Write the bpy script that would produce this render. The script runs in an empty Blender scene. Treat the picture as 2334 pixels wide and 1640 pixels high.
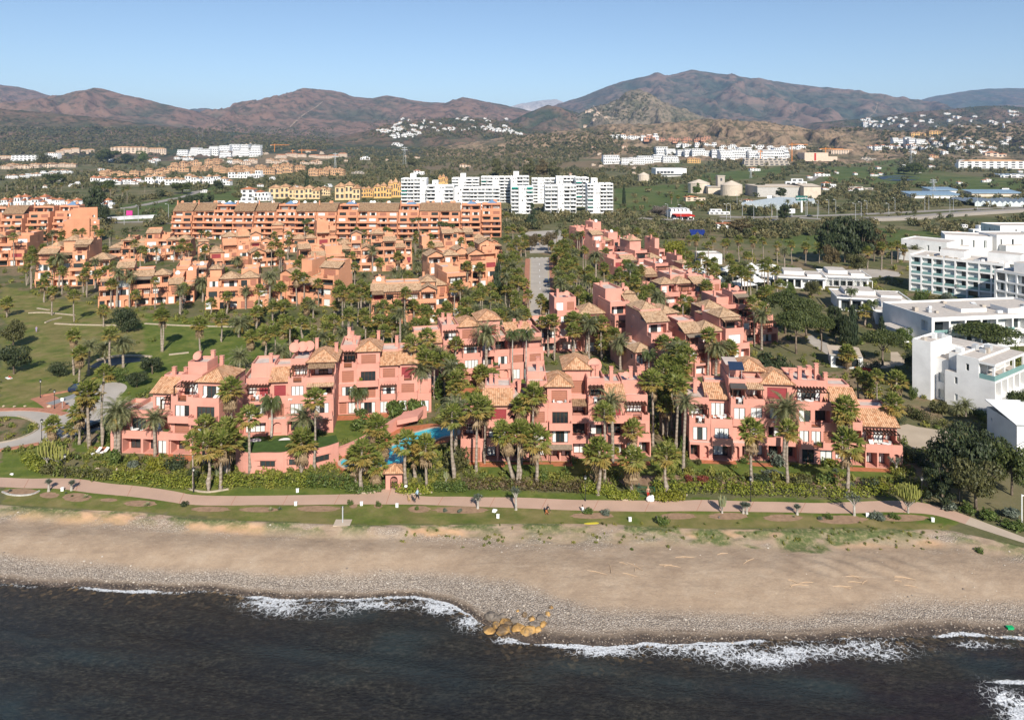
import bpy,math,random
import numpy as np
from mathutils import Vector,Matrix
from mathutils.bvhtree import BVHTree
R=random.Random(11)
SC=bpy.context.scene
COL=SC.collection
# reference frame used to turn measured places into metres: focal length, centre, horizon row, eye height
F,CX,HY,HC=1650.0,1167.0,330.0,55.0
PI=math.pi;HAZE=4.2e-5

# ------------------------------------------------------------------ camera, sun, sky
cam=bpy.data.cameras.new('camera');cam.sensor_width=36.0;cam.lens=36.0*F/2334.0
cam.shift_y=-(820.0-HY)/2334.0;cam.clip_start=1.0;cam.clip_end=60000.0
camo=bpy.data.objects.new('camera',cam);COL.objects.link(camo)
camo.location=(0,0,HC);camo.rotation_euler=(PI/2,0,0);SC.camera=camo
SUN_EL,SUN_AZ=math.radians(34),math.radians(167.4)
sv=Vector((math.sin(SUN_AZ)*math.cos(SUN_EL),math.cos(SUN_AZ)*math.cos(SUN_EL),math.sin(SUN_EL)))
sl=bpy.data.lights.new('sun','SUN');sl.energy=4.8;sl.angle=math.radians(0.5);sl.color=(1.0,0.93,0.83)
so=bpy.data.objects.new('sun',sl);COL.objects.link(so)
so.rotation_euler=(-sv).to_track_quat('-Z','Y').to_euler();so.location=(100,-300,400)
wd=bpy.data.worlds.new('World');SC.world=wd;wd.use_nodes=True
nt=wd.node_tree;nt.nodes.clear()
sky=nt.nodes.new('ShaderNodeTexSky');sky.sky_type='NISHITA';sky.sun_disc=False
sky.sun_elevation=SUN_EL;sky.sun_rotation=SUN_AZ;sky.air_density=1.0;sky.dust_density=0.0;sky.ozone_density=2.0;sky.altitude=1500
bg=nt.nodes.new('ShaderNodeBackground');bg.inputs[1].default_value=0.086
wo=nt.nodes.new('ShaderNodeOutputWorld')
nt.links.new(sky.outputs[0],bg.inputs[0]);nt.links.new(bg.outputs[0],wo.inputs[0])
SC.view_settings.view_transform='Standard';SC.view_settings.look='None'
SC.view_settings.exposure=0.5;SC.view_settings.gamma=1.0
SC.cycles.max_bounces=6;SC.cycles.diffuse_bounces=2;SC.cycles.glossy_bounces=2
SC.cycles.transmission_bounces=2;SC.cycles.transparent_max_bounces=6;SC.cycles.volume_bounces=0
SC.cycles.caustics_reflective=False;SC.cycles.caustics_refractive=False

# ------------------------------------------------------------------ numpy value noise
def _hash(ix,iy,s):
    h=(ix.astype(np.int64)*374761393+iy.astype(np.int64)*668265263+s*974711)&0x7fffffff
    h=((h^(h>>13))*1274126177)&0x7fffffff
    h=(h^(h>>16))&0x7fffffff
    return(h%100003)/100003.0
def vnoise(x,y,s=0):
    x=np.asarray(x,float);y=np.asarray(y,float)
    ix=np.floor(x);iy=np.floor(y);fx=x-ix;fy=y-iy
    fx=fx*fx*(3-2*fx);fy=fy*fy*(3-2*fy)
    a=_hash(ix,iy,s);b=_hash(ix+1,iy,s);c=_hash(ix,iy+1,s);d=_hash(ix+1,iy+1,s)
    return(a*(1-fx)+b*fx)*(1-fy)+(c*(1-fx)+d*fx)*fy
def fbm(x,y,o=4,s=0,ridged=False):
    t=0;a=0.5;n=0
    for k in range(o):
        v=vnoise(x,y,s+k*17)
        if ridged:v=1-np.abs(2*v-1)
        t=t+a*v;n+=a;a*=0.5;x=x*2.03+3.1;y=y*2.03+7.7
    return t/n
def sstep(a,b,x):
    t=np.clip((x-a)/(b-a),0,1);return t*t*(3-2*t)

# ------------------------------------------------------------------ materials
MATS={}
def nodes_of(m):
    m.use_nodes=True;n=m.node_tree;n.nodes.clear()
    return n
def N(n,t,**k):
    x=n.nodes.new(t)
    for a,v in k.items():setattr(x,a,v)
    return x
def ramp(n,src,stops):
    r=N(n,'ShaderNodeValToRGB');e=r.color_ramp.elements
    while len(e)<len(stops):e.new(0.5)
    for q,(p,c)in zip(e,stops):
        q.position=p;q.color=tuple(c)+(1,)if len(c)==3 else c
    n.links.new(src,r.inputs[0]);return r.outputs[0]
def mixc(n,fac,a,b,mode='MIX'):
    m=N(n,'ShaderNodeMix',data_type='RGBA',blend_type=mode)
    for i,v in((0,fac),(6,a),(7,b)):
        if hasattr(v,'node'):n.links.new(v,m.inputs[i])
        elif i==0:m.inputs[0].default_value=v
        else:m.inputs[i].default_value=tuple(v)+(1,)
    return m.outputs[2]
def math_(n,op,a,b=0.0,c=None):
    m=N(n,'ShaderNodeMath',operation=op)
    for i,v in enumerate((a,b)if c is None else(a,b,c)):
        if hasattr(v,'node'):n.links.new(v,m.inputs[i])
        else:m.inputs[i].default_value=v
    return m.outputs[0]
def noise(n,vec,scale,detail=3,rough=0.55):
    t=N(n,'ShaderNodeTexNoise');t.inputs['Scale'].default_value=scale
    t.inputs['Detail'].default_value=detail;t.inputs['Roughness'].default_value=rough
    if vec is not None:n.links.new(vec,t.inputs['Vector'])
    return t.outputs[0]
def coord(n,which='Object'):return N(n,'ShaderNodeTexCoord').outputs[which]
def wpos(n):return N(n,'ShaderNodeNewGeometry').outputs['Position']
def pbsdf(n,col,rough=0.8,spec=0.3,normal=None,metal=0.0):
    b=N(n,'ShaderNodeBsdfPrincipled')
    if hasattr(col,'node'):n.links.new(col,b.inputs['Base Color'])
    else:b.inputs['Base Color'].default_value=tuple(col)+(1,)
    if hasattr(rough,'node'):n.links.new(rough,b.inputs['Roughness'])
    else:b.inputs['Roughness'].default_value=rough
    b.inputs['Specular IOR Level'].default_value=spec;b.inputs['Metallic'].default_value=metal
    if normal is not None:n.links.new(normal,b.inputs['Normal'])
    return b
def bump(n,h,dist=0.05,strength=1.0):
    b=N(n,'ShaderNodeBump');b.inputs['Strength'].default_value=strength;b.inputs['Distance'].default_value=dist
    n.links.new(h,b.inputs['Height']);return b.outputs[0]
def out(n,sh):
    o=N(n,'ShaderNodeOutputMaterial');n.links.new(sh if not hasattr(sh,'outputs')else sh.outputs[0],o.inputs[0])
def sc(c,k):return tuple(min(1,v*k)for v in c)
def plain(name,col,rough=0.75,spec=0.3,var=0.15,scale=0.6,rnd=0.0,metal=0.0):
    if name in MATS:return MATS[name]
    m=bpy.data.materials.new(name);n=nodes_of(m)
    f=noise(n,coord(n),scale,4)
    c=ramp(n,f,[(0.25,sc(col,1-var)),(0.75,sc(col,1+var))])
    if rnd:
        oi=N(n,'ShaderNodeObjectInfo')
        c=mixc(n,math_(n,'MULTIPLY',oi.outputs['Random'],rnd),c,sc(col,0.45))
    out(n,pbsdf(n,c,rough,spec,metal=metal));MATS[name]=m;return m
def stucco(name,col,aged=0.25):
    m=bpy.data.materials.new(name);n=nodes_of(m);p=wpos(n)
    f=noise(n,p,0.25,5,0.6)
    mp=N(n,'ShaderNodeMapping');n.links.new(p,mp.inputs[0]);mp.inputs['Scale'].default_value=(1.6,1.6,0.12)
    g=noise(n,mp.outputs[0],1.0,4,0.6)
    c=ramp(n,f,[(0.3,sc(col,0.86)),(0.7,sc(col,1.1))])
    st=ramp(n,g,[(0.56,(0,0,0)),(0.8,(aged,aged,aged))])
    c=mixc(n,st,c,tuple(v*0.55 for v in col));oi=N(n,'ShaderNodeObjectInfo');c=mixc(n,math_(n,'MULTIPLY',oi.outputs['Random'],0.32 if col[2]<.4 else 0.1),c,(col[0]*.8,col[1]*.72,col[2]*.66))
    out(n,pbsdf(n,c,0.9,0.15,bump(n,noise(n,p,4.0,3),0.02,0.4)));MATS[name]=m;return m
def tiles(name,c1,c2,c3,pitch=0.34):
    m=bpy.data.materials.new(name);n=nodes_of(m)
    uv=N(n,'ShaderNodeUVMap').outputs[0]
    s=N(n,'ShaderNodeSeparateXYZ');n.links.new(uv,s.inputs[0])
    u=math_(n,'DIVIDE',s.outputs[0],pitch);v=math_(n,'DIVIDE',s.outputs[1],0.42)
    cb=N(n,'ShaderNodeCombineXYZ')
    n.links.new(math_(n,'FLOOR',u),cb.inputs[0]);n.links.new(math_(n,'FLOOR',v),cb.inputs[1])
    wn=N(n,'ShaderNodeTexWhiteNoise');wn.noise_dimensions='3D'
    oi=N(n,'ShaderNodeObjectInfo');n.links.new(math_(n,'MULTIPLY',oi.outputs['Random'],37.0),cb.inputs[2])
    n.links.new(cb.outputs[0],wn.inputs['Vector'])
    c=ramp(n,wn.outputs[0],[(0.0,c1),(0.45,c2),(0.8,c3),(1.0,sc(c1,0.6))])
    big=noise(n,wpos(n),0.5,4)
    c=mixc(n,ramp(n,big,[(0.45,(0,0,0)),(0.75,(0.5,0.5,0.5))]),c,sc(c2,0.55))
    h=math_(n,'SINE',math_(n,'MULTIPLY',u,2*PI))
    ch=ramp(n,math_(n,'FRACT',u),[(0.0,(1,1,1)),(0.12,(0,0,0)),(0.88,(0,0,0)),(1.0,(1,1,1))])
    c=mixc(n,math_(n,'MULTIPLY',ch,0.55),c,sc(c1,0.35))  # shade of the channels between tile ribs, painted into the colour
    h2=math_(n,'ADD',h,math_(n,'MULTIPLY',math_(n,'FRACT',v),-0.5))
    out(n,pbsdf(n,c,0.85,0.2,bump(n,h2,0.06,0.9)));MATS[name]=m;return m
def leafmat(name,cols,trans=0.3,rough=0.55,tint=None,rnd=0.25):
    m=bpy.data.materials.new(name);n=nodes_of(m)
    g=N(n,'ShaderNodeNewGeometry')
    st=[(i/max(1,len(cols)-1),c)for i,c in enumerate(cols)]
    c=ramp(n,g.outputs['Random Per Island'],st)
    oi=N(n,'ShaderNodeObjectInfo')
    c=mixc(n,math_(n,'MULTIPLY',oi.outputs['Random'],rnd),c,sc(cols[0],0.75))
    if tint:
        at_=N(n,'ShaderNodeAttribute',attribute_name='tint')
        c=mixc(n,at_.outputs['Fac'],c,tint)
    b=pbsdf(n,c,rough,0.3);t=N(n,'ShaderNodeBsdfTranslucent');n.links.new(c,t.inputs[0])
    mx=N(n,'ShaderNodeMixShader');mx.inputs[0].default_value=trans
    n.links.new(b.outputs[0],mx.inputs[1]);n.links.new(t.outputs[0],mx.inputs[2])
    out(n,mx);MATS[name]=m;return m

# ------------------------------------------------------------------ objects
def tag(o,label=None,cat=None,group=None,kind=None):
    if label:o['label']=label
    if cat:o['category']=cat
    if group:o['group']=group
    if kind:o['kind']=kind
    return o
THINGS=[]
def thing(name,label,cat,loc=(0,0,0),rot=0.0,group=None,order=None):
    o=bpy.data.objects.new(name,None);o.empty_display_size=0.1;COL.objects.link(o)
    o.location=loc;o.rotation_euler=(0,0,rot);tag(o,label,cat,group);THINGS.append(o)
    return o
def link(name,me,parent=None,loc=(0,0,0),rot=(0,0,0),scale=(1,1,1)):
    o=bpy.data.objects.new(name,me);COL.objects.link(o)
    if parent is not None:o.parent=parent
    o.location=loc;o.rotation_euler=rot;o.scale=scale
    return o
def one(name,me,label,cat,loc=(0,0,0),rot=0.0,scale=(1,1,1),group=None):
    o=link(name,me,None,loc,(0,0,rot),scale);tag(o,label,cat,group);THINGS.append(o);return o

class MB:
    """collects polygons and links them as one mesh"""
    def __init__(s):s.v=[];s.f=[];s.m=[];s.uv={}
    def poly(s,pts,m=0,uv=None):
        i=len(s.v);s.v.extend(tuple(p)for p in pts);s.f.append(tuple(range(i,i+len(pts))));s.m.append(m)
        if uv:s.uv[len(s.f)-1]=uv
    def box(s,x0,x1,y0,y1,z0,z1,m=0,T=None):
        P=[(x0,y0,z0),(x1,y0,z0),(x1,y1,z0),(x0,y1,z0),(x0,y0,z1),(x1,y0,z1),(x1,y1,z1),(x0,y1,z1)]
        if T is not None:P=[tuple(T@Vector(p))for p in P]
        i=len(s.v);s.v.extend(P)
        for q in((0,3,2,1),(4,5,6,7),(0,1,5,4),(1,2,6,5),(2,3,7,6),(3,0,4,7)):
            s.f.append(tuple(i+k for k in q));s.m.append(m)
    def bar(s,a,b,r,m=0,n=4,r2=None):
        a=Vector(a);b=Vector(b);d=(b-a)
        if d.length<1e-6:return
        d.normalize();u=d.cross(Vector((0,0,1)))
        if u.length<1e-3:u=Vector((1,0,0))
        u.normalize();w=d.cross(u);i=len(s.v);r2=r if r2 is None else r2
        for c,rr in((a,r),(b,r2)):
            for k in range(n):
                t=2*PI*(k+0.5)/n;s.v.append(tuple(c+u*(math.cos(t)*rr)+w*(math.sin(t)*rr)))
        for k in range(n):
            j=(k+1)%n;s.f.append((i+k,i+j,i+n+j,i+n+k));s.m.append(m)
        s.f.append(tuple(i+n+k for k in range(n)));s.m.append(m)
        s.f.append(tuple(i+n-1-k for k in range(n)));s.m.append(m)
    def tube(s,pts,rad,n=8,m=0,cap=True):
        i=len(s.v);pts=[Vector(p)for p in pts];L=len(pts)
        for q,p in enumerate(pts):
            d=(pts[min(q+1,L-1)]-pts[max(q-1,0)]).normalized();u=d.cross(Vector((0,1,0.01)))
            u.normalize();w=d.cross(u);r=rad[q]if hasattr(rad,'__len__')else rad
            for k in range(n):
                t=2*PI*k/n;s.v.append(tuple(p+u*(math.cos(t)*r)+w*(math.sin(t)*r)))
        for q in range(L-1):
            for k in range(n):
                j=(k+1)%n;a=i+q*n
                s.f.append((a+k,a+j,a+n+j,a+n+k));s.m.append(m)
        if cap:
            s.f.append(tuple(i+(L-1)*n+k for k in range(n)));s.m.append(m)
            s.f.append(tuple(i+n-1-k for k in range(n)));s.m.append(m)
    def cyl(s,x,y,z0,z1,r,n=16,m=0,r2=None):s.tube([(x,y,z0),(x,y,z1)],[r,r if r2 is None else r2],n,m)
    def prism(s,pts,z0,z1,m=0,mt=None):
        n=len(pts)
        ar=sum(pts[k][0]*pts[(k+1)%n][1]-pts[(k+1)%n][0]*pts[k][1]for k in range(n))
        if ar<0:pts=pts[::-1]
        s.poly([(p[0],p[1],z1)for p in pts],m if mt is None else mt);s.poly([(p[0],p[1],z0)for p in pts[::-1]],m)
        for k in range(n):
            a,b=pts[k],pts[(k+1)%n]
            s.poly([(a[0],a[1],z0),(b[0],b[1],z0),(b[0],b[1],z1),(a[0],a[1],z1)],m)
    def blob(s,c,rx,ry,rz,rnd,m=0,nu=8,nv=6,amp=0.15):
        i=len(s.v)
        for a in range(nv+1):
            th=PI*a/nv
            for b in range(nu):
                ph=2*PI*b/nu;k=1+amp*(rnd.random()*2-1)
                s.v.append((c[0]+rx*k*math.sin(th)*math.cos(ph),c[1]+ry*k*math.sin(th)*math.sin(ph),c[2]+rz*k*math.cos(th)))
        for a in range(nv):
            for b in range(nu):
                j=(b+1)%nu
                s.f.append((i+a*nu+b,i+(a+1)*nu+b,i+(a+1)*nu+j,i+a*nu+j));s.m.append(m)
    def mesh(s,name,mats,smooth=False):
        me=bpy.data.meshes.new(name);me.from_pydata(s.v,[],s.f)
        for q in(mats if isinstance(mats,(list,tuple))else[mats]):me.materials.append(q)
        me.polygons.foreach_set('material_index',s.m)
        if smooth:me.polygons.foreach_set('use_smooth',[True]*len(s.f))
        if s.uv:
            ul=me.uv_layers.new(name='UVMap')
            for fi,uv in s.uv.items():
                p=me.polygons[fi]
                for k,li in enumerate(p.loop_indices):ul.data[li].uv=uv[k]
        me.update();return me
    def obj(s,name,mats,parent=None,smooth=False,loc=(0,0,0),rot=(0,0,0)):
        return link(name,s.mesh(name,mats,smooth),parent,loc,rot)
def grid_mesh(name,X,Y,Z,mat,attrs=None,smooth=True):
    """mesh from 2-D numpy arrays"""
    nr,nc=X.shape;me=bpy.data.meshes.new(name)
    me.vertices.add(nr*nc);me.vertices.foreach_set('co',np.stack([X,Y,Z],-1).astype(np.float32).ravel())
    idx=np.arange(nr*nc).reshape(nr,nc)
    q=np.stack([idx[:-1,:-1],idx[:-1,1:],idx[1:,1:],idx[1:,:-1]],-1).reshape(-1,4)
    me.loops.add(q.size);me.loops.foreach_set('vertex_index',q.ravel().astype(np.int32))
    me.polygons.add(len(q));me.polygons.foreach_set('loop_start',(np.arange(len(q))*4).astype(np.int32))
    me.polygons.foreach_set('use_smooth',np.full(len(q),smooth))
    me.materials.append(mat)
    for k,a in(attrs or{}).items():
        if a.ndim==3:
            at_=me.attributes.new(k,'FLOAT_COLOR','POINT');b=np.ones((nr*nc,4),np.float32);b[:,:a.shape[2]]=a.reshape(nr*nc,-1)
            at_.data.foreach_set('color',b.ravel())
        else:
            at_=me.attributes.new(k,'FLOAT','POINT');at_.data.foreach_set('value',a.astype(np.float32).ravel())
    me.update(calc_edges=True);me.validate();return me
def at0(px,py,z=0.0):
    D=F*(HC-z)/(py-HY);return Vector(((px-CX)/F*D,D,z))
def pxm(Y,z=0):return F/Y
def to_px(x,y,z):
    y=max(y,1.0);return(CX+F*x/y,HY+F*(HC-z)/y)
# ------------------------------------------------------------------ ground shape
SEA=-3.0
def curve(pts,z):
    P=[at0(x,y,z)for x,y in pts];xs=np.array([p.x for p in P]);ys=np.array([p.y for p in P])
    o=np.argsort(xs);return xs[o],ys[o]
SHORE=curve([(-900,1300),(-300,1310),(0,1327),(153,1338),(306,1343),(489,1346),(560,1357),(662,1367),(815,1361),(943,1358),
               (1019,1371),(1070,1397),(1112,1432),(1150,1452),(1192,1459),(1349,1470),(1494,1464),(1697,1460),(1813,1456),(2000,1452),
               (2104,1449),(2191,1444),(2334,1454),(2700,1470),(3300,1500)],SEA)
EDGE=curve([(-900,1120),(-300,1138),(0,1150),(150,1160),(300,1165),(450,1182),(600,1188),(800,1196),(1000,1196),(1200,1192),(1400,1194),
              (1500,1202),(1700,1206),(1900,1204),(2060,1206),(2150,1205),(2230,1222),(2334,1246),(2600,1300),(3300,1330)],0)
def ysh(x):return np.interp(x,*SHORE)+0.5*(fbm(np.asarray(x)*0.25,np.asarray(x)*0+3,3,5)-0.5)*2
def yed(x):return np.interp(x,*EDGE)
def mesh_pts(me):
    c=np.empty(len(me.vertices)*3,np.float32);me.vertices.foreach_get('co',c)
    f=np.empty(len(me.polygons)*4,np.int32);me.loops.foreach_get('vertex_index',f)
    return c.reshape(-1,3),f.reshape(-1,4)
TV,TF=[],[]
def add_terrain(me):
    v,f=mesh_pts(me);o=sum(len(q)for q in TV);TV.append(v);TF.append(f+o)
def inpoly(X,Y,poly):
    r=np.zeros(X.shape,bool);n=len(poly);j=n-1
    for i in range(n):
        xi,yi=poly[i];xj,yj=poly[j]
        c=((yi>Y)!=(yj>Y))&(X<(xj-xi)*(Y-yi)/((yj-yi)+1e-9)+xi);r^=c;j=i
    return r
def wpoly(pts,z=0.0):return[(p.x,p.y)for p in(at0(x,y,z)for x,y in pts)]

# ------------------------------------------------------------------ beach
tt=np.concatenate([np.linspace(0,1,120),1+np.linspace(0.02,3.2,60)])
xx=np.concatenate([np.linspace(-260,-92,50)[:-1],np.linspace(-92,92,560),np.linspace(92,260,50)[1:]])
XX,T=np.meshgrid(xx,tt)
YE,YS=yed(XX),ysh(XX)
YY=YE+(YS-YE)*T
ZZ=SEA*(0.35*sstep(0,0.25,T)+0.65*np.clip(T,0,None)**1.2/1.0)/1.0
ZZ=np.where(T<1,SEA*(0.28*sstep(0,0.2,T)+0.72*sstep(0.35,1.02,T)),SEA-(T-1)*1.6)
near=np.exp(-((T-0.06)/0.07)**2)
ZZ=ZZ+0.22*(fbm(XX*0.35,YY*0.35,4,3)-0.5)*sstep(0.0,0.06,T)*(1-0.6*sstep(0.8,1,T))+near*0.5*(fbm(XX*0.5,YY*0.9,3,9)-0.5)*sstep(0,0.03,T)
ZZ=ZZ+0.10*np.sin(XX*1.6+2.0*YY+3*fbm(XX*0.2,YY*0.2,2,8))*sstep(25,45,XX)*np.exp(-((T-0.42)/0.15)**2)*sstep(0.35,0.6,fbm(XX*0.08,YY*0.08,3,2))
w1=fbm(XX*0.06,YY*0.15,4,21)-0.5
pebc=np.interp(XX,[-90,-45,-10,0,10,30,60,95],[0.66,0.74,0.68,0.62,0.74,0.76,0.76,0.74])
peb=sstep(-0.06,0.10,T-pebc+w1*0.22)*(1-0.85*sstep(0.86,0.95,T+w1*0.1))
peb=np.maximum(peb,0.75*sstep(0.52,0.66,fbm(XX*0.12,YY*0.3,4,33))*np.exp(-((T-0.12)/0.12)**2))
wet=sstep(0.87,0.965,T+w1*0.12)
wet=np.maximum(wet,0.75*np.exp(-((T-0.90+w1*0.12)/0.010)**2)*sstep(0.45,0.6,fbm(XX*0.2,YY*0.5,3,52))*sstep(-5,15,XX));wet=np.maximum(wet,0.5*np.exp(-((T-0.83-w1*0.2)/0.012)**2)*sstep(0.5,0.62,fbm(XX*0.15,YY*0.5,3,53)))
gpix=inpoly(XX,YY,wpoly([(1430,1196),(1700,1200),(1890,1206),(2060,1204),(2140,1214),(2000,1226),(1880,1258),(1760,1252),(1680,1240),(1570,1246),(1480,1232),(1420,1215)],-0.6))
gn=fbm(XX*0.25,YY*0.4,4,44)
grs=np.clip(gpix*sstep(0.38,0.6,gn)+np.exp(-(T/0.11)**2)*sstep(0.36,0.56,fbm(XX*0.35,YY*0.8,4,45))*1.1,0,1)*(T<0.6)
ocr=np.exp(-((T-0.1)/0.08)**2)*sstep(0.5,0.68,fbm(XX*0.1,YY*0.25,4,46))
m=bpy.data.materials.new('beach_sand');n=nodes_of(m);p=wpos(n)
a=N(n,'ShaderNodeAttribute',attribute_name='mask');s3=N(n,'ShaderNodeSeparateColor');n.links.new(a.outputs['Color'],s3.inputs[0])
a2=N(n,'ShaderNodeAttribute',attribute_name='ochre')
big=noise(n,p,0.28,8,0.72);fine=noise(n,p,3.0,6,0.8)
c=ramp(n,big,[(0.3,(0.265,0.19,0.130)),(0.5,(0.335,0.248,0.172)),(0.72,(0.40,0.31,0.225))])
c=mixc(n,ramp(n,fine,[(0.35,(0.28,0.28,0.28)),(0.62,(0,0,0))]),c,(0.21,0.16,0.118))
mps=N(n,'ShaderNodeMapping');n.links.new(p,mps.inputs[0]);mps.inputs['Scale'].default_value=(0.10,0.9,1);stk=noise(n,mps.outputs[0],1.3,8,0.75)
c=mixc(n,ramp(n,stk,[(0.52,(0,0,0)),(0.68,(0.55,0.55,0.55))]),c,(0.22,0.165,0.12));c=mixc(n,ramp(n,stk,[(0.3,(0.5,0.5,0.5)),(0.42,(0,0,0))]),c,(0.44,0.35,0.265))
c=mixc(n,math_(n,'MULTIPLY',a2.outputs['Fac'],0.65),c,(0.52,0.30,0.16))
vo=N(n,'ShaderNodeTexVoronoi');vo.inputs['Scale'].default_value=6.0;n.links.new(p,vo.inputs['Vector'])
pc=N(n,'ShaderNodeSeparateColor');n.links.new(vo.outputs['Color'],pc.inputs[0])
pcol=ramp(n,pc.outputs[0],[(0.0,(0.20,0.165,0.135)),(0.35,(0.31,0.26,0.212)),(0.6,(0.40,0.337,0.277)),(0.85,(0.44,0.375,0.31)),(1.0,(0.56,0.50,0.44))])
pcol=mixc(n,ramp(n,vo.outputs['Distance'],[(0.3,(0,0,0)),(0.65,(0.6,0.6,0.6))]),pcol,(0.13,0.105,0.085))
c=mixc(n,math_(n,'MULTIPLY',s3.outputs[0],ramp(n,fine,[(0.2,(0.55,0.55,0.55)),(0.5,(1,1,1))])),c,pcol)
wc=mixc(n,ramp(n,pc.outputs[1],[(0.84,(0,0,0)),(0.9,(0.75,0.75,0.75))]),(0.05,0.038,0.03),(0.30,0.22,0.15))
wc=mixc(n,ramp(n,noise(n,p,1.2,5,0.7),[(0.4,(0,0,0)),(0.6,(0.8,0.8,0.8))]),wc,(0.115,0.088,0.068))
c=mixc(n,s3.outputs[1],c,wc)
gc=ramp(n,noise(n,p,1.5,5,0.7),[(0.3,(0.06,0.085,0.025)),(0.5,(0.11,0.125,0.045)),(0.66,(0.27,0.22,0.12))])
c=mixc(n,s3.outputs[2],c,gc)
md_=noise(n,p,0.9,5,0.7)
hb=math_(n,'ADD',math_(n,'MULTIPLY',md_,1.2),math_(n,'MULTIPLY',vo.outputs['Distance'],math_(n,'MULTIPLY',s3.outputs[0],-1.2)))
ro=math_(n,'SUBTRACT',0.95,math_(n,'MULTIPLY',s3.outputs[1],0.4))
out(n,pbsdf(n,c,ro,0.3,bump(n,hb,0.14,0.9)))
BEACH=(XX,YY,ZZ,T,peb,wet)
me=grid_mesh('beach',XX,YY,ZZ,m,{'mask':np.stack([peb,wet,grs],-1),'ochre':ocr});tag(link('beach',me),kind='structure');add_terrain(me)

# ------------------------------------------------------------------ sea
tw=np.concatenate([np.linspace(-0.35,2.0,190),np.linspace(2.05,8,40)])
xw=np.concatenate([np.linspace(-400,-92,30)[:-1],np.linspace(-92,92,520),np.linspace(92,400,30)[1:]])
XW,TW=np.meshgrid(xw,tw)
YS2=ysh(XW);YW=YS2-TW*16.0
DW=YS2-YW # metres out from the water's edge
ZW=SEA+0.05*np.sin(XW*0.5+YW*2.1+4*fbm(XW*0.1,YW*0.1,3,71))*sstep(0.5,4,DW)+0.08*np.sin(YW*0.9+0.12*XW+3*fbm(XW*0.06,YW*0.1,3,72))*sstep(1,8,DW)
PX=CX+F*XW/YW;
def patch(cx,cy,rx,ry,ang=0.0):
    c0=at0(cx,cy,SEA);k=F/c0.y;dx=XW-c0.x;dy=YW-c0.y;ca,sa=math.cos(ang),math.sin(ang)
    u=dx*ca+dy*sa;v=-dx*sa+dy*ca
    return np.exp(-(u/(rx/k))**2-(v/(ry/k*1.6))**2)
line=np.exp(-((DW-0.25)/0.42)**2)*np.clip(np.interp(XW,*curve([(0,1330),(60,1335),(120,1335),(160,1340),(330,1345),(470,1346),(520,1350),(560,1358),(700,1365),(1000,1365),(1080,1400),(1110,1425),(1180,1460),(1250,1465),(1600,1465),(1900,1455),(2050,1450),(2200,1445),(2334,1455)],SEA))*0+1,0,1)
lw=np.interp(PX,[0,60,110,150,200,330,480,540,580,900,1060,1100,1180,1230,1400,1700,1750,1900,2120,2180,2334],[0.7,0.7,0.15,0.3,0.95,1,0.5,0.3,1,1.2,1,0.6,0.6,1.35,1.25,1.3,0.7,0.5,0.5,1.2,1.2])
foam=line*lw
for q in[(700,1385,150,26,0),(620,1375,90,16,0),(850,1378,170,15,0),(1000,1385,60,20,0),(1075,1420,50,26,0),(400,1345,70,10,0),(20,1325,50,12,0),
          (1580,1478,190,20,0),(1720,1500,150,28,0),(1850,1485,160,26,0),(2000,1480,150,26,0),(1400,1485,130,14,0),(2280,1590,70,40,0),(2330,1620,80,50,0),(2250,1470,80,12,0),(1160,1460,70,9,0)]:
    foam=np.maximum(foam,0.80*patch(*q))
brk=at0(2260,1553,SEA)
foam=np.maximum(foam,1.3*np.exp(-((YW-brk.y+0.02*(XW-brk.x))/0.35)**2)*sstep(brk.x-3,brk.x+1,XW))
foam*=0.35+1.15*fbm(XW*0.35,YW*0.6,4,77)
foam=np.clip(foam,0,1.4)
shallow=np.exp(-(np.clip(DW,0,None)/1.7)**1.0)
teal=np.zeros_like(XW)
for q in[(800,1400,70,45,0),(1680,1400,10,5,0),(1720,1440,10,6,0),(900,1460,120,40,0),(100,1450,130,16,0),(200,1500,170,20,0),(1900,1560,260,30,0),(2250,1510,130,36,0),(1560,1560,200,22,0),(900,1560,220,30,.0),(80,1620,150,40,0),(1300,1520,160,20,0),(800,1500,300,22,-.1),(1050,1540,250,20,-.1)]:
    teal=np.maximum(teal,patch(*q))
teal*=sstep(0.3,0.7,fbm(XW*0.15,YW*0.3,4,81))
kelp=sstep(0.42,0.66,fbm(XW*0.05,YW*0.12,4,83))
red=sstep(0.5,0.8,fbm(XW*0.09,YW*0.3,4,87))*sstep(18,45,XW)
m=bpy.data.materials.new('sea_water');n=nodes_of(m);p=wpos(n)
a=N(n,'ShaderNodeAttribute',attribute_name='mask');s3=N(n,'ShaderNodeSeparateColor');n.links.new(a.outputs['Color'],s3.inputs[0])
fo=N(n,'ShaderNodeAttribute',attribute_name='foam').outputs['Fac'];rd=N(n,'ShaderNodeAttribute',attribute_name='weed').outputs['Fac']
mp=N(n,'ShaderNodeMapping');n.links.new(p,mp.inputs[0]);mp.inputs['Scale'].default_value=(0.7,1.3,1)
mot=noise(n,mp.outputs[0],1.9,7,0.8);mot2=noise(n,mp.outputs[0],0.16,5,0.6)
c=ramp(n,mot,[(0.3,(0.012,0.0115,0.010)),(0.48,(0.022,0.022,0.020)),(0.62,(0.05,0.046,0.036)),(0.76,(0.12,0.105,0.075))])
c=mixc(n,math_(n,'MULTIPLY',ramp(n,mot2,[(0.4,(0,0,0)),(0.65,(1,1,1))]),0.5),c,(0.012,0.014,0.018))
c=mixc(n,math_(n,'MULTIPLY',s3.outputs[1],0.42),c,(0.028,0.05,0.056))
c=mixc(n,math_(n,'MULTIPLY',rd,0.55),c,(0.016,0.008,0.014))
stn=N(n,'ShaderNodeTexVoronoi');stn.inputs['Scale'].default_value=2.2;n.links.new(p,stn.inputs['Vector'])
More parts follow.
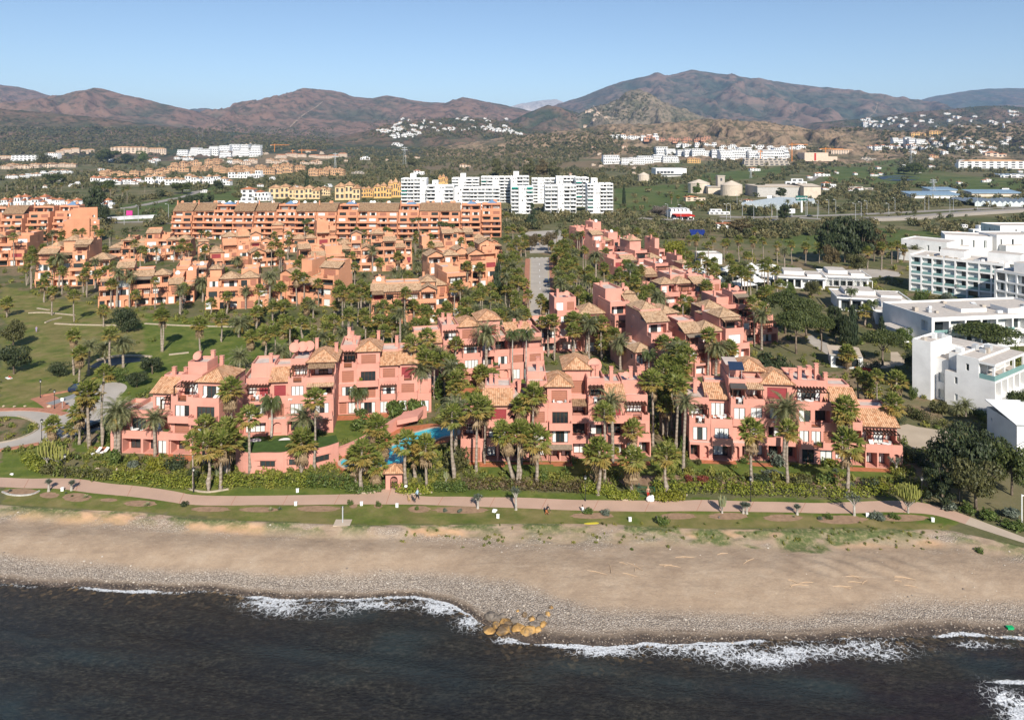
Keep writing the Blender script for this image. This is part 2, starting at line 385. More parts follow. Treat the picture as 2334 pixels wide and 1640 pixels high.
ssep=N(n,'ShaderNodeSeparateColor');n.links.new(stn.outputs['Color'],ssep.inputs[0])
shc=ramp(n,ssep.outputs[0],[(0,(0.02,0.016,0.013)),(0.6,(0.05,0.04,0.03)),(0.9,(0.12,0.085,0.05)),(1,(0.26,0.17,0.08))])
c=mixc(n,math_(n,'MULTIPLY',s3.outputs[0],0.95),c,shc)
wv=noise(n,mp.outputs[0],2.4,4,0.6)
wob=N(n,'ShaderNodeVectorMath',operation='ADD');n.links.new(p,wob.inputs[0])
nz=N(n,'ShaderNodeTexNoise');nz.inputs['Scale'].default_value=1.3;nz.inputs['Detail'].default_value=3;n.links.new(p,nz.inputs['Vector'])
sw=N(n,'ShaderNodeVectorMath',operation='SCALE');sw.inputs['Scale'].default_value=1.6;n.links.new(nz.outputs['Color'],sw.inputs[0]);n.links.new(sw.outputs[0],wob.inputs[1])
ve=N(n,'ShaderNodeTexVoronoi',feature='DISTANCE_TO_EDGE');ve.inputs['Scale'].default_value=1.15;n.links.new(wob.outputs[0],ve.inputs['Vector'])
ve2=N(n,'ShaderNodeTexVoronoi',feature='DISTANCE_TO_EDGE');ve2.inputs['Scale'].default_value=2.6;n.links.new(wob.outputs[0],ve2.inputs['Vector'])
web=math_(n,'MINIMUM',ve.outputs['Distance'],math_(n,'ADD',math_(n,'MULTIPLY',ve2.outputs['Distance'],1.1),0.04))
th=math_(n,'MULTIPLY',math_(n,'MULTIPLY',fo,fo),0.29)
ff=math_(n,'MULTIPLY',math_(n,'SUBTRACT',th,web),14.0)
cl=N(n,'ShaderNodeClamp');n.links.new(ff,cl.inputs[0])
fgate=math_(n,'MULTIPLY',cl.outputs[0],ramp(n,fo,[(0.12,(0,0,0)),(0.3,(1,1,1))]))
fgate=math_(n,'MULTIPLY',fgate,ramp(n,noise(n,p,5,3,0.7),[(0.3,(0.35,0.35,0.35)),(0.55,(1,1,1))]))
c=mixc(n,fgate,c,(0.74,0.76,0.78))
ro=math_(n,'ADD',0.2,math_(n,'MULTIPLY',fgate,0.7))
out(n,pbsdf(n,c,ro,0.11,bump(n,math_(n,'ADD',wv,math_(n,'MULTIPLY',fgate,0.5)),0.26,0.8)))
me=grid_mesh('sea',XW,YW,ZW,m,{'mask':np.stack([shallow,teal,kelp],-1),'foam':foam,'weed':red});tag(link('sea',me),kind='structure')

# ------------------------------------------------------------------ land
NR,NCOL=760,460
rr=np.linspace(0,1,NR);uu=np.linspace(-1.05,1.05,NCOL)
UU,RR=np.meshgrid(uu,rr)
Y0=np.full_like(UU,112.0)
for _ in range(6):Y0=yed(UU*Y0)
YL=np.exp(np.log(Y0)*(1-RR)+math.log(9000.0)*RR);XL=UU*YL
ZL=np.zeros_like(XL)
roll=(fbm(XL*0.0025,YL*0.0025,4,101)-0.42)*60*sstep(900,2600,YL)
ZL=ZL+np.maximum(roll,-2)+sstep(1500,6000,YL)*45+(fbm(XL*.02,YL*.02,3,5)-.5)*3*sstep(450,800,YL)
ZL=np.where(YL<440,0,ZL)
jx=np.clip(YL*0.02,2,6)*(fbm(XL*0.15,YL*0.15,4,61)-0.5)*(YL<700)
def pm(pts):return inpoly(XL+jx,YL+jx,wpoly(pts)).astype(float)
lawn=np.zeros_like(XL);dry=np.zeros_like(XL);soil=np.zeros_like(XL);fld=np.zeros_like(XL)
for P in[[(0,650),(80,665),(230,700),(470,730),(560,742),(700,745),(700,800),(540,830),(400,850),(300,880),(120,900),(0,930)],
          [(0,925),(340,860),(420,840),(330,900),(110,960),(0,955)],
          [(0,1010),(90,1015),(110,1060),(400,1085),(700,1100),(900,1110),(1200,1120),(1700,1135),(2100,1140),(2200,1180),(2160,1206),(1900,1204),(1500,1202),(1000,1196),(600,1188),(300,1165),(0,1150)],
          [(560,930),(720,950),(880,945),(880,990),(720,1020),(560,1020)],[(1080,1040),(1500,1050),(2030,1060),(2080,1100),(1700,1090),(1300,1090),(1090,1085)],
          [(1000,880),(1250,850),(1250,900),(1000,930)],[(840,690),(960,700),(960,770),(860,790)],[(180,1000),(250,1010),(240,1040),(180,1030)]]:
    lawn=np.maximum(lawn,pm(P))
for P in[[(-80,1112),(400,1146),(900,1152),(1700,1168),(2200,1196),(2160,1210),(1900,1206),(1500,1204),(1000,1198),(600,1190),(300,1167),(-80,1150)],[(0,640),(330,700),(330,780),(260,880),(0,930)],[(1950,850),(2060,850),(2200,940),(2050,945),(1990,930)]]:dry=np.maximum(dry,pm(P))
soil=np.maximum(soil,.6*sstep(0.58,0.68,fbm(XL*0.12,YL*0.12,4,64))*((YL>116)&(YL<470))*(1-lawn))
for P in[[(1380,1085),(1950,1085),(2060,1100),(2060,1115),(1700,1110),(1400,1105)],[(1060,1095),(1360,1100),(1360,1112),(1080,1112)]]:soil=np.maximum(soil,pm(P));lawn*=1-pm(P)
for P in[[(1400,430),(1560,420),(1620,470),(1480,482),(1400,478)],[(1780,540),(2000,520),(2334,540),(2334,600),(2000,570),(1800,580)],[(270,470),(420,440),(520,436),(560,460),(400,490),(280,510)],[(1560,400),(1790,385),(1800,400),(1680,412),(1560,415)],
          [(1900,365),(1990,360),(2060,372),(2040,384),(1930,384)],[(1860,385),(2020,380),(2200,400),(2334,410),(2334,440),(2000,425),(1880,412)],[(750,470),(860,465),(880,480),(760,488)],[(1460,520),(1560,505),(1620,520),(1600,540),(1480,540)],[(430,420),(560,425),(540,445),(450,440)]]:
    fld=np.maximum(fld,pm(P))
jit=fbm(XL*0.5,YL*0.5,3,66)
far_brown=sstep(0.45,0.62,fbm(XL*0.004,YL*0.004,4,68))*sstep(900,1800,YL)
m=bpy.data.materials.new('ground_soil_and_grass');n=nodes_of(m);p=wpos(n)
a=N(n,'ShaderNodeAttribute',attribute_name='mask');s3=N(n,'ShaderNodeSeparateColor');n.links.new(a.outputs['Color'],s3.inputs[0])
fa=N(n,'ShaderNodeAttribute',attribute_name='field').outputs['Fac'];fb_=N(n,'ShaderNodeAttribute',attribute_name='brown').outputs['Fac']
g1=noise(n,p,0.22,5,0.65);g2=noise(n,p,0.9,5,0.7);g3=noise(n,p,0.02,5,0.7)
c=ramp(n,g2,[(0.3,(0.05,0.065,0.022)),(0.5,(0.085,0.10,0.036)),(0.7,(0.14,0.13,0.06))])
c=mixc(n,ramp(n,g3,[(0.42,(0,0,0)),(0.6,(0.8,0.8,0.8))]),c,(0.20,0.165,0.095))
lc=ramp(n,g1,[(0.3,(0.07,0.105,0.02)),(0.5,(0.12,0.15,0.03)),(0.72,(0.21,0.20,0.062))])
lc=mixc(n,ramp(n,g2,[(0.42,(0,0,0)),(0.7,(0.4,0.4,0.4))]),lc,(0.04,0.065,0.018))
dc=ramp(n,g1,[(0.3,(0.12,0.12,0.035)),(0.6,(0.22,0.18,0.075)),(0.75,(0.30,0.23,0.12))])
dn=ramp(n,noise(n,p,0.12,6,0.7),[(0.38,(0.1,0.1,0.1)),(0.56,(1,1,1))])
lc=mixc(n,math_(n,'MULTIPLY',s3.outputs[1],dn),lc,dc)
c=mixc(n,s3.outputs[0],c,lc)
so_=ramp(n,g2,[(0.3,(0.16,0.10,0.065)),(0.7,(0.34,0.235,0.155))])
c=mixc(n,s3.outputs[2],c,so_)
fc=ramp(n,g3,[(0.3,(0.06,0.085,0.028)),(0.5,(0.095,0.125,0.036)),(0.64,(0.15,0.15,0.06)),(0.72,(0.26,0.23,0.05))])
fc=mixc(n,ramp(n,g2,[(0.4,(0,0,0)),(0.7,(0.5,0.5,0.5))]),fc,(0.05,0.075,0.025))
c=mixc(n,fa,c,fc)
c=mixc(n,math_(n,'MULTIPLY',fb_,0.7),c,(0.20,0.14,0.09))
out(n,pbsdf(n,c,0.95,0.1,bump(n,g2,0.12,0.6)))
dryc=np.clip(dry*(0.55+jit),0,1)
me=grid_mesh('ground',XL,YL,ZL,m,{'mask':np.stack([np.clip(lawn,0,1),dryc,np.clip(soil,0,1)],-1),'field':fld,'brown':far_brown})
tag(link('ground',me),kind='structure');add_terrain(me)

# ------------------------------------------------------------------ mountains and hills
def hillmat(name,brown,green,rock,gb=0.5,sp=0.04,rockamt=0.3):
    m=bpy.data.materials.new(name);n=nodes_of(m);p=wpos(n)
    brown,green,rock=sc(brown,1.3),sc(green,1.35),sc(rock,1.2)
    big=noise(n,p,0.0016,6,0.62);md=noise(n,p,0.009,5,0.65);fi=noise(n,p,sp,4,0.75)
    ga=N(n,'ShaderNodeAttribute',attribute_name='relief_shade').outputs['Fac']
    f=math_(n,'ADD',math_(n,'ADD',math_(n,'MULTIPLY',big,0.55),math_(n,'MULTIPLY',md,0.45)),math_(n,'MULTIPLY',math_(n,'SUBTRACT',ga,0.58),0.55))  # hollows pushed to the darker scrub green, painting relief shade into the colour
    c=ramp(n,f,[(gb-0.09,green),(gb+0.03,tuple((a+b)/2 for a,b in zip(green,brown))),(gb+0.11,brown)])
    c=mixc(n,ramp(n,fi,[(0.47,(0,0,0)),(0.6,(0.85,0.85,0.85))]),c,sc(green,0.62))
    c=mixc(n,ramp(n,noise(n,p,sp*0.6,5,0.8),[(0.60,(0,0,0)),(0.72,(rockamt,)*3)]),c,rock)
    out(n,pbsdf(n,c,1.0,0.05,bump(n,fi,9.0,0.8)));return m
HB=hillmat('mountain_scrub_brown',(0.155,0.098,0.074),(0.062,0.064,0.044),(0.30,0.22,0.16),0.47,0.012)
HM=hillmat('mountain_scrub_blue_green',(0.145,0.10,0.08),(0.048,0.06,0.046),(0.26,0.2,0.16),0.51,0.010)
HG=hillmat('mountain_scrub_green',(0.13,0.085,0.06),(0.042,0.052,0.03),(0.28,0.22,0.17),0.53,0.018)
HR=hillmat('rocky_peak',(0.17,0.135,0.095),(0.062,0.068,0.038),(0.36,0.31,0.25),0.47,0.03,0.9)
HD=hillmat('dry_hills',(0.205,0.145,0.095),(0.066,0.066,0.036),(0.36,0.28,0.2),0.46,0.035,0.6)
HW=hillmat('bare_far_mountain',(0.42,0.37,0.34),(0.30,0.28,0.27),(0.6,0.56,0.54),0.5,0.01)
def hill(name,sil,Yr,wid,mat,seed,spur=0.22,freq=1.0,pw=1.15,rough=1.0,base=330):
    """a range standing at distance Yr whose crest line is given by measured crest points"""
    u=np.arange(sil[0][0],sil[-1][0]+0.1,3.0 if Yr>3500 else 2.4)
    ys=np.interp(u,[q[0]for q in sil],[q[1]for q in sil])
    ys=ys+rough*2.6*(fbm(u*0.06,u*0+seed,4,seed)-0.5)
    Rz=HC+(HY-ys)/F*Yr
    ends=np.minimum(sstep(0,40,u-u[0]),sstep(0,40,u[-1]-u))if True else 1
    t=np.concatenate([np.linspace(-0.25,0,8)[:-1],np.linspace(0,1,110)])
    UUm,TT=np.meshgrid(u,t);Xm=(UUm-CX)/F*Yr;Ym=Yr-wid*TT
    s=np.where(TT<0,1+TT*2.2,np.clip(1-TT,0,1)**pw)
    fr=freq/(0.12*wid)
    wx=Xm+wid*0.15*(fbm(Xm*fr*0.7,Ym*fr*0.7,3,seed+5)-0.5)
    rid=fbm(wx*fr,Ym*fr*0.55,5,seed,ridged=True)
    Zm=Rz[None,:]*s
    bell=np.clip(TT,0,1)**0.6*(1-np.clip(TT,0,1))**0.8
    Zm=Zm+bell*spur*1.9*(Rz[None,:]*0.9+40)*(rid-0.6)*2.2
    Zm=Zm+(fbm(Xm*fr*6,Ym*fr*6,3,seed+9)-0.5)*0.05*Rz[None,:]*np.clip(TT*6,0,1)-4*(TT>0.98)
    me=grid_mesh(name,Xm,Ym,Zm-25*np.clip(TT-0.9,0,1)*10*0.3,mat,{'relief_shade':rid});tag(link(name,me),kind='structure');add_terrain(me)
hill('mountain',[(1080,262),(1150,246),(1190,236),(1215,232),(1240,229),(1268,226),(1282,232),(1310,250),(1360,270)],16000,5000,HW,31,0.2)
hill('mountain',[(1900,290),(2000,250),(2060,236),(2140,218),(2210,206),(2260,202),(2334,201),(2480,205),(2700,240)],13000,5000,HG,32,0.25)
hill('mountain',[(1150,300),(1210,262),(1270,238),(1330,219),(1400,191),(1445,180),(1478,172),(1492,166),(1512,174),(1545,167),(1572,160),(1600,162),(1626,166),(1700,176),(1760,186),(1850,197),(1935,207),(1990,217),(2060,236),(2120,246),(2180,262),(2260,280),(2360,300)],9000,4200,HM,33,0.24)
hill('mountain',[(390,262),(440,248),(470,247),(520,252),(560,246),(620,250),(700,262)],11500,3500,HG,34,0.2)
hill('mountain',[(440,300),(500,256),(540,246),(610,226),(665,211),(705,202),(745,206),(775,210),(810,221),(850,225),(880,218),(920,224),(960,232),(1020,236),(1058,223),(1090,229),(1130,236),(1180,246),(1250,262),(1330,290)],7200,3300,HB,35,0.26)
hill('mountain',[(-600,260),(-300,215),(-100,205),(0,193),(40,198),(75,206),(120,220),(200,250),(300,280)],7600,3000,HB,36,0.25)
hill('mountain',[(20,285),(80,246),(130,222),(170,210),(205,203),(232,201),(262,210),(300,220),(345,230),(400,244),(450,254),(500,272),(560,296),(640,318)],5600,2200,HB,37,0.28)
hill('hill',[(1270,300),(1325,258),(1352,244),(1380,238),(1410,226),(1424,211),(1440,206),(1457,203),(1470,209),(1490,222),(1530,240),(1560,252),(1600,266),(1650,280),(1720,296)],5000,1300,HR,38,0.3,1.4)
hill('hill',[(1120,300),(1180,268),(1220,250),(1250,240),(1280,246),(1320,258),(1380,268),(1460,280),(1540,292),(1620,302)],5300,1400,HG,39,0.25,1.2)
hill('hill',[(-500,250),(-200,246),(0,249),(80,254),(160,262),(260,272),(340,284),(430,292),(540,302),(640,306),(720,312),(800,318)],3900,1500,HG,40,0.28,1.3)
hill('hill',[(700,328),(780,312),(850,296),(900,281),(960,272),(1040,269),(1110,271),(1160,278),(1200,292),(1290,300),(1380,308),(1480,320)],3900,1300,HG,41,0.22,1.3)
hill('hill',[(1760,318),(1850,280),(1950,272),(2030,262),(2080,256),(2160,250),(2230,242),(2290,240),(2334,246),(2460,250),(2700,270)],5200,1700,HG,42,0.22,1.2)
hill('hill',[(1000,338),(1120,318),(1240,304),(1330,292),(1400,284),(1480,284),(1560,276),(1640,272),(1700,276),(1790,288),(1860,296),(1930,290),(2000,300),(2060,302),(2140,290),(2220,284),(2334,284),(2500,284),(2700,300)],3000,1000,HD,43,0.34,1.5)
hill('hill',[(300,342),(360,322),(400,312),(430,310),(470,322),(540,330),(640,322),(760,322),(900,330),(1000,340)],3100,800,HG,44,0.2,1.3)
hill('hill',[(-400,326),(-100,318),(0,322),(120,326),(240,332),(330,345)],2700,700,HG,45,0.2,1.3)
BV=BVHTree.FromPolygons(np.concatenate(TV).tolist(),np.concatenate(TF).tolist())
del TV,TF
def at(px,py):
    d=Vector(((px-CX)/F,1.0,-(py-HY)/F)).normalized()
    h=BV.ray_cast(Vector((0,0,HC)),d)
    return h[0]if h[0]is not None else at0(px,max(py,HY+5))
def gz(x,y):
    h=BV.ray_cast(Vector((x,y,3000)),Vector((0,0,-1)));return h[0].z if h[0]is not None else 0.0
# ------------------------------------------------------------------ building kit
PINK=stucco('stucco_pink',(0.605,0.287,0.225),0.3)
SALM=stucco('stucco_salmon',(0.615,0.30,0.178),0.3)
SALM2=stucco('stucco_orange_salmon',(0.60,0.28,0.165),0.3)
WHITE=stucco('stucco_white',(0.78,0.775,0.76),0.10)
YELL=stucco('stucco_yellow',(0.70,0.53,0.31),0.2)
OCHR=stucco('stucco_ochre',(0.68,0.43,0.17),0.2)
ORNG=stucco('stucco_orange',(0.60,0.375,0.215),0.2)
CREAM=stucco('stucco_cream',(0.66,0.52,0.40),0.12)
CONC=stucco('bare_concrete',(0.46,0.41,0.35),0.25)
TILE=tiles('clay_roof_tiles',(0.62,0.33,0.18),(0.70,0.425,0.255),(0.52,0.25,0.125))
TILE2=tiles('aged_roof_tiles',(0.50,0.32,0.19),(0.60,0.415,0.265),(0.43,0.26,0.15))
TILE3=tiles('brown_roof_tiles',(0.30,0.19,0.11),(0.38,0.25,0.15),(0.26,0.15,0.09))
TERRA=plain('terracotta_floor',(0.42,0.155,0.075),0.8,0.2,0.22,1.5)
RDECK=plain('roof_deck_pale',(0.56,0.46,0.40),0.9,0.1,0.2,0.6)
GRAVEL=plain('roof_gravel',(0.50,0.45,0.40),0.95,0.1,0.15,1.2)
WOOD=plain('dark_timber',(0.075,0.035,0.022),0.7,0.3)
REDW=plain('red_timber',(0.30,0.07,0.035),0.7,0.3)
REED=plain('grey_reed_canopy',(0.22,0.175,0.13),0.95,0.1,0.3,3)
DARKC=plain('dark_canopy',(0.07,0.065,0.06),0.7,0.2)
IRON=plain('black_iron',(0.02,0.02,0.022),0.5,0.4)
STEEL=plain('galvanised_steel',(0.42,0.43,0.44),0.45,0.5,0.08,2)
WPAINT=plain('white_paint',(0.80,0.80,0.78),0.5,0.3,0.04)
FABW=plain('white_fabric',(0.78,0.77,0.74),0.9,0.1,0.06,2)
FABG=plain('green_fabric',(0.01,0.24,0.19),0.9,0.1)
FABR=plain('red_fabric',(0.45,0.03,0.02),0.9,0.1)
BLUET=plain('blue_glazed_tiles',(0.13,0.23,0.36),0.55,0.4,0.2,2)
m=bpy.data.materials.new('window_glass');n=nodes_of(m)
oi=N(n,'ShaderNodeObjectInfo');gl=mixc(n,oi.outputs['Random'],(0.012,0.017,0.02),(0.045,0.058,0.058))
out(n,pbsdf(n,gl,0.06,0.7));GLASS=m
CURT=plain('curtained_glass',(0.62,0.64,0.62),0.35,0.5,0.12,3)
def slatmat(name,col):
    m=bpy.data.materials.new(name);n=nodes_of(m)
    s=N(n,'ShaderNodeSeparateXYZ');n.links.new(coord(n),s.inputs[0])
    h=math_(n,'SINE',math_(n,'MULTIPLY',s.outputs[2],40.0))
    out(n,pbsdf(n,ramp(n,noise(n,coord(n),1.0),[(0.3,sc(col,.85)),(0.7,sc(col,1.1))]),0.7,0.25,bump(n,h,0.02,0.6)));return m
SHB=slatmat('brown_shutter',(0.34,0.145,0.095));SHR=slatmat('red_shutter',(0.27,0.045,0.05))
GLB=plain('pale_glass_balustrade',(0.20,0.34,0.33),0.15,0.6,0.1)
_wc={}
def win_mesh(w,h,v):
    w=max(0.5,round(w*2)/2);h=round(h*4)/4;k=(w,h,v)
    if k not in _wc:
        r=random.Random(v*31+int(w*10));n=max(2,round(w/0.85));g=MB();fr=MB();step=w/n
        mode=v%4
        for i in range(n):
            x0=-w/2+i*step
            cur=1 if(mode==1 or(mode==2 and i in(0,n-1))or(mode==3 and r.random()<0.5))else 0
            g.poly([(x0,0,0),(x0+step,0,0),(x0+step,0,h),(x0,0,h)],cur)
            if i:fr.box(x0-.05,x0+.05,-.06,-.004,.06,h-.08)
        fr.box(-w/2,-w/2+.09,-.06,-.004,0,h);fr.box(w/2-.09,w/2,-.06,-.004,0,h)
        fr.box(-w/2+.09,w/2-.09,-.06,-.004,h-.09,h);fr.box(-w/2+.09,w/2-.09,-.06,-.004,0,.07)
        _wc[k]=(g.mesh('window',[GLASS,CURT]),fr.mesh('frame',[WOOD]),w,h)
    return _wc[k]
_sc={}
def shut_mesh(kind):
    if kind not in _sc:
        b=MB();b.box(-.5,.5,0,.06,0,1);_sc[kind]=b.mesh('shutter',[SHB if kind=='S' else SHR])
    return _sc[kind]
_chim=None
HOUSES=[]
class House:
    def __init__(s,name,label,cat,a,b=None,rot=None,wall=PINK,group=None,det=1,seed=0,tile=TILE,trim=None):
        s.A=a;s.rot=math.atan2((b-a).y,(b-a).x)if rot is None else rot
        s.W=(b-a).length if b is not None else 0
        HOUSES.append(s);s.e=thing(name,label,cat,(a.x,a.y,a.z),s.rot,group);s.w=MB();s.k=0;s.wm=wall;s.det=det;s.tile=tile
        s.r=random.Random(seed+5);s.xo=s.yo=s.zo=0.0;s.base=-1.0;s.dark=WOOD;s.rail=IRON;s.balm=None;s.floor=TERRA;s.deck=RDECK;s.wide=False
    def done(s):
        o=s.w.obj('wall',[s.wm,s.deck],s.e);return s.e
    def holes(s,o,u,nrm,L,z0,z1,hs):
        """a wall face with real openings: o start point, u direction, nrm outward"""
        xs=sorted({0,L}|{h[0]for h in hs}|{h[1]for h in hs});zs=sorted({z0,z1}|{h[2]for h in hs}|{h[3]for h in hs})
        P=lambda a,z,d=0:(o[0]+u[0]*a-nrm[0]*d,o[1]+u[1]*a-nrm[1]*d,z)
        for i in range(len(xs)-1):
            for j in range(len(zs)-1):
                a,b,c,d=xs[i],xs[i+1],zs[j],zs[j+1];mx,mz=(a+b)/2,(c+d)/2
                if any(h[0]<mx<h[1]and h[2]<mz<h[3]for h in hs):continue
                s.w.poly([P(a,c),P(b,c),P(b,d),P(a,d)])
        for a,b,c,d,dep,k in hs:
            s.w.poly([P(a,c),P(b,c),P(b,c,dep),P(a,c,dep)]);s.w.poly([P(a,d),P(a,d,dep),P(b,d,dep),P(b,d)])
            s.w.poly([P(a,c),P(a,c,dep),P(a,d,dep),P(a,d)]);s.w.poly([P(b,c),P(b,d),P(b,d,dep),P(b,c,dep)])
            s.w.poly([P(a,c,dep),P(b,c,dep),P(b,d,dep),P(a,d,dep)])
            if k=='A':
                r=(b-a)/2;cx=(a+b)/2;zc=d-r
                for side in(-1,1):
                    pr=None
                    for q in range(5):
                        t=PI/2*q/4;p=P(cx+side*r*math.cos(t),zc+r*math.sin(t))
                        if pr:s.w.poly([P(cx+side*r,d,-.002),p,pr])
                        pr=p
    def fill(s,k,x,y,z,w,h,rot=0.0):
        if k in 'Ww':
            g,f,ww,hh=win_mesh(w,h,s.r.randrange(8))
            o=link('window',g,s.e,(x,y,z),(0,0,rot),(w/ww,1,h/hh))
            if s.det>1:link('frame',f,o)
        elif k in 'SR':
            link('shutter',shut_mesh(k),s.e,(x,y,z),(0,0,rot),(w,1,h))
    def layout(s,x0,x1,zb,ops,hf):
        hs=[];n=len(ops);st=(x1-x0)/n
        for i,k in enumerate(ops):
            c=x0+st*(i+.5)
            if k=='-' or k==' ':continue
            if k=='w':w,a,b,d=min(1.1,st*.5),1.0,2.2,.18
            elif k=='A':w,a,b,d=min(1.6,st*.5),.3,2.5,.7
            elif k=='O':w,a,b,d=st*.86,.1,hf-.45,2.0
            else:w,a,b,d=st*(.66 if st>2.2 else .8),.12,min(2.45,hf-.5),.22
            hs.append((c-w/2,c+w/2,zb+a,zb+b,d,k))
        return hs
    def mass(s,x0,x1,y0,y1,z0,z1,hs=(),left=(),right=(),top=1):
        s.k+=1;e=.005*(s.k%11);x0+=s.xo-e;x1+=s.xo+e;y0+=s.yo-e;y1+=s.yo+e;z0+=s.zo;z1+=s.zo+e*.5
        hs=[(h[0]+s.xo-x0,h[1]+s.xo-x0,h[2]+s.zo,h[3]+s.zo,h[4],h[5])for h in hs]
        s.holes((x0,y0),(1,0),(0,-1),x1-x0,z0,z1,hs)
        for a,b,c,d,dep,k in hs:
            if k=='O':s.fill('W',x0+(a+b)/2,y0+dep-.02,c+.05,(b-a)*(.97 if s.wide else .78),d-c-.12 if s.wide else min(2.25,d-c-.2))
            elif k!='A':s.fill(k,x0+(a+b)/2,y0+dep-.03,c,b-a,d-c)
        L=[(a,b,c+s.zo,d+s.zo,dep,k)for a,b,c,d,dep,k in left]
        s.holes((x0,y1),(0,-1),(-1,0),y1-y0,z0,z1,L)
        for a,b,c,d,dep,k in L:s.fill(k,x0+dep-.03,y1-(a+b)/2,c,b-a,d-c,-PI/2)
        Rr=[(a,b,c+s.zo,d+s.zo,dep,k)for a,b,c,d,dep,k in right]
        s.holes((x1,y0),(0,1),(1,0),y1-y0,z0,z1,Rr)
        for a,b,c,d,dep,k in Rr:s.fill(k,x1-dep+.03,y0+(a+b)/2,c,b-a,d-c,PI/2)
        s.w.poly([(x1,y1,z0),(x0,y1,z0),(x0,y1,z1),(x1,y1,z1)])
        s.w.poly([(x0,y0,z1),(x1,y0,z1),(x1,y1,z1),(x0,y1,z1)],top)
    def balc(s,x0,x1,y0,y1,z,notch=False,h=.95,slab=True):
        """parapet with floor; y0 front edge, y1 wall"""
        s.k+=1;e=.004*(s.k%7);b=MB();x0+=s.xo+e;x1+=s.xo-e;y0+=s.yo-.03-e;y1+=s.yo-.012;z+=s.zo;t=.2
        if slab:b.box(x0,x1,y0,y1,z-.28,z-.004)
        b.poly([(x0+t,y0+t,z+.03),(x1-t,y0+t,z+.03),(x1-t,y1,z+.03),(x0+t,y1,z+.03)],1)
        zz=z-.003
        if notch and x1-x0>2.6:
            c=(x0+x1)/2;g=min(.8,(x1-x0)*.22)
            for a_,b_ in((x0,c-g),(c+g,x1)):
                b.box(a_,b_,y0,y0+t,zz,z+h)
            b.box(c-g-.3,c-g,y0-.02,y0+t+.02,z+h,z+h+.3);b.box(c+g,c+g+.3,y0-.02,y0+t+.02,z+h,z+h+.3)
            b.box(x0,x0+.3,y0-.02,y0+t+.02,z+h,z+h+.3);b.box(x1-.3,x1,y0-.02,y0+t+.02,z+h,z+h+.3)
            q=MB();q.box(c-g,c+g,y0+.05,y0+.1,z+.9,z+.97);q.box(c-g,c+g,y0+.05,y0+.1,z+.15,z+.2)
            for i in range(7):xx_=c-g+(2*g)*(i+.5)/7;q.box(xx_-.02,xx_+.02,y0+.06,y0+.09,z+.2,z+.9)
            q.obj('railing',[s.rail],s.e)
        else:b.box(x0,x1,y0,y0+t,zz,z+h)
        b.box(x0,x0+t,y0+t,y1,zz,z+h+.002);b.box(x1-t,x1,y0+t,y1,zz,z+h+.002)
        b.obj('balcony',[s.balm or s.wm,s.floor],s.e)
    def parapet(s,x0,x1,y0,y1,z,h=.8,t=.22):
        s.k+=1;e=.004*(s.k%7);x0+=s.xo-e;x1+=s.xo+e;y0+=s.yo-.02-e;y1+=s.yo+e;z+=s.zo-.002
        w=s.w
        w.box(x0,x1,y0,y0+t,z,z+h);w.box(x0,x1,y1-t,y1,z,z+h);w.box(x0,x0+t,y0+t,y1-t,z,z+h);w.box(x1-t,x1,y0+t,y1-t,z,z+h)
    def roof(s,kind,x0,x1,y0,y1,z,ov=.55,mat=None,rise=None):
        x0+=s.xo-ov;x1+=s.xo+ov;y0+=s.yo-ov;y1+=s.yo+(ov if kind!='B' else 0);z+=s.zo+.03;b=MB();w,d=x1-x0,y1-y0;t=.16
        if kind=='H':
            h=rise or min(w,d)/2*.56;k=min(w,d)/2
            r0=(x0+k,y0+d/2 if d<=w else y0+k);r1=(x1-k,y0+d/2 if d<=w else y1-k)
            if w<d:r0,r1=(x0+w/2,y0+k),(x0+w/2,y1-k)
            A=(*r0,z+t+h);B_=(*r1,z+t+h);c=[(x0,y0,z+t),(x1,y0,z+t),(x1,y1,z+t),(x0,y1,z+t)]
            sl=math.hypot(h,k)
            if w>=d:
                b.poly([c[0],c[1],B_,A],0,[(0,0),(w,0),(w-k,sl),(k,sl)]);b.poly([c[1],c[2],B_],0,[(0,0),(d,0),(d/2,sl)])
                b.poly([c[2],c[3],A,B_],0,[(0,0),(w,0),(w-k,sl),(k,sl)]);b.poly([c[3],c[0],A],0,[(0,0),(d,0),(d/2,sl)])
            else:
                b.poly([c[0],c[1],A],0,[(0,0),(w,0),(w/2,sl)]);b.poly([c[1],c[2],B_,A],0,[(0,0),(d,0),(d-k,sl),(k,sl)])
                b.poly([c[2],c[3],B_],0,[(0,0),(w,0),(w/2,sl)]);b.poly([c[3],c[0],A,B_],0,[(0,0),(d,0),(d-k,sl),(k,sl)])
            rr=.11
            for p in c[:2]:b.bar(p,A if(w<d or p is c[0])else B_,rr,0,4)
            if w>d+.1:b.bar(A,B_,rr,0,4)
            b.box(x0,x1,y0,y1,z,z+t-.004,1)
        elif kind=='B':
            h=rise or d*.42;sl=math.hypot(d,h)
            b.poly([(x0,y0,z+t),(x1,y0,z+t),(x1,y1,z+t+h),(x0,y1,z+t+h)],0,[(0,0),(w,0),(w,sl),(0,sl)])
            b.poly([(x1,y0,z),(x0,y0,z),(x0,y1,z+h),(x1,y1,z+h)],1);b.poly([(x0,y0,z),(x1,y0,z),(x1,y0,z+t),(x0,y0,z+t)],1)
            for x,q in((x0,1),(x1,-1)):b.poly([(x,y0,z),(x,y0,z+t),(x,y1,z+t+h),(x,y1,z+h)][::q],1)
        elif kind=='G':
            h=rise or w/2*.5;sl=math.hypot(w/2,h);xm=(x0+x1)/2
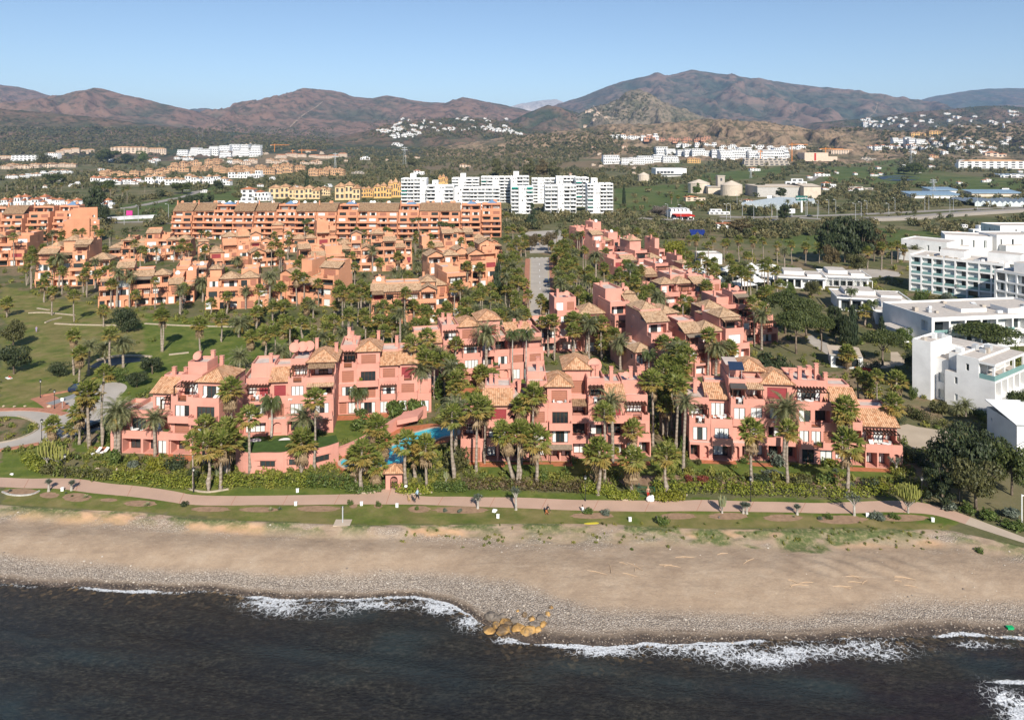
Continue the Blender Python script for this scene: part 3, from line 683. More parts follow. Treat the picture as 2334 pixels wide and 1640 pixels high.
            for xa,q in((x0,1),(x1,-1)):
                b.poly([(xa,y0,z+t),(xm,y0,z+t+h),(xm,y1,z+t+h),(xa,y1,z+t)][::q],0,[(0,0),(0,sl),(d,sl),(d,0)][::q])
                b.poly([(xa,y0,z),(xm,y0,z+h),(xm,y1,z+h),(xa,y1,z)][::-q],1)
                b.poly([(xa,y0,z),(xa,y0,z+t),(xm,y0,z+t+h),(xm,y0,z+h)],1)
            s.w.poly([(x0+ov,y0+ov,z-.03),(x1-ov,y0+ov,z-.03),(xm,y0+ov,z+h)])
        b.obj('roof',[mat or s.tile,s.dark],s.e)
    def pergola(s,x0,x1,y0,y1,z,mat=None):
        b=MB();x0+=s.xo;x1+=s.xo;y0+=s.yo;y1+=s.yo;z+=s.zo
        for y in(y0+.15,y1-.4):b.box(x0,x1,y-.08,y+.08,z-.18,z)
        n=max(4,int((x1-x0)/.55))
        for i in range(n):
            x=x0+(x1-x0)*(i+.5)/n;b.box(x-.06,x+.06,y0-.4,y1,z+.003,z+.16)
        for x in(x0+.12,x1-.12):b.box(x-.09,x+.09,y0+.06,y0+.24,z-2.55,z-.185)
        b.obj('pergola',[mat or s.dark],s.e)
    def canopy(s,x0,x1,y0,y1,z,mat=None):
        s.roof('B',x0+.15,x1-.15,y0+.55,y1,z,.1,mat or s.r.choice([TILE3,TILE2,REED]),rise=(y1-y0)*.26)
        for x in(x0+.35,x1-.35):
            b=MB();b.box(x+s.xo-.07,x+s.xo+.07,y0+s.yo+.6,y0+s.yo+.74,z+s.zo-2.4,z+s.zo+.02);b.obj('canopy_post',[s.dark],s.e)
    def chimney(s,x,y,z0,h=1.7,mat=None):
        b=MB();b.box(-.32,.32,-.28,.28,0,h);b.box(-.4,.4,-.36,.36,h+.001,h+.12);b.box(-.27,.27,-.23,.23,h+.121,h+.42);b.box(-.4,.4,-.36,.36,h+.421,h+.52)
        b.obj('chimney',[mat or s.wm],s.e,loc=(x+s.xo,y+s.yo,z0+s.zo))
    def dish(s,x,y,z,r=.75,mat=None):
        b=MB();n=14;T=Matrix.Rotation(-.5,4,'X')@Matrix.Rotation(PI/2,4,'X')
        rings=[]
        for q in range(4):
            rr_=r*q/3;rings.append([T@Vector((rr_*math.cos(2*PI*k/n),rr_*math.sin(2*PI*k/n),.28*r*(q/3)**2))for k in range(n)])
        for q in range(3):
            for k in range(n):
                j=(k+1)%n
                b.poly([rings[q][k],rings[q][j],rings[q+1][j],rings[q+1][k]])if q else b.poly([rings[0][0],rings[1][k],rings[1][j]])
        b.bar((0,.1,0),(0,.1,-r-.5),.05)
        b.obj('satellite_dish',[mat or s.wm],s.e,loc=(x+s.xo,y+s.yo,z+s.zo+r+.3))
    def bay(s,x0,x1,lv,roof='F',depth=11.0,z0=0.0,hf=3.05,rd=6.0,ra=None,la=None):
        zb=z0;prev=lv[0][0]
        for i,L in enumerate(lv):
            sb,ops,bal=L[0],L[1],(L[2]if len(L)>2 else '');ex=L[3]if len(L)>3 else ''
            zt=zb+hf;top=i==len(lv)-1;d1=depth if not top else max(sb+rd,depth-1)
            lw=[(d1-sb-2.6,d1-sb-1.6,zb+1.0,zb+2.1,.18,'W')]if la and i in la else[]
            rw=[(1.4,2.4,zb+1.0,zb+2.1,.18,'W')]if ra and i in ra else[]
            s.mass(x0,x1,sb,d1,zb+(s.base if i==0 and z0==0 else-.02),zt,s.layout(x0,x1,zb,ops,hf),lw,rw)
            fr=sb
            if bal=='T':fr=prev;s.balc(x0,x1,prev,sb,zb,'N' in ex,slab=False)if sb-prev>.5 else None
            elif bal:fr=sb-float(bal);s.balc(x0+.1,x1-.1,fr,sb,zb,'N' in ex)
            if 'P' in ex:s.pergola(x0+.2,x1-.2,min(fr+.3,sb-1.6),sb-.02,zb+2.6)
            if 'C' in ex:s.canopy(x0,x1,min(fr,sb-1.7),sb-.03,zb+2.3)
            prev=sb;zb=zt
        sb=lv[-1][0];d1=max(sb+rd,depth-1)
        if roof=='H':s.roof('H',x0,x1,sb,sb+rd,zb)
        elif roof=='G':s.roof('G',x0,x1,sb,sb+rd,zb)
        elif roof=='B':
            s.roof('B',x0+.1,x1-.1,sb,sb+3.6,zb);s.mass(x0+.05,x1-.05,sb+3.62,d1-.3,zb-.01,zb+1.95);s.parapet(x0,x1,sb+3.7,d1-.3,zb+1.95,.35)
        elif roof=='F':s.parapet(x0,x1,sb,d1,zb)
        return zb
    def scatter(s,x0,x1,y0,y1,z,n,dishes=1):
        for i in range(n):s.chimney(s.r.uniform(x0,x1),s.r.uniform(y0,y1),z-.3,s.r.uniform(1.4,2.3))
        for i in range(dishes):s.dish(s.r.uniform(x0,x1),s.r.uniform(y0,y1),z,s.r.uniform(.55,.95))
# ------------------------------------------------------------------ the pink blocks along the sea
GP='pink terraced blocks facing the sea'
def front(lab,xa,ya,xb,yb,seed,wall=PINK):return House('apartment_block',lab,'apartment block',at0(xa,ya),at0(xb,yb),wall=wall,group=GP,det=2,seed=seed)
h=front('leftmost pink block on the sea front, with hipped tower roof beside the two white loungers',247,1030,505,1040,1)
h.bay(0,2.4,[(0.6,'w'),(2.0,'O','T')],depth=9)
h.bay(2.4,6.4,[(0,'O'),(2.2,'W','T'),],depth=10);h.bay(6.4,11.3,[(0,'OW'),(2.4,'WO','T')],depth=11)
h.bay(5.6,11.0,[(4.6,'WW','','')],'B',depth=11,z0=6.1);h.pergola(8.2,11.2,2.6,4.6,8.7)
h.bay(11.3,15.4,[(0.3,'O'),(0.8,'S',1.2),(0.8,'W',1.3),(4.0,'W','T','PN')],depth=12)
h.mass(11.6,15.3,6.0,10,12.2,14.2);h.parapet(11.6,15.3,6.0,10,14.2,.5);h.chimney(12.4,8.5,14.2,1.2)
z=h.bay(15.5,20.4,[(0.6,'O'),(0.4,'W',1.2),(0.4,'W',1.5),(2.4,'W','T')],'H',depth=11.5,rd=7,ra=(1,2,3))
h.chimney(16.3,9.6,z,2.2);h.chimney(14.9,9,14.0,1.6);h.chimney(7.5,8.5,11,1.4);h.chimney(10,8.2,11,1.5);h.dish(11.2,4.8,9.2,1.1);h.dish(12.6,7.5,14.2,.8);h.done()

h=front('long pink block with three satellite dishes, behind the round lawn beds',543,997,745,987,2)
h.bay(0,5.4,[(0,'O'),(1.6,'W','T'),(3.6,'OR','T','PN')],depth=12);h.mass(1.0,5.4,6.5,12,9.15,11.4);h.parapet(1.0,5.4,6.5,12,11.4,.5);h.chimney(4.6,7,11.3,1.9)
h.bay(5.4,8.7,[(0.2,'A'),(1.4,'S'),(3.0,'R','T')],'B',depth=12)
h.bay(8.7,12.2,[(0,'O'),(1.2,'W','T'),(2.2,'W','T'),(5.0,'O','T','PN')],depth=13)
z=h.bay(12.2,17.4,[(0.3,'WA'),(0.9,'W',1.2),(2.2,'O','T','C'),(4.6,'O','T','C')],'H',depth=13,rd=7.5,ra=(2,3))
for i,xq in enumerate((8.9,10.4,11.7)):h.dish(xq,8.5+.3*i,12.9,1.05)
h.chimney(9,10,12.2,2.6);h.chimney(12.8,12,z,2.4);h.chimney(17,9.5,z,2.0)
h.xo,h.yo=17.4,9.0
h.bay(0,3.6,[(0.4,'SW'),(0.9,'W',1.1),(1.4,'S','T'),(4.6,'W','T','PN')],depth=13);h.scatter(0,3,8,11,12.2,2,1)
z=h.bay(3.7,8.2,[(0,'W'),(0.6,'S'),(0.6,'W',1.4),(1.9,'S','T')],'H',depth=12,rd=7)
h.chimney(7.6,9,z,2.0);h.chimney(1.2,11,12,2.6)
h.bay(8.2,12,[(0,'WS'),(0.8,'W',1.0,'P'),(2.0,'S','T')],'B',depth=12)
h.bay(12,16,[(0.2,'WS'),(1.2,'S','T'),(2.6,'R','T','N')],'B',depth=12,ra=(1,2));h.chimney(11.5,9,11,2);h.chimney(15.2,9,11,2.2)
h.bay(16,18.8,[(-.4,'W'),(2.2,'-','T')],'N',depth=9,hf=3.0);h.done()

h=front('pink block behind the curved pool, between the long dish-topped block and the palm road',950,886,1262,862,3)
h.bay(0,6.2,[(0.8,'OW'),(1.8,'WA','T'),(3.2,'S','T')],'B',depth=12)
h.bay(6.2,10.2,[(0,'A'),(0.8,'W',1.1),(1.4,'S','T'),(4.0,'W','T','PN')],depth=13)
z=h.bay(10.2,15,[(0.2,'Sw'),(0.6,'W',1.3),(2.0,'W','T','P'),(4.2,'S','T')],'H',depth=13,rd=7);h.scatter(6.5,10,7,11,12.5,3,1)
h.bay(15,22,[(1,'OWA'),(1.8,'OW',1.2,'N'),(3.2,'WO','T')],depth=13);z2=h.bay(15.5,20.6,[(7,'R')],'H',depth=15,z0=9.15,rd=7,hf=3.6)
h.bay(22,30.2,[(1.2,'WWA'),(2.0,'SS','T'),(3.8,'S-','T','C')],depth=14,ra=(1,2));h.scatter(21,29,7,12,9.6,4,1)
h.roof('B',22.5,28,6,10,9.3);h.done()

h=front('central pink block on the sea front with two hipped roofs, right of the turquoise pool',1050,1052,1490,1050,4)
h.bay(0,4.1,[(0,'S'),(2.4,'O','T','P')],depth=10)
h.bay(4.1,8.7,[(0.2,'OO'),(0.9,'W','T','P'),(1.6,'R','T')],'B',depth=11);h.scatter(4.5,8,6,8,11,2,0)
h.bay(8.7,11.6,[(0.4,'O'),(1.2,'O','T'),(3.0,'-','T','C')],depth=12);h.scatter(8.8,11,7,10,9.3,2,1)
h.bay(11.6,15.2,[(0.3,'O'),(0.3,'W'),(0.3,'S',1.2),(3.0,'W','T','P')],depth=12);h.mass(11.7,15.1,6.5,11,12.2,13.2);h.parapet(11.7,15.1,6.5,11,13.2,.4);h.chimney(13.8,8.5,13,2.2)
h.bay(15.2,19.4,[(0.1,'OO','','C'),(0.2,'W'),(0.2,'W',1.4),(2.2,'S','T')],'H',depth=12,rd=6.5,ra=(1,2))
h.bay(19.4,22.5,[(1.2,'O'),(2.4,'O','T'),(4.8,'O','T','C')],depth=13);h.bay(18.8,23.4,[(7.5,'S','')],'H',depth=15,z0=9.15,rd=7.5,hf=4.4)
h.bay(22.5,25.6,[(1.2,'SA'),(1.9,'O',1.1,'N'),(2.4,'S'),(4.4,'O','T','PN')],depth=13);h.dish(24.4,9,12.3,1.3);h.scatter(23,25,8,11,12.3,2,0)
h.bay(25.6,29,[(1.0,'O'),(2.4,'O','T'),(3.8,'R','T')],'B',depth=13);h.chimney(27.5,9,11,2.2)
h.bay(29,33.4,[(1.8,'WO'),(2.6,'S','T'),(4.6,'O','T','PN')],depth=13,ra=(1,2));h.mass(29.2,33.2,7.5,12,9.15,11.2);h.parapet(29.2,33.2,7.5,12,11.2,.45);h.scatter(29.6,33,8.5,11,11.3,2,1);h.done()

h=front('rightmost pink block on the sea front, with solar panels and purple flowers on its terraces',1572,1046,2030,1068,5)
h.bay(0,3.7,[(0,'OA'),(0.6,'W'),(0.6,'W',1.1),(3.8,'O','T','PN')][:2]+[(2.8,'O','T','PN')],depth=12);h.scatter(.5,3,7,10,9.5,1,1)
h.bay(3.7,7.4,[(0,'O'),(0.5,'W',1.0),(4.4,'W','T')],'B',depth=12)
h.bay(7.4,10.4,[(0.4,'AO'),(1.4,'A',''),(2.2,'W',1.4),(4.2,'O','T','N')],depth=14);h.bay(10.4,13.4,[(0.9,'O'),(1.8,'O','T'),(2.6,'W','T'),(5.0,'O','T','C')],depth=14)
b=MB();T=Matrix.Translation((8.9,5.4,15.0))@Matrix.Rotation(.42,4,'X')
b.box(-1.3,1.3,-1.1,1.1,-.05,.05,0,T);b.bar((7.8,5.9,12.2),(7.8,5.9,15.1),.05,1);b.bar((10,5.9,12.2),(10,5.9,15.1),.05,1)
b.obj('solar_panel',[plain('solar_panel_blue',(.02,.035,.07),.15,.7,.1,3),STEEL],h.e);h.canopy(7.5,10.3,2.2,4.2,11.6,DARKC)
h.mass(7.6,10,8,13,12.2,14.4);h.bay(10,14.6,[(8.6,'-')],'H',depth=15,z0=11.5,rd=6.5,hf=1.6)
h.bay(13.4,18.6,[(1.2,'OO'),(2.0,'O','T'),(3.4,'W','T'),(5.0,'R','T','')],'H',depth=14,rd=7,hf=3.0)
h.bay(18.6,24.6,[(0.6,'WW'),(1.1,'WWS',1.2,'N'),(2.6,'WO','T','N'),(5.6,'W','T','P')],depth=14,hf=3.0);h.scatter(19,23,8,12,12.3,4,1)
h.bay(24.6,29.4,[(0.9,'OO'),(1.6,'WO',1.4),(4.4,'W','T','N')],'B',depth=13,ra=(1,2));h.chimney(24.9,7,11,2.4);h.chimney(23.9,9,12,2.4)
h.bay(29.4,35.4,[(0.1,'OOA'),(2.6,'OWO','T','P')],'B',depth=11,ra=(1,));h.done()

# ------------------------------------------------------------------ blocks further back, bay by bay from a seed
def block(lab,xa,ya,xb,yb,fl,seed,wall,depth=15,tile=TILE2,gable=.1,group=None,per=.35,two=True):
    h=House('apartment_block',lab,'apartment block',at0(xa,ya),at0(xb,yb),wall=wall,group=group,det=1,seed=seed,tile=tile)
    r=h.r;x=0.0;W=h.W;i=0
    while x<W-1.5:
        bw=min(r.uniform(4.0,6.4),W-x)
        if W-x-bw<2.5:bw=W-x
        n=max(2,fl+r.choice([-1,-1,0,0,0,1]));sb=r.uniform(0,1.6);lv=[]
        for q in range(n):
            if q==0:lv.append((sb,r.choice(['O','OW','WA','O','WO','S'])))
            else:
                st=r.choice([.5,1.4,2.4])if q<n-1 else r.uniform(2,3.4);sb+=st
                ex=('P' if r.random()<per else '')+('C' if r.random()<.22 and q==n-1 else '')+('N' if r.random()<.4 else '')
                lv.append((sb,r.choice(['W','S','O','WO','W','R','O','WS']),'T' if st>.8 else r.choice(['',1.2]),ex if st>.8 else ''))
        rf=r.choices(['H','B','F','G'],[.33,.27,.4-gable/2,gable])[0]
        z=h.bay(x,x+bw,lv,rf,depth=max(depth,sb+6),rd=min(7,max(5,bw*1.1)),ra=(1,2)if x+bw>W-.1 else None,la=(1,2)if x==0 else None)
        if two and r.random()<.75: # the taller rear part of the stepped block
            k=r.uniform(.2,.8);z2=z+r.choice([0,1.6,3.0])-(0 if rf in 'F' else 2.5)
            h.mass(x+k,x+bw-.1,depth-5,depth+4,-1,z2+1.2);
            q=r.random()
            if q<.4:h.roof(r.choice('HHG')if gable>.2 else 'H',x+k,x+bw-.1,depth-5,depth+2.5,z2+1.2)
            else:h.parapet(x+k,x+bw-.1,depth-5,depth+4,z2+1.2,r.uniform(.5,1.0))
            for _ in range(r.randrange(1,3)):h.chimney(r.uniform(x+.6,x+bw-.6),depth-r.uniform(-1,3.5),z2+1.0,r.uniform(1.4,2.2))
            if r.random()<.4:h.dish(x+bw/2,depth-4,z2+1.2,.8,h.wm if r.random()<.6 else WPAINT)
        elif rf=='F':h.chimney(x+bw*.3,sb+4,z,1.8);h.dish(x+bw*.7,sb+3,z,.8,h.wm if r.random()<.6 else WPAINT)
        x+=bw;i+=1
    h.done();return h
GM='stepped pink and salmon blocks among the palms'
for a in[
  ('pink block with two tiled shed roofs beside the lower end of the palm road',1232,808,1388,800,3,21,PINK),
  ('small pink block with a tiled shed roof between date palms right of the palm road',1410,812,1480,806,3,22,PINK),
  ('tall pink block with big blank walls left of the umbrella pines',1462,872,1712,848,3,23,PINK),
  ('pink block with orange flowers on its terrace, touching the umbrella pines',1630,792,1775,782,3,24,PINK),
  ('pink block with dark canopy terrace stepping down the right-hand chain',1528,722,1660,712,3,25,PINK),
  ('pink block with tiled pyramid roof in the middle of the right-hand chain',1452,668,1585,660,3,26,PINK),
  ('pink block with many chimneys halfway up the right-hand chain',1408,632,1530,624,3,27,PINK),
  ('pink block with shaded tile roofs near the top of the right-hand chain',1368,600,1470,592,3,28,PINK),
  ('farthest pink block at the top end of the right-hand chain',1330,574,1402,570,3,29,PINK),
  ('pink block with purple shrubs on its wall, half hidden under the umbrella pines',1560,830,1640,818,2,30,PINK)]:block(*a,group=GM)
for a in[
  ('salmon block at the left lawn with a palm shadow on its wall',78,655,238,650,4,41,SALM),
  ('salmon block with a pyramid tile roof above the left lawn',222,704,442,690,3,42,SALM2),
  ('salmon block with twin tile roofs in front of the long block',243,598,431,592,3,43,SALM),
  ('wide salmon block with grey reed awnings above the central lawn',466,708,612,700,3,44,SALM),
  ('salmon wing with square corner window above the central lawn',618,690,752,700,3,45,SALM),
  ('salmon block with steep gables between two date palms',452,612,572,604,3,46,SALM,13,TILE2,.7),
  ('plain salmon gabled house next to the slim conifer',576,612,650,606,3,47,SALM,13,TILE2,.8),
  ('salmon block with pyramid roof and solar panels amid date palms',655,646,790,636,3,48,SALM),
  ('salmon block with round-arched ground floor behind the blue pool',766,622,940,616,4,49,SALM),
  ('salmon block left of the palm road in front of the long block end',966,596,1146,588,3,50,SALM,14,TILE2,.3),
  ('tall salmon block with blank gabled walls beside the cypress',984,664,1146,652,4,51,SALM,14,TILE2,.6),
  ('salmon block with pyramid roof right of the small blue pool',846,742,996,736,3,52,SALM),
  ('narrow salmon block with palm shadows left of the cypress',992,724,1072,716,4,53,SALM),
  ('salmon block cut by the left edge of the picture under palms',-40,608,52,606,3,54,SALM2),
  ('low salmon link block between palms behind the central lawn',400,650,470,646,2,55,SALM),
  ('salmon block peeping over the gabled house in the middle',570,580,700,574,3,56,SALM,12,TILE2,.3),
  ('salmon block with square tower under the right end of the long block',1040,640,1120,636,3,57,SALM,10),
  ('salmon terrace block beside the reed awnings and date palms',700,590,770,586,3,58,SALM,12)]:block(*a,group=GM)

# ------------------------------------------------------------------ the long five-storey block and its left neighbour
def longblock(lab,xa,ya,xb,yb,nb,seed,floors=4,top=True):
    h=House('apartment_block',lab,'apartment block',at0(xa,ya),at0(xb,yb),wall=SALM2,det=1,seed=seed,tile=TILE2,group='long salmon blocks behind the complex')
    bw=h.W/nb;r=h.r;hf=3.2
    for i in range(nb):
        x0,x1=i*bw,(i+1)*bw;yo=1.2*math.sin(i*1.7);c=max(0,i-nb+4);yo+=c*c*.9
        lv=[(yo,'OO' if r.random()<.7 else 'WO')]+[(yo+.1*q,r.choice(['OO','OO','WO','OW']),r.choice([1.5,1.7]))for q in range(1,floors)]
        z=h.bay(x0,x1-.3,lv,'N',depth=yo+14,hf=hf,rd=14)
        if not top:continue
        h.mass(x0,x1-.3,yo+2.2,yo+13,z,z+hf,h.layout(x0,x1-.3,z,r.choice(['WS','OW','SW','OO']),hf));h.balc(x0,x1-.3,yo+.2,yo+2.2,z,slab=False)
        k=i%3
        if k<2 and i<nb-2:h.roof('B',x0+.4,x1-.8,yo+2.2,yo+8.2,z+hf,mat=TILE3,rise=4.4);h.mass(x0+.4,x1-.8,yo+8.3,yo+13,z+hf,z+hf+4.3)
        else:
            h.balc(x0,x1-.3,yo+2.3,yo+6.5,z+hf,slab=False);h.mass(x0+.2,x1-.5,yo+6.5,yo+13,z+hf,z+hf+3.2,h.layout(x0+.2,x1-.5,z+hf,'OO',3.2));h.parapet(x0+.2,x1-.5,yo+6.5,yo+13,z+hf+3.2,.6)
            if r.random()<.6:h.pergola(x0+1,x1-1.5,yo+3,yo+6.4,z+hf+2.7)
            h.roof('H',x0+bw*.3,x0+bw*.3+5,yo+8,yo+13,z+hf+3.3,mat=BLUET if i%2 or nb>12 and k==2 else TILE3,rise=2.2)
        for _ in range(2):h.dish(x0+r.uniform(2,bw-2),yo+9.5,z+hf+3.6,.9,WPAINT if r.random()<.4 else h.wm)
        if r.random()<.5:h.chimney(x0+.5,yo+7,z+hf+2,3.5)
    h.done();return h
longblock('long five-storey salmon block with brown tile roofs and blue pyramid skylights',391,545,1143,545,16,71)
h=longblock('salmon block at left edge with glass balustrades, next to the open green field',-150,556,150,553,6,72)
h=House('apartment_block','square salmon end block with blank wall and roof parapets beside the open green field','apartment block',at0(152,556),at0(222,552),wall=SALM2,seed=73,group='long salmon blocks behind the complex')
h.mass(0,11,0,14,-1,13);h.parapet(0,11,0,14,13,.8);h.mass(2,h.W,3,14,-1,18,h.layout(11.3,h.W-.3,13,'w',3));h.parapet(2,h.W,3,14,18,.8)
h.mass(-1.5,0,1.5,8,-1,12.7)
for q in range(4):h.balc(-4,-1.5,.5,7,1+3.1*q)
for q in range(4):h.mass(11.2,h.W+1,1.2+.1*q,9,3.2*q,3.2*q+2.9,h.layout(11.2,h.W+1,3.2*q,'w',3));
h.chimney(5,6,13,1);h.done()

# ------------------------------------------------------------------ white towers
def tower(lab,xa,yb,xb,top,nb,seed,pent=0,awn=(),blind=0,dep=15,zg=0):
    a=at0(xa,yb);b=at0(xb,yb);h=House('apartment_tower',lab,'apartment tower',a,b,wall=WHITE,seed=seed,group='white apartment towers behind the long block');h.floor=WHITE;h.deck=WHITE;h.dark=STEEL
    H_=(yb-top)/F*a.y;fl=max(3,round(H_/3.05));hf=H_/fl;bw=h.W/nb;r=h.r
    for i in range(nb):
        bl=(i==blind);yo=0 if not bl else-.8
        yo+=r.uniform(-1.2,1.2)
        for q in range(fl):
            z=q*hf
            ops='-ww' if bl else r.choice(['O','OO'])if bw>5 else 'O'
            h.mass(i*bw+.1,(i+1)*bw-.05,yo,dep,z-(1 if q==0 else .02),z+hf,h.layout(i*bw+.1,(i+1)*bw-.05,z,ops,hf))
            if not bl:
                h.balc(i*bw+.25,(i+1)*bw-.2,yo-1.5,yo,z+.05,h=.95)
                if(i,q)in awn:
                    bb=MB();T=Matrix.Translation(((i+.5)*bw,yo-1.0,z+2.5))@Matrix.Rotation(.5,4,'X');bb.box(-bw*.4,bw*.4,-1,1,-.03,.03,0,T);bb.obj('awning',[FABG],h.e)
        h.parapet(i*bw+.1,(i+1)*bw-.05,yo,dep,fl*hf,.7)
    for xq,w_,hh in([]if not pent else[(h.W*pent,5,4.5)]):
        h.mass(xq-w_/2,xq+w_/2,4,10,fl*hf-.1,fl*hf+hh,[(xq-.6,xq+.6,fl*hf+1.2,fl*hf+2.4,.2,'w')]);h.parapet(xq-w_/2,xq+w_/2,4,10,fl*hf+hh,.3)
    h.done()
for a in[
 ('white tower standing behind the orange house at the left of the towers',914,472,972,408,4,101,.45,((0,4),(0,3)),3),
 ('lower white tower with a long window band behind the conifer',972,474,1034,424,3,102,.3,(),1),
 ('white tower with a square lift house right of the conifer',1030,462,1092,407,4,103,.4,(),1),
 ('broad white tower directly above the right end of the long block',1036,486,1140,429,6,104,0,((4,1),),0),
 ('white rear tower with a green awning on its top floor',1096,462,1164,404,5,105,0,((0,6),(1,3)),2),
 ('slim front tower with two wide green awnings',1165,487,1216,427,3,106,0,((0,6),(2,6),(2,5)),1),
 ('tall white rear tower with a lift house behind the slim one',1164,466,1206,403,3,107,.3,(),0),
 ('white rear tower with blue-shaded side between two front towers',1212,464,1268,408,4,108,0,(),1),
 ('white tower with many small windows beside the parked cars',1242,486,1314,424,5,109,0,(),2),
 ('white rear tower above the many-windowed one',1268,466,1316,404,3,110,0,(),0),
 ('white tower with a green awning near its top, second from the right',1312,470,1342,406,2,111,0,((0,6),(0,2)),5),
 ('rightmost white tower with stacked balconies and a tall lift house',1338,486,1398,420,4,112,.3,((0,1),(0,3)),1)]:tower(*a)
# ------------------------------------------------------------------ roads, paths, patios, pools
PROM=plain('pink_concrete',(0.48,0.325,0.245),0.9,0.15,0.10,0.25);PALE=plain('pale_concrete',(0.47,0.385,0.30),0.9,0.15,0.12,0.3)
ASPH=plain('worn_pale_asphalt',(0.40,0.36,0.315),0.95,0.1,0.14,0.2);COURT=plain('sandy_paving',(0.44,0.36,0.27),0.95,0.1,0.13,0.2)
BRICKP=plain('brick_pavement',(0.40,0.185,0.12),0.9,0.1,0.2,1.2);HWAY=plain('motorway_asphalt',(0.30,0.27,0.24),0.95,0.1,0.1,0.1);KERB=plain('stone_kerb',(0.40,0.33,0.25),0.9,0.1,0.3,2.5)
BEDS=plain('planting_soil',(0.30,0.195,0.125),0.95,0.1,0.25,1.5);LAWNM=plain('terrace_lawn',(0.05,0.085,0.022),0.95,0.1,0.3,0.8)
m=bpy.data.materials.new('pool_water');n=nodes_of(m);p=wpos(n)
c=ramp(n,noise(n,p,0.35,3),[(0.35,(0.02,0.36,0.46)),(0.65,(0.06,0.52,0.60))]);out(n,pbsdf(n,c,0.15,0.15,bump(n,noise(n,p,2.5,3),0.06,0.7)));POOLW=m
m=bpy.data.materials.new('pond_water');n=nodes_of(m);out(n,pbsdf(n,(0.014,0.02,0.028),0.35,0.06,bump(n,noise(n,wpos(n),2),0.03,0.5)));PONDW=m
AVOID=[]
def sheet(name,pts,mat,lift=.012,avoid=True,kind='structure',z=None):
    W_=[at(x,y)for x,y in pts]if z is None else[at0(x,y,z)for x,y in pts]
    b=MB();P=[(p.x,p.y,(p.z if z is None else z)+lift)for p in W_]
    if sum(P[i][0]*P[(i+1)%len(P)][1]-P[(i+1)%len(P)][0]*P[i][1]for i in range(len(P)))<0:P=P[::-1]
    b.poly(P);o=b.obj(name,[mat]);tag(o,kind=kind)
    if avoid:AVOID.append([(p[0],p[1])for p in P])
    return o
def smooth(pts,k=3):
    for _ in range(k):
        q=[pts[0]]
        for a,c in zip(pts[:-1],pts[1:]):q+=[(a[0]*.75+c[0]*.25,a[1]*.75+c[1]*.25),(a[0]*.25+c[0]*.75,a[1]*.25+c[1]*.75)]
        pts=q+[pts[-1]]
    return pts
def ribbon(name,px,wid,mat,lift=.012,h=0.0,kind='structure',label=None,cat=None,sub=2,avoid=True,off=0.0,zf=None):
    """strip along measured points; h > 0 makes it a raised kerb or wall"""
    P=[at(x,y)for x,y in smooth(px,sub)];b=MB();n_=len(P);L,Rr=[],[]
    for i,p in enumerate(P):
        d=P[min(i+1,n_-1)]-P[max(i-1,0)];d.z=0;d.normalize();s_=Vector((-d.y,d.x,0));z=(zf if zf is not None else p.z)+lift
        L.append(Vector((p.x,p.y,z))+s_*(wid/2+off));Rr.append(Vector((p.x,p.y,z))-s_*(wid/2-off))
    up=Vector((0,0,h))
    for i in range(n_-1):
        b.poly([Rr[i]+up,Rr[i+1]+up,L[i+1]+up,L[i]+up])
        if h:
            dn=Vector((0,0,-.3));b.poly([L[i]+dn,L[i]+up,L[i+1]+up,L[i+1]+dn]);b.poly([Rr[i]+up,Rr[i]+dn,Rr[i+1]+dn,Rr[i+1]+up])
    if h:
        for i in(0,-1):b.poly([L[i]+dn,Rr[i]+dn,Rr[i]+up,L[i]+up])
    o=b.obj(name,[mat])
    if label:tag(o,label,cat);THINGS.append(o)
    else:tag(o,kind=kind)
    if avoid:AVOID.append([(p.x,p.y)for p in L]+[(p.x,p.y)for p in Rr[::-1]])
    return o
PT=[(-80,1090),(0,1087),(60,1091),(149,1089),(198,1093),(248,1102),(317,1107),(400,1119),(441,1129),(545,1130),(629,1129),(796,1126),(850,1125),(876,1112),(912,1113),(925,1127),(982,1132),(1045,1131),(1094,1133),(1191,1133),(1300,1139),(1428,1140),(1538,1141),(1611,1138),(1711,1143),(1773,1143),(1865,1147),(1974,1142),(2047,1140),(2100,1144),(2158,1158),(2212,1178)]
PB=[(-80,1108),(0,1109),(60,1113),(130,1112),(210,1124),(288,1130),(367,1140),(433,1151),(525,1152),(587,1150),(671,1151),(755,1149),(900,1149),(971,1150),(1063,1154),(1173,1157),(1300,1163),(1428,1165),(1483,1166),(1574,1164),(1684,1166),(1791,1167),(1883,1170),(1974,1169),(2002,1166),(2066,1168),(2120,1171),(2158,1180),(2200,1194)]
sheet('promenade',smooth(PT,2)+smooth(PB,2)[::-1],PROM,.03)
sheet('footpath',[(2212,1178),(2334,1224),(2420,1262),(2420,1290),(2334,1237),(2270,1217),(2200,1194)],PALE,.03)
ROADP=smooth([(-60,936),(0,936),(60,934),(110,938),(147,945),(160,925),(130,912),(175,895),(215,880),(262,868),(298,880),(262,910),(258,955),(240,975),(200,986),(140,998),(83,1012),(0,1024),(-60,1030)],2)+smooth([(-60,1012),(0,1009),(40,1001),(72,988),(88,976),(86,967),(68,956),(40,949),(0,948),(-60,950)],2)
sheet('road',ROADP,ASPH,.02);ribbon('kerb',[(-60,935),(0,934),(60,932),(112,936),(148,944)],1.6,BRICKP,.03,.1);ribbon('kerb',[(0,1026),(50,1018),(88,1011)],1.2,BRICKP,.03,.1);ribbon('kerb',[(-20,1011),(0,1009),(40,1001),(72,988),(88,976),(86,967),(68,956),(40,948)],.35,KERB,.03,.14)
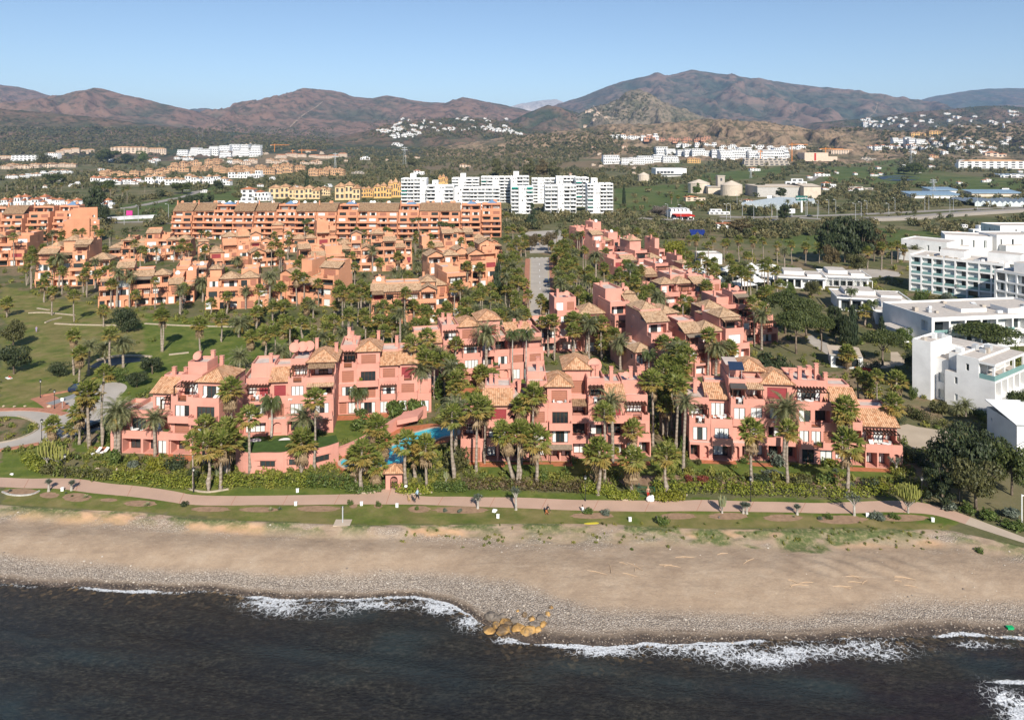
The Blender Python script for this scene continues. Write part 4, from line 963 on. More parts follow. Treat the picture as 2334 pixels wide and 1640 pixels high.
ribbon('pavement',[(93,903),(115,915),(140,935)],4,BRICKP,.03);ribbon('kerb',[(93,902),(130,896),(175,888)],.8,BRICKP,.03,.15);ribbon('kerb',[(112,921),(160,905),(210,890)],2.4,plain('grey_paving',(.25,.25,.25)),.035)
sheet('road',[(1206,588),(1253,587),(1256,650),(1264,760),(1200,760),(1203,650)],ASPH,.02)
ribbon('pavement',[(1203,590),(1200,660),(1195,760)],2.2,BRICKP,.02,.14,sub=0);ribbon('pavement',[(1256,588),(1261,660),(1269,760)],2.2,BRICKP,.02,.14,sub=0)
sheet('road',[(1208,577),(1264,575),(1266,558),(1290,536),(1275,524),(1205,528),(1178,538),(1208,548)],ASPH,.02)
for i in range(4):ribbon('road_marking',[(1210+11*i,587.2),(1216+11*i,587.2)],.9,WPAINT,.03,sub=0,avoid=False)
for i in range(9):y=600+14*i;x=1229+(y-588)*.03;ribbon('road_marking',[(x,y),(x,y+4)],.18,WPAINT,.026,sub=0,avoid=False)
for s_ in(-1,1):ribbon('road_marking',[(1229+s_*19,590),(1231+s_*24,720)],.14,plain('yellow_line',(.5,.36,.08)),.026,sub=0,avoid=False)
sheet('road',[(1836,766),(1852,764),(1885,782),(1912,800),(1918,812),(1892,812),(1842,780)],ASPH,.02)
sheet('path',[(2030,802),(2046,802),(2066,826),(2056,832),(2024,838),(1985,842),(1960,838),(1968,828),(2030,824)],COURT,.02)
sheet('path',[(1990,880),(2008,880),(2012,925),(2045,962),(2032,976),(2005,940),(1994,915)],COURT,.02)
sheet('parking_court',[(2031,974),(2068,966),(2090,972),(2163,983),(2168,998),(2108,1026),(2085,1024),(2042,992)],COURT,.03)
sheet('road',[(1930,620),(1960,612),(2020,615),(2055,622),(2050,630),(1990,632),(1940,632)],ASPH,.02)
sheet('patio',[(400,1036),(505,1041),(502,1052),(395,1050)],TERRA,.02);sheet('patio',[(745,948),(850,944),(948,928),(955,938),(860,955),(745,959)],TERRA,.02)
sheet('patio',[(960,890),(1140,880),(1142,891),(965,900)],TERRA,.02);sheet('patio',[(1052,1053),(1150,1053),(1150,1064),(1052,1063)],TERRA,.02)
sheet('patio',[(1152,1053),(1303,1052),(1306,1062),(1262,1062),(1260,1058),(1152,1058)],TERRA,.022);sheet('patio',[(1330,1052),(1480,1051),(1484,1060),(1335,1062)],TERRA,.02)
sheet('patio',[(1596,1048),(1676,1050),(1680,1058),(1600,1056)],TERRA,.02);sheet('patio',[(1690,1052),(1760,1056),(1764,1064),(1720,1062)],TERRA,.02);sheet('patio',[(1930,1063),(2030,1069),(2032,1076),(1935,1073)],TERRA,.02)
sheet('patio',[(330,1031),(395,1034),(395,1042),(330,1038)],TERRA,.02);sheet('patio',[(210,1018),(246,1018),(246,1030),(222,1028)],TERRA,.02)
DECK=[(780,1035),(845,1015),(905,975),(980,965),(1050,968),(1052,1000),(1000,1012),(955,1030),(940,1055),(905,1075),(830,1082),(770,1078),(755,1060)]
sheet('pool_deck',DECK,TERRA,.02)
POOL=smooth([(907,990),(934,989),(979,976),(1017,972),(1047,977),(1046,993),(1017,994),(990,1004),(979,1012),(950,1017),(936,1033),(930,1050),(894,1066),(857,1075),(815,1074),(790,1068),(769,1058),(782,1044),(830,1040),(851,1036),(857,1025),(878,1022),(899,1014),(915,1004),(907,990)],2)
sheet('pool_water',POOL,POOLW,.06);sheet('pool_water',[(842,675),(856,650),(873,648),(872,662),(850,676)],POOLW,.03)
q=POOL+[POOL[0]];ribbon('pool_coping',q,.5,PALE,.03,.09,sub=0)
sheet('pond_water',smooth([(203,836),(225,822),(260,815),(300,813),(342,816),(330,823),(280,828),(225,841),(203,836)],2),PONDW,.03);ribbon('kerb',[(222,822),(255,813),(300,811),(345,814)],.7,KERB,.02,.35)
sheet('pond_water',smooth([(2000,404),(2030,400),(2070,401),(2098,405),(2090,411),(2050,413),(2015,411),(2000,404)],1),PONDW,.3)
for i,a in enumerate([[(65,714),(100,712),(170,719)],[(103,736),(120,729),(140,724)],[(125,738),(180,741),(270,742)],[(330,738),(420,743),(560,746)],[(85,703),(112,707)],[(660,745),(740,752)],[(385,809),(430,804)]]):ribbon('stone_edging',a,.6,KERB,.02,.25,label='low pale stone edging curving across the big lawn',cat='stone edging')
ribbon('stone_edging',[(418,1070+42),(440,1118),(470,1123),(500,1119),(522,1115)],.22,KERB,.02,.2,label='curved line of pale stones round the palm clump by the promenade',cat='stone edging')
ribbon('stone_edging',[(795,1111),(815,1124),(850,1124),(875,1112)],.22,KERB,.02,.2,label='curved stone edging left of the tiled gate house',cat='stone edging')
ribbon('stone_edging',[(908,1122),(940,1128),(985,1122)],.22,KERB,.02,.2,label='curved stone edging right of the tiled gate house',cat='stone edging')
ribbon('stone_edging',[(1392,1128),(1415,1140),(1440,1139),(1454,1132)],.22,KERB,.02,.2,label='curved stone edging left of the small garden gate',cat='stone edging')
ribbon('stone_edging',[(1494,1132),(1510,1141),(1545,1138),(1566,1128)],.22,KERB,.02,.2,label='curved stone edging right of the small garden gate',cat='stone edging')
for i,(x,y,rx,ry)in enumerate([(47,1121,42,8),(112,1128,22,7),(175,1133,32,10),(248,1139,20,4),(320,1147,38,7),(480,1160,45,6),(590,1161,45,6),(725,1159,48,7),(955,1160,25,8),(1050,1162,62,8),(1350,1175,50,7),(1545,1176,42,7),(1660,1176,45,8),(1784,1180,44,8),(1918,1184,56,10),(2055,1180,60,8),(805,1150,10,8),(862,1152,10,6)]):
    sheet('planting_bed',[(x+rx*math.cos(t*PI/10)*(1+.1*math.sin(3*t+i)),y+ry*math.sin(t*PI/10))for t in range(20)],BEDS,.02,False)
ribbon('stone_edging',[(5,1121),(20,1128),(47,1130),(75,1127),(90,1119)],.22,plain('whitewashed_stones',(.42,.40,.37),.9,.1,.4,3),.02,.16,label='ring of whitewashed stones round a beach bed at the left edge',cat='stone edging')
for a in[[(285,475),(340,465),(400,452),(445,440),(452,433)],[(150,513),(230,509),(320,505),(410,509)],[(1380,489),(1480,500),(1600,502),(1720,504),(1790,500)],[(1640,494),(1720,496),(1800,493),(1900,491),(2040,485),(2200,477),(2420,468)],[(1820,496),(1880,500),(1960,502),(2040,500)],[(1845,412),(1862,402),(1872,396)]]:ribbon('road',a,10,HWAY,.08,avoid=False)
ribbon('motorway_bridge',[(1975,503),(2080,500),(2180,491),(2334,482),(2460,474)],10,HWAY,0,2.2,label='motorway carriageway on a low concrete bridge at the right',cat='road bridge',avoid=False)
TRK=plain('pale_dirt_track',(0.30,0.23,0.17),1,0.05,.2,.05)
for px,w in[([(660,290),(690,262),(720,245),(735,232)],26),([(750,262),(800,248),(850,240)],18),([(1352,240),(1365,258),(1380,272)],26),([(128,320),(170,322),(195,322)],6),([(235,324),(290,325)],5),([(640,330),(690,322),(740,308),(770,298)],14),([(1480,318),(1560,322),(1640,326),(1720,328)],7),([(1900,318),(1930,308),(1945,300)],10),([(1980,268),(1995,255),(2000,235)],22),([(950,252),(1050,258),(1110,264)],12),([(1700,290),(1780,300),(1860,296)],8),([(1080,330),(1150,318),(1210,305)],9)]:
    ribbon('dirt_track',px,w*.45,TRK,1.2,sub=3,avoid=False)

# ------------------------------------------------------------------ spa building, pool walls, gate house
def polywall(name,px,h,th,mat,label,cat,z=0.0,sub=2,h2=None):
    P=[at(x,y)for x,y in smooth(px,sub)];b=MB();L,Q=[],[]
    for i,p in enumerate(P):
        d=P[min(i+1,len(P)-1)]-P[max(i-1,0)];d.normalize();s_=Vector((-d.y,d.x,0))*(th/2);L.append(p+s_);Q.append(p-s_)
    for i in range(len(P)-1):
        ha=h+((h2 or h)-h)*i/(len(P)-1);hb=h+((h2 or h)-h)*(i+1)/(len(P)-1);u,v,dn=Vector((0,0,ha+z)),Vector((0,0,hb+z)),Vector((0,0,z-.4))
        b.poly([Q[i]+u,Q[i+1]+v,L[i+1]+v,L[i]+u]);b.poly([L[i]+dn,L[i]+u,L[i+1]+v,L[i+1]+dn]);b.poly([Q[i]+u,Q[i]+dn,Q[i+1]+dn,Q[i+1]+v])
    for i,hh in((0,h),(-1,h2 or h)):b.poly([L[i]+Vector((0,0,z-.4)),Q[i]+Vector((0,0,z-.4)),Q[i]+Vector((0,0,hh+z)),L[i]+Vector((0,0,hh+z))])
    o=b.obj(name,[mat]);tag(o,label,cat);THINGS.append(o);return o
e=thing('spa_building','low curved pink building with long dark windows set into the lawn bank','spa building',tuple(at(640,1075)))
o_=e.location;fr=[at(x,y)for x,y in smooth([(537,1064),(545,1074),(570,1079),(600,1077),(640,1078),(655,1074),(690,1073),(740,1064),(772,1052)],2)];bk=[at(x,y)for x,y in[(765,1030),(690,1040),(545,1048)]]
b=MB();P=[(p.x-o_.x,p.y-o_.y)for p in fr+bk];b.prism(P,-.5,2.9);b.obj('wall',[PINK],e)
b=MB();b.prism([(p[0],p[1]+.35)for p in P],2.905,2.94);b.obj('roof_lawn',[LAWNM],e)
ed=[(p.x-o_.x,p.y-o_.y)for p in fr];b=MB()
for a_,c_ in zip(ed[:-1],ed[1:]):b.prism([a_,c_,(c_[0],c_[1]+.3),(a_[0],a_[1]+.3)],2.91,3.35)
b.obj('parapet',[PINK],e)
for x,w in((608,3.2),(671,2.0),(735,2.6)):
    i=min(range(len(fr)-1),key=lambda k:abs(CX+F*fr[k].x/fr[k].y-x));d=fr[i+1]-fr[i];an=math.atan2(d.y,d.x);nn=Vector((d.y,-d.x,0)).normalized()*.06
    g,f_,ww,hh=win_mesh(w,1.0,4);o=link('window',g,e,fr[i]-o_+nn+Vector((0,0,1.15)),(0,0,an),(w/ww,1,1));link('frame',f_,o)
    b=MB();b.box(-w/2-.2,w/2+.2,-.3,.05,2.2,2.32);b.obj('window_hood',[PINK],e,loc=fr[i]-o_+nn*.5,rot=(0,0,an))
polywall('curved_wall',[(757,1046),(800,1032),(845,1010),(880,990),(915,970),(970,950)],1.6,.8,PINK,'curved pink garden wall climbing beside the turquoise pool','garden wall',h2=2.2)
b=MB();P=[at(x,y)for x,y in[(905,985),(952,975),(965,958),(920,964)]];b.prism([(p.x,p.y)for p in P],1.4,2.3);tag(b.obj('pool_bar',[PINK]),'small flat pink pool bar at the upper end of the turquoise pool','pool bar')
polywall('retaining_wall',[(545,1064),(538,1030),(540,1000)],2.0,.5,PINK,'pink wall returning beside the spa building under palms','garden wall',sub=1)
polywall('retaining_wall',[(2034,1062),(2050,1068),(2075,1070)],.8,.4,TERRA,'low terracotta wall beside the right sea-front block corner','garden wall',sub=0)
for x,y in((581,1009),(648,1008)):
    a=at0(x,y,0);e=thing('lawn_bed','round white-centred lawn bed before the dish-topped block','flower bed',tuple(a),0);b=MB();b.cyl(0,0,0,.35,2.3,20);b.obj('planting_ring',[LAWNM],e);b=MB();b.cyl(0,0,.3,.42,1.1,16);b.obj('stone_disc',[WPAINT],e)
h=House('gate_house','tiny pink gate house with tiled roof and iron gate on the promenade','gate house',at(879,1115),rot=.05,wall=PINK);h.det=2
h.mass(0,2.6,0,2.4,-.3,2.5,[(.7,1.9,.0,2.1,1.2,'A')]);h.roof('H',0,2.6,0,2.4,2.5,.45);b=MB()
for i in range(6):b.box(.75+.2*i,.79+.2*i,.3,.34,0,2.0)
for z in(.2,1.0,1.9):b.box(.72,1.88,.29,.35,z,z+.05)
b.obj('gate',[IRON],h.e);h.done();HOUSES.pop()

# ------------------------------------------------------------------ the white hotel
GH='white hotel wings'
def hotel(lab,xa,ya,rot=None,xb=None,yb=None,seed=0,nm='hotel_wing',cat='hotel wing'):
    h=House(nm,lab,cat,at0(xa,ya),at0(xb,yb)if xb else None,rot=rot,wall=WHITE,seed=seed,group=GH);h.deck=GRAVEL;h.floor=COURT;h.dark=STEEL;h.wide=True;return h
h=hotel('nearest white hotel wing with a glass corner terrace and three slit windows',2268,950,math.radians(35),seed=1);h.W=16;hf=3.55
def plant(h,x0,x1,y0,y1,z,n_=7):
    for i in range(n_):b=MB();w_,d_,t_=h.r.uniform(.6,1.8),h.r.uniform(.6,1.4),h.r.uniform(.5,1.1);b.box(-w_/2,w_/2,-d_/2,d_/2,0,t_);b.obj('roof_unit',[h.r.choice([STEEL,CONC,WPAINT])],h.e,loc=(h.r.uniform(x0,x1),h.r.uniform(y0,y1),z+.02))
def opn(x0,x1,n_,z0,z1,d=2.0):st=(x1-x0)/n_;return[(x0+st*i+.25,x0+st*(i+1)-.25,z0,z1,d,'O')for i in range(n_)]
for q in range(2):h.mass(0,15,0,9.5,q*hf-(1 if q==0 else .02),(q+1)*hf,opn(0,15,5,q*hf+.25,(q+1)*hf-.35),left=[(9.5-7.6,9.5-7.0,q*hf+1.2,q*hf+2.6,.25,'w')])
h.mass(0,15,3.0,7.2,2*hf,3*hf,opn(.4,15,4,2*hf+.1,3*hf-.5,1.6),left=[(4.2-2.4,4.2-1.8,2*hf+1.0,2*hf+2.4,.25,'w')]);h.parapet(0,15,3.0,7.2,3*hf,.35);h.mass(2,15,7.2,9.6,2*hf-.05,3*hf)
b=MB();b.box(.1,14.8,.1,.14,2*hf,2*hf+1.05);b.box(.1,.14,.14,2.9,2*hf,2*hf+1.05);b.obj('glass_balustrade',[GLB],h.e)
for px_ in(0.2,5.0,9.8,14.6):b=MB();b.box(px_,px_+.4,.2,.6,2*hf,3*hf-.5);b.obj('column',[WHITE],h.e)
h.mass(0,15,.0,3.0,3*hf-.5,3*hf-.05);b=MB();b.box(2,5,-.2,2.6,3*hf-1.2,3*hf-1.1);b.obj('sun_sail',[FABW],h.e)
h.mass(1.5,13,9.5,12.2,-1,2.5*hf,left=[(2.7-2.0,2.7-.8,.3+q*hf,2.3+q*hf,.4,'W')for q in range(2)]);h.mass(-.5,9,12.2,16,-1,3.4*hf);h.parapet(-.5,9,12.2,16,3.4*hf,.4);h.mass(9,15,9.5,15,-1,3*hf);plant(h,3,14,4,9,3*hf);plant(h,0,8,13,15.5,3.4*hf,3);h.done()
h=hotel('white hotel wing with wide glazed top floor and blue-shaded end wall',2124,798,math.radians(9),seed=2);h.W=44
for q in range(2):h.mass(0,44,.05*q,20,q*4.1-(1 if q==0 else .02),q*4.1+4.1,opn(.6,44,9,q*4.1+.3,q*4.1+3.5,2.2),left=[(20-4,20-1.6,q*4.1+.5,q*4.1+3.2,1.0,'O')])
h.parapet(0,44,.05,20,8.2,.5);h.mass(-4,0,8,16,-1,3.6);h.mass(14,22,6,12,8.1,9.2);h.mass(26,31,3,9,8.1,9.6);plant(h,2,40,3,18,8.25,14)
for x_ in(.7,6,11,16,21):b=MB();b.box(x_,x_+4.2,-.06,-.02,4.35,5.3);b.obj('glass_balustrade',[GLB],h.e)
h.done()
h=hotel('long four-storey white hotel wing with recessed glass balconies, behind the tan palm',2072,662,xb=2290,yb=692,seed=3)
for q in range(4):h.mass(0,h.W,.06*q,16,q*3.3-(1 if q==0 else .02),q*3.3+3.3,opn(.4,h.W-.3,8,q*3.3+.25,q*3.3+2.95,.9))
h.parapet(0,h.W,.2,16,13.2,.5);h.mass(9,17,5,12,13,16);h.mass(24,34,6,13,13,16.5);plant(h,2,34,2,5,13.2,12)
for q in range(4):
    for i in range(8):w_=(h.W-.7)/8;b=MB();b.box(.8+w_*i,.2+w_*(i+1),.0+.06*q,.04+.06*q,q*3.3+.26,q*3.3+1.2);b.obj('glass_balustrade',[GLB],h.e)
h.done()
h=hotel('white hotel wing at the right edge with four floors of glass balconies',2266,704,xb=2420,yb=735,seed=4)
for q in range(4):h.mass(0,h.W,.06*q,14,q*3.2-(1 if q==0 else .02),q*3.2+3.2,opn(.4,h.W-.3,6,q*3.2+.25,q*3.2+2.85,.9))
h.parapet(0,h.W,.2,14,12.8,.5);h.mass(4,12,4,12,12.7,16);h.done()
for lab,xa,ya,xb,yb,z,sd in[('plain white hotel block behind the long wing, leftmost of three',2054,588,2158,600,9,5),('white hotel block with slit windows, middle of three behind the long wing',2154,586,2262,592,10.5,6),('white hotel block with slit windows at the right edge, upper row',2272,590,2380,590,11,7),('tall white hotel block at the top right edge',2280,566,2390,566,11.5,15)]:
    h=hotel(lab,xa,ya,xb=xb,yb=yb,seed=sd);k=h.W/4
    h.mass(0,h.W,0,16,-1,z,[(k*i+1.5,k*i+2.5,z-5,z-1.5,.3,'w')for i in range(4)],left=[(3+4*i,3.8+4*i,z-5,z-1.5,.3,'w')for i in range(3)]);h.parapet(0,h.W,0,16,z,.5);h.mass(1,h.W*.5,-5,0,-1,z-4);h.done()
for lab,xa,ya,xb,yb,z,sd in[('long low white bungalow with overhanging flat roof, nearer the long hotel wing',1912,708,2070,716,4.4,8),('low white bungalow with dark glass beside the blue-shaded wing',1996,738,2110,748,4.2,9),('white flat-roofed beach club bar with stepped roofs',1775,655,1880,660,4.2,10),('white beach club wing with slatted roof',1880,652,1980,656,4.0,11)]:
    h=hotel(lab,xa,ya,xb=xb,yb=yb,seed=sd,nm='bungalow',cat='bungalow');w=h.W
    h.mass(0,w,0,14,-1,z,opn(.5,w-.4,6,.2,z-.9,1.6));h.parapet(-.8,w+.8,-1.2,14,z,.4);h.mass(w*.15,w*.6,6,15,z-.02,z+1.3);h.mass(w*.65,w*.95,3,11,z-.02,z+.8)
    if 'slatted' in lab:h.pergola(-1,w,-6,-.1,z-.4,WPAINT)
    h.done()
h=hotel('small white cube pavilion by the palm row, above the white tents',1595,602,xb=1646,yb=602,seed=12,nm='pavilion',cat='pavilion');h.mass(0,h.W,0,9,-1,4.4,[(2.5,7.5,.2,2.4,.6,'W')]);h.parapet(0,h.W,0,9,4.4,.3);h.done()
h=hotel('white pavilion with outside metal stair cut by the right edge',2318,1040,math.radians(-4),seed=13,nm='pavilion',cat='pavilion');h.mass(0,12,0,9,-1,5.6,[(2.2,3.6,.2,2.5,.4,'W')],left=[(1.2,1.7,3.4,4,.15,'w')]);h.roof('B',0,12,0,9,5.6,.4,WPAINT,1.2)
b=MB();T=Matrix.Translation((.6,-1.2,1.6))@Matrix.Rotation(-.55,4,'Y');b.box(-.2,5,-.5,.5,-.1,0,0,T)
for s_ in(-.5,.5):b.box(-.2,5,s_-.03,s_+.03,.9,1.0,0,T);[b.box(-.2+.5*i,-.15+.5*i,s_-.02,s_+.02,0,.9,0,T)for i in range(11)]
b.obj('outside_stair',[WPAINT],h.e);h.done()
h=hotel('garden shed with pale roof, green front and red sign beside the pine trunks',1894,836,xb=1962,yb=842,seed=14,nm='garden_shed',cat='shed');h.mass(0,h.W,0,7,-1,3.0,[(1,6.5,.3,2.4,.6,'O'),(7.2,h.W-.5,.2,2.5,.3,'W')]);h.roof('B',0,h.W,0,7,3.0,.4,PALE,.5);b=MB();b.box(5.2,9.0,-1.3,-1.22,.1,.9);b.obj('sign_board',[plain('red_sign_paint',(.6,.04,.03),.5)],h.e);h.done()
for i,(x,y,w)in enumerate([(1500+88,632,7),(1612,622,7),(1640,655,8),(1660,628,7),(1690,640,8),(1712,622,7),(1735,634,8),(1750,618,7),(1690,660,8),(1720,652,8),(1760,645,7)]):
    a=at0(x,y);e=thing('event_tent','white pointed event tent beside the beach club palms','tent',tuple(a),.3,'white event tents');e['px']=x;b=MB();k=w/2;pk=(0,0,4.6)
    for s_ in range(4):
        c0=[(-k,-k),(k,-k),(k,k),(-k,k)][s_];c1=[(-k,-k),(k,-k),(k,k),(-k,k)][(s_+1)%4];m0=(c0[0]*.35,c0[1]*.35,3.3);m1=(c1[0]*.35,c1[1]*.35,3.3)
        b.poly([(*c0,2.5),(*c1,2.5),m1,m0]);b.poly([m0,m1,pk]);b.poly([(*c0,2.2),(*c1,2.2),(*c1,2.5),(*c0,2.5)])
    b.obj('canopy',[FABW],e)
    for cx_,cy_ in((-k,-k),(k,-k),(k,k),(-k,k)):b=MB();b.bar((cx_,cy_,0),(cx_,cy_,2.5),.06);b.obj('pole',[WPAINT],e)
# ------------------------------------------------------------------ vegetation kit
FANG=leafmat('fan_palm_green',[(0.115,0.155,0.028),(0.20,0.235,0.045),(0.29,0.30,0.075),(0.40,0.37,0.13)],0.5,0.45)
FANY=leafmat('fan_palm_yellowing',[(0.26,0.21,0.05),(0.42,0.29,0.08),(0.20,0.19,0.06)],0.45,rnd=.2)
FAND=leafmat('dead_palm_fronds',[(0.26,0.18,0.10),(0.34,0.25,0.15),(0.20,0.13,0.075)],0.15)
DATG=leafmat('date_palm_grey_green',[(0.13,0.155,0.07),(0.21,0.225,0.10),(0.29,0.29,0.14),(0.39,0.37,0.20)],0.45,0.4)
QUEG=leafmat('queen_palm_green',[(0.06,0.085,0.028),(0.10,0.13,0.042),(0.15,0.17,0.06)],0.3,0.45)
def barkm(name,a,b,k=9):
    m=bpy.data.materials.new(name);n=nodes_of(m);p=wpos(n)
    s=N(n,'ShaderNodeSeparateXYZ');n.links.new(p,s.inputs[0])
    h=math_(n,'SINE',math_(n,'ADD',math_(n,'MULTIPLY',s.outputs[2],k),math_(n,'MULTIPLY',noise(n,p,2),5)))
    f=math_(n,'ADD',noise(n,p,3.0,4),math_(n,'MULTIPLY',h,0.08))
    out(n,pbsdf(n,ramp(n,f,[(0.3,a),(0.7,b)]),0.95,0.1,bump(n,h,0.03,0.5)));return m
BARKP=barkm('palm_bark',(0.19,0.15,0.115),(0.36,0.30,0.245));BARKT=barkm('tree_bark',(0.10,0.075,0.055),(0.24,0.19,0.145),3);BARKW=barkm('pale_bark',(0.30,0.27,0.23),(0.46,0.42,0.37),5)
def LM(nm,a,b,c,tr=.25):return leafmat(nm,[a,b,c],tr)
LDK=LM('dark_evergreen',(0.026,0.04,0.017),(0.05,0.068,0.028),(0.085,0.10,0.042))
LMD=LM('mid_green',(0.055,0.09,0.018),(0.095,0.14,0.03),(0.165,0.20,0.05))
LOL=LM('olive_green',(0.055,0.06,0.022),(0.10,0.10,0.035),(0.16,0.15,0.055))
LYG=LM('yellow_green',(0.12,0.13,0.012),(0.20,0.20,0.02),(0.29,0.27,0.035))
LPI=LM('pine_green',(0.042,0.06,0.018),(0.078,0.10,0.027),(0.135,0.15,0.044))
LGY=LM('grey_green',(0.085,0.105,0.075),(0.14,0.165,0.12),(0.22,0.25,0.19))
LBR=LM('brownish_green',(0.08,0.06,0.03),(0.13,0.10,0.045),(0.19,0.14,0.06))
LCY=LM('cypress_green',(0.022,0.038,0.018),(0.04,0.058,0.028),(0.065,0.085,0.038),.15)
LRD=LM('red_leaves',(0.16,0.035,0.03),(0.26,0.06,0.04),(0.12,0.07,0.03))
LPU=LM('purple_flowers',(0.35,0.05,0.30),(0.5,0.10,0.42),(0.25,0.06,0.2))
LGR=LM('bare_grey_twigs',(0.12,0.095,0.08),(0.19,0.155,0.13),(0.26,0.215,0.18))
LHG=LM('hedge_yellow_green',(0.115,0.145,0.018),(0.21,0.235,0.028),(0.33,0.33,0.05))
LCA=LM('cactus_yellow',(0.16,0.18,0.04),(0.28,0.28,0.07),(0.38,0.36,0.11),.05)
LAG=LM('agave_cream_green',(0.20,0.22,0.12),(0.38,0.36,0.17),(0.16,0.20,0.12),.05)
def fan_crown(seed,n=46,r=1.0,pet=1.05,skirt=0,yel=.3):
    rd=random.Random(seed);b=MB();sk=MB()
    for i in range(n):
        f=i/(n-1);el=math.radians(86-122*f**.85+rd.uniform(-9,9));az=i*2.39996+rd.uniform(-.3,.3)
        d=Vector((math.cos(el)*math.cos(az),math.cos(el)*math.sin(az),math.sin(el)));L=pet*rd.uniform(.8,1.1)
        mt=1 if f>1-yel and rd.random()<.8 else 0
        base=d*L;base.z-=.12*math.cos(el)*L;sd=d.cross(Vector((0,0,1)))
        if sd.length<.05:sd=Vector((1,0,0))
        sd.normalize();up=sd.cross(d).normalized();R_=r*rd.uniform(.85,1.12)
        b.bar((0,0,-.1),base,.03,mt,3,.02)
        K=11;V=[]
        for k in range(K+1):
            t=math.radians(-112+224*k/K)
            tip=base+(d*math.cos(t)+sd*math.sin(t))*R_*(1-.18*abs(math.sin(t)));tip+=up*(.18 if k%2 else-.02)*R_-Vector((0,0,.22*R_*rd.uniform(.6,1.5)));V.append(tip)
        for k in range(K):
            t=(V[k]+V[k+1])/2+(V[k]-base)*.06
            w=.62;a_,c_=base.lerp(V[k],w),base.lerp(V[k+1],w);b.poly([base,a_,t,c_],mt)
    for i in range(skirt):
        az=rd.uniform(0,2*PI);z0=-.35-1.7*(i/max(1,skirt));e=Vector((math.cos(az),math.sin(az),0));s_=Vector((-e.y,e.x,0))
        p0=e*.2+Vector((0,0,z0));p1=e*rd.uniform(.45,.85)+Vector((0,0,z0-.55));p2=e*rd.uniform(.35,.7)+Vector((0,0,z0-1.35))
        for q in range(4):
            o_=s_*(.24*(q-1.5));sk.poly([p0,p1+o_-s_*.12,p2+o_*1.5,p1+o_+s_*.12],0)
    return b.mesh('crown',[FANG,FANY]),(sk.mesh('dead_fronds',[FAND])if skirt else None)
def feather(seed,n,L,mat,drop,wid,top=84,low=-32,hang=.25,yel=False):
    rd=random.Random(seed);b=MB()
    for i in range(n):
        f=i/(n-1);el=math.radians(top+(low-top)*f**.9+rd.uniform(-7,7));az=i*2.39996+rd.uniform(-.25,.25);ln=L*rd.uniform(.82,1.08)*(.75+.25*math.sin(PI*min(1,f+.25)))
        h=Vector((math.cos(az),math.sin(az),0));pts=[];p=Vector((0,0,0));e=el;S=9
        for k in range(S+1):
            pts.append(p.copy());p=p+(h*math.cos(e)+Vector((0,0,math.sin(e))))*(ln/S);e-=drop*rd.uniform(.85,1.15)*(.4+k/S)/S*2
        sd=Vector((-h.y,h.x,0));mt=1 if(yel and f>.86)else 0
        for k in range(1,S+1):
            d=(pts[k]-pts[k-1])
            for sgn in(-1,1):
                for q in(0,.5):
                    o=pts[k-1]+d*q;w=wid*(1.05-.75*(k/S)**2)*rd.uniform(.8,1.15)
                    tip=o+sd*sgn*w+d.normalized()*w*.75+Vector((0,0,.22*w-hang*w*2))
                    b.poly([o,o+d*.42,tip],mt)
        b.bar(pts[0],pts[S//2],.05,mt,3,.03);b.bar(pts[S//2],pts[S],.03,mt,3,.01)
    return b.mesh('crown',[mat,FANY])
def trunk_mesh(seed,r0,r1,lean=.02,flare=1.35,mat=None):
    rd=random.Random(seed);b=MB();dx,dy=rd.uniform(-lean,lean),rd.uniform(-lean,lean);pts,ra=[],[]
    for k in range(9):
        t=k/8;pts.append((dx*math.sin(t*PI),dy*math.sin(t*PI),t));ra.append((r0+(r1-r0)*t)*(1+(flare-1)*max(0,1-t*7)))
    # the mesh is one unit high; keep its radius when scaled
    b.tube([(p[0]*10,p[1]*10,p[2])for p in pts],ra,8);return b.mesh('trunk',[mat or BARKP],True)
FANC=[fan_crown(1,34,.95,1.15,0,.34),fan_crown(2,38,1.0,1.15,14,.4),fan_crown(3,32,.92,1.1,8,.46),fan_crown(4,34,1.0,1.05,26,.36),fan_crown(5,38,1.0,1.2,5,.28)]
DATC=[feather(11,58,3.5,DATG,1.15,.55,yel=True),feather(12,64,3.7,DATG,1.35,.55,yel=True),feather(13,50,3.3,DATG,1.0,.5)]
QUEC=[feather(21,24,3.4,QUEG,1.75,.75,80,0,.75),feather(22,22,3.2,QUEG,1.6,.75,80,5,.7)]
TRF=[trunk_mesh(31,.24,.15,.03),trunk_mesh(32,.26,.17,.02),trunk_mesh(33,.22,.15,.05)]
TRD=[trunk_mesh(34,.33,.30,.02),trunk_mesh(35,.30,.28,.03)];TRQ=[trunk_mesh(36,.22,.16,.02,1.5,BARKW)]
FOOT=[(h_.e.location.x,h_.e.location.y,math.cos(h_.rot),math.sin(h_.rot),h_.W)for h_ in HOUSES]
def inside(x,y,pad=.6,dep=15.5):
    for ax,ay,c,s,w in FOOT:
        u=(x-ax)*c+(y-ay)*s;v=-(x-ax)*s+(y-ay)*c
        if-pad<u<w+pad and-pad<v<dep:return True
    return False
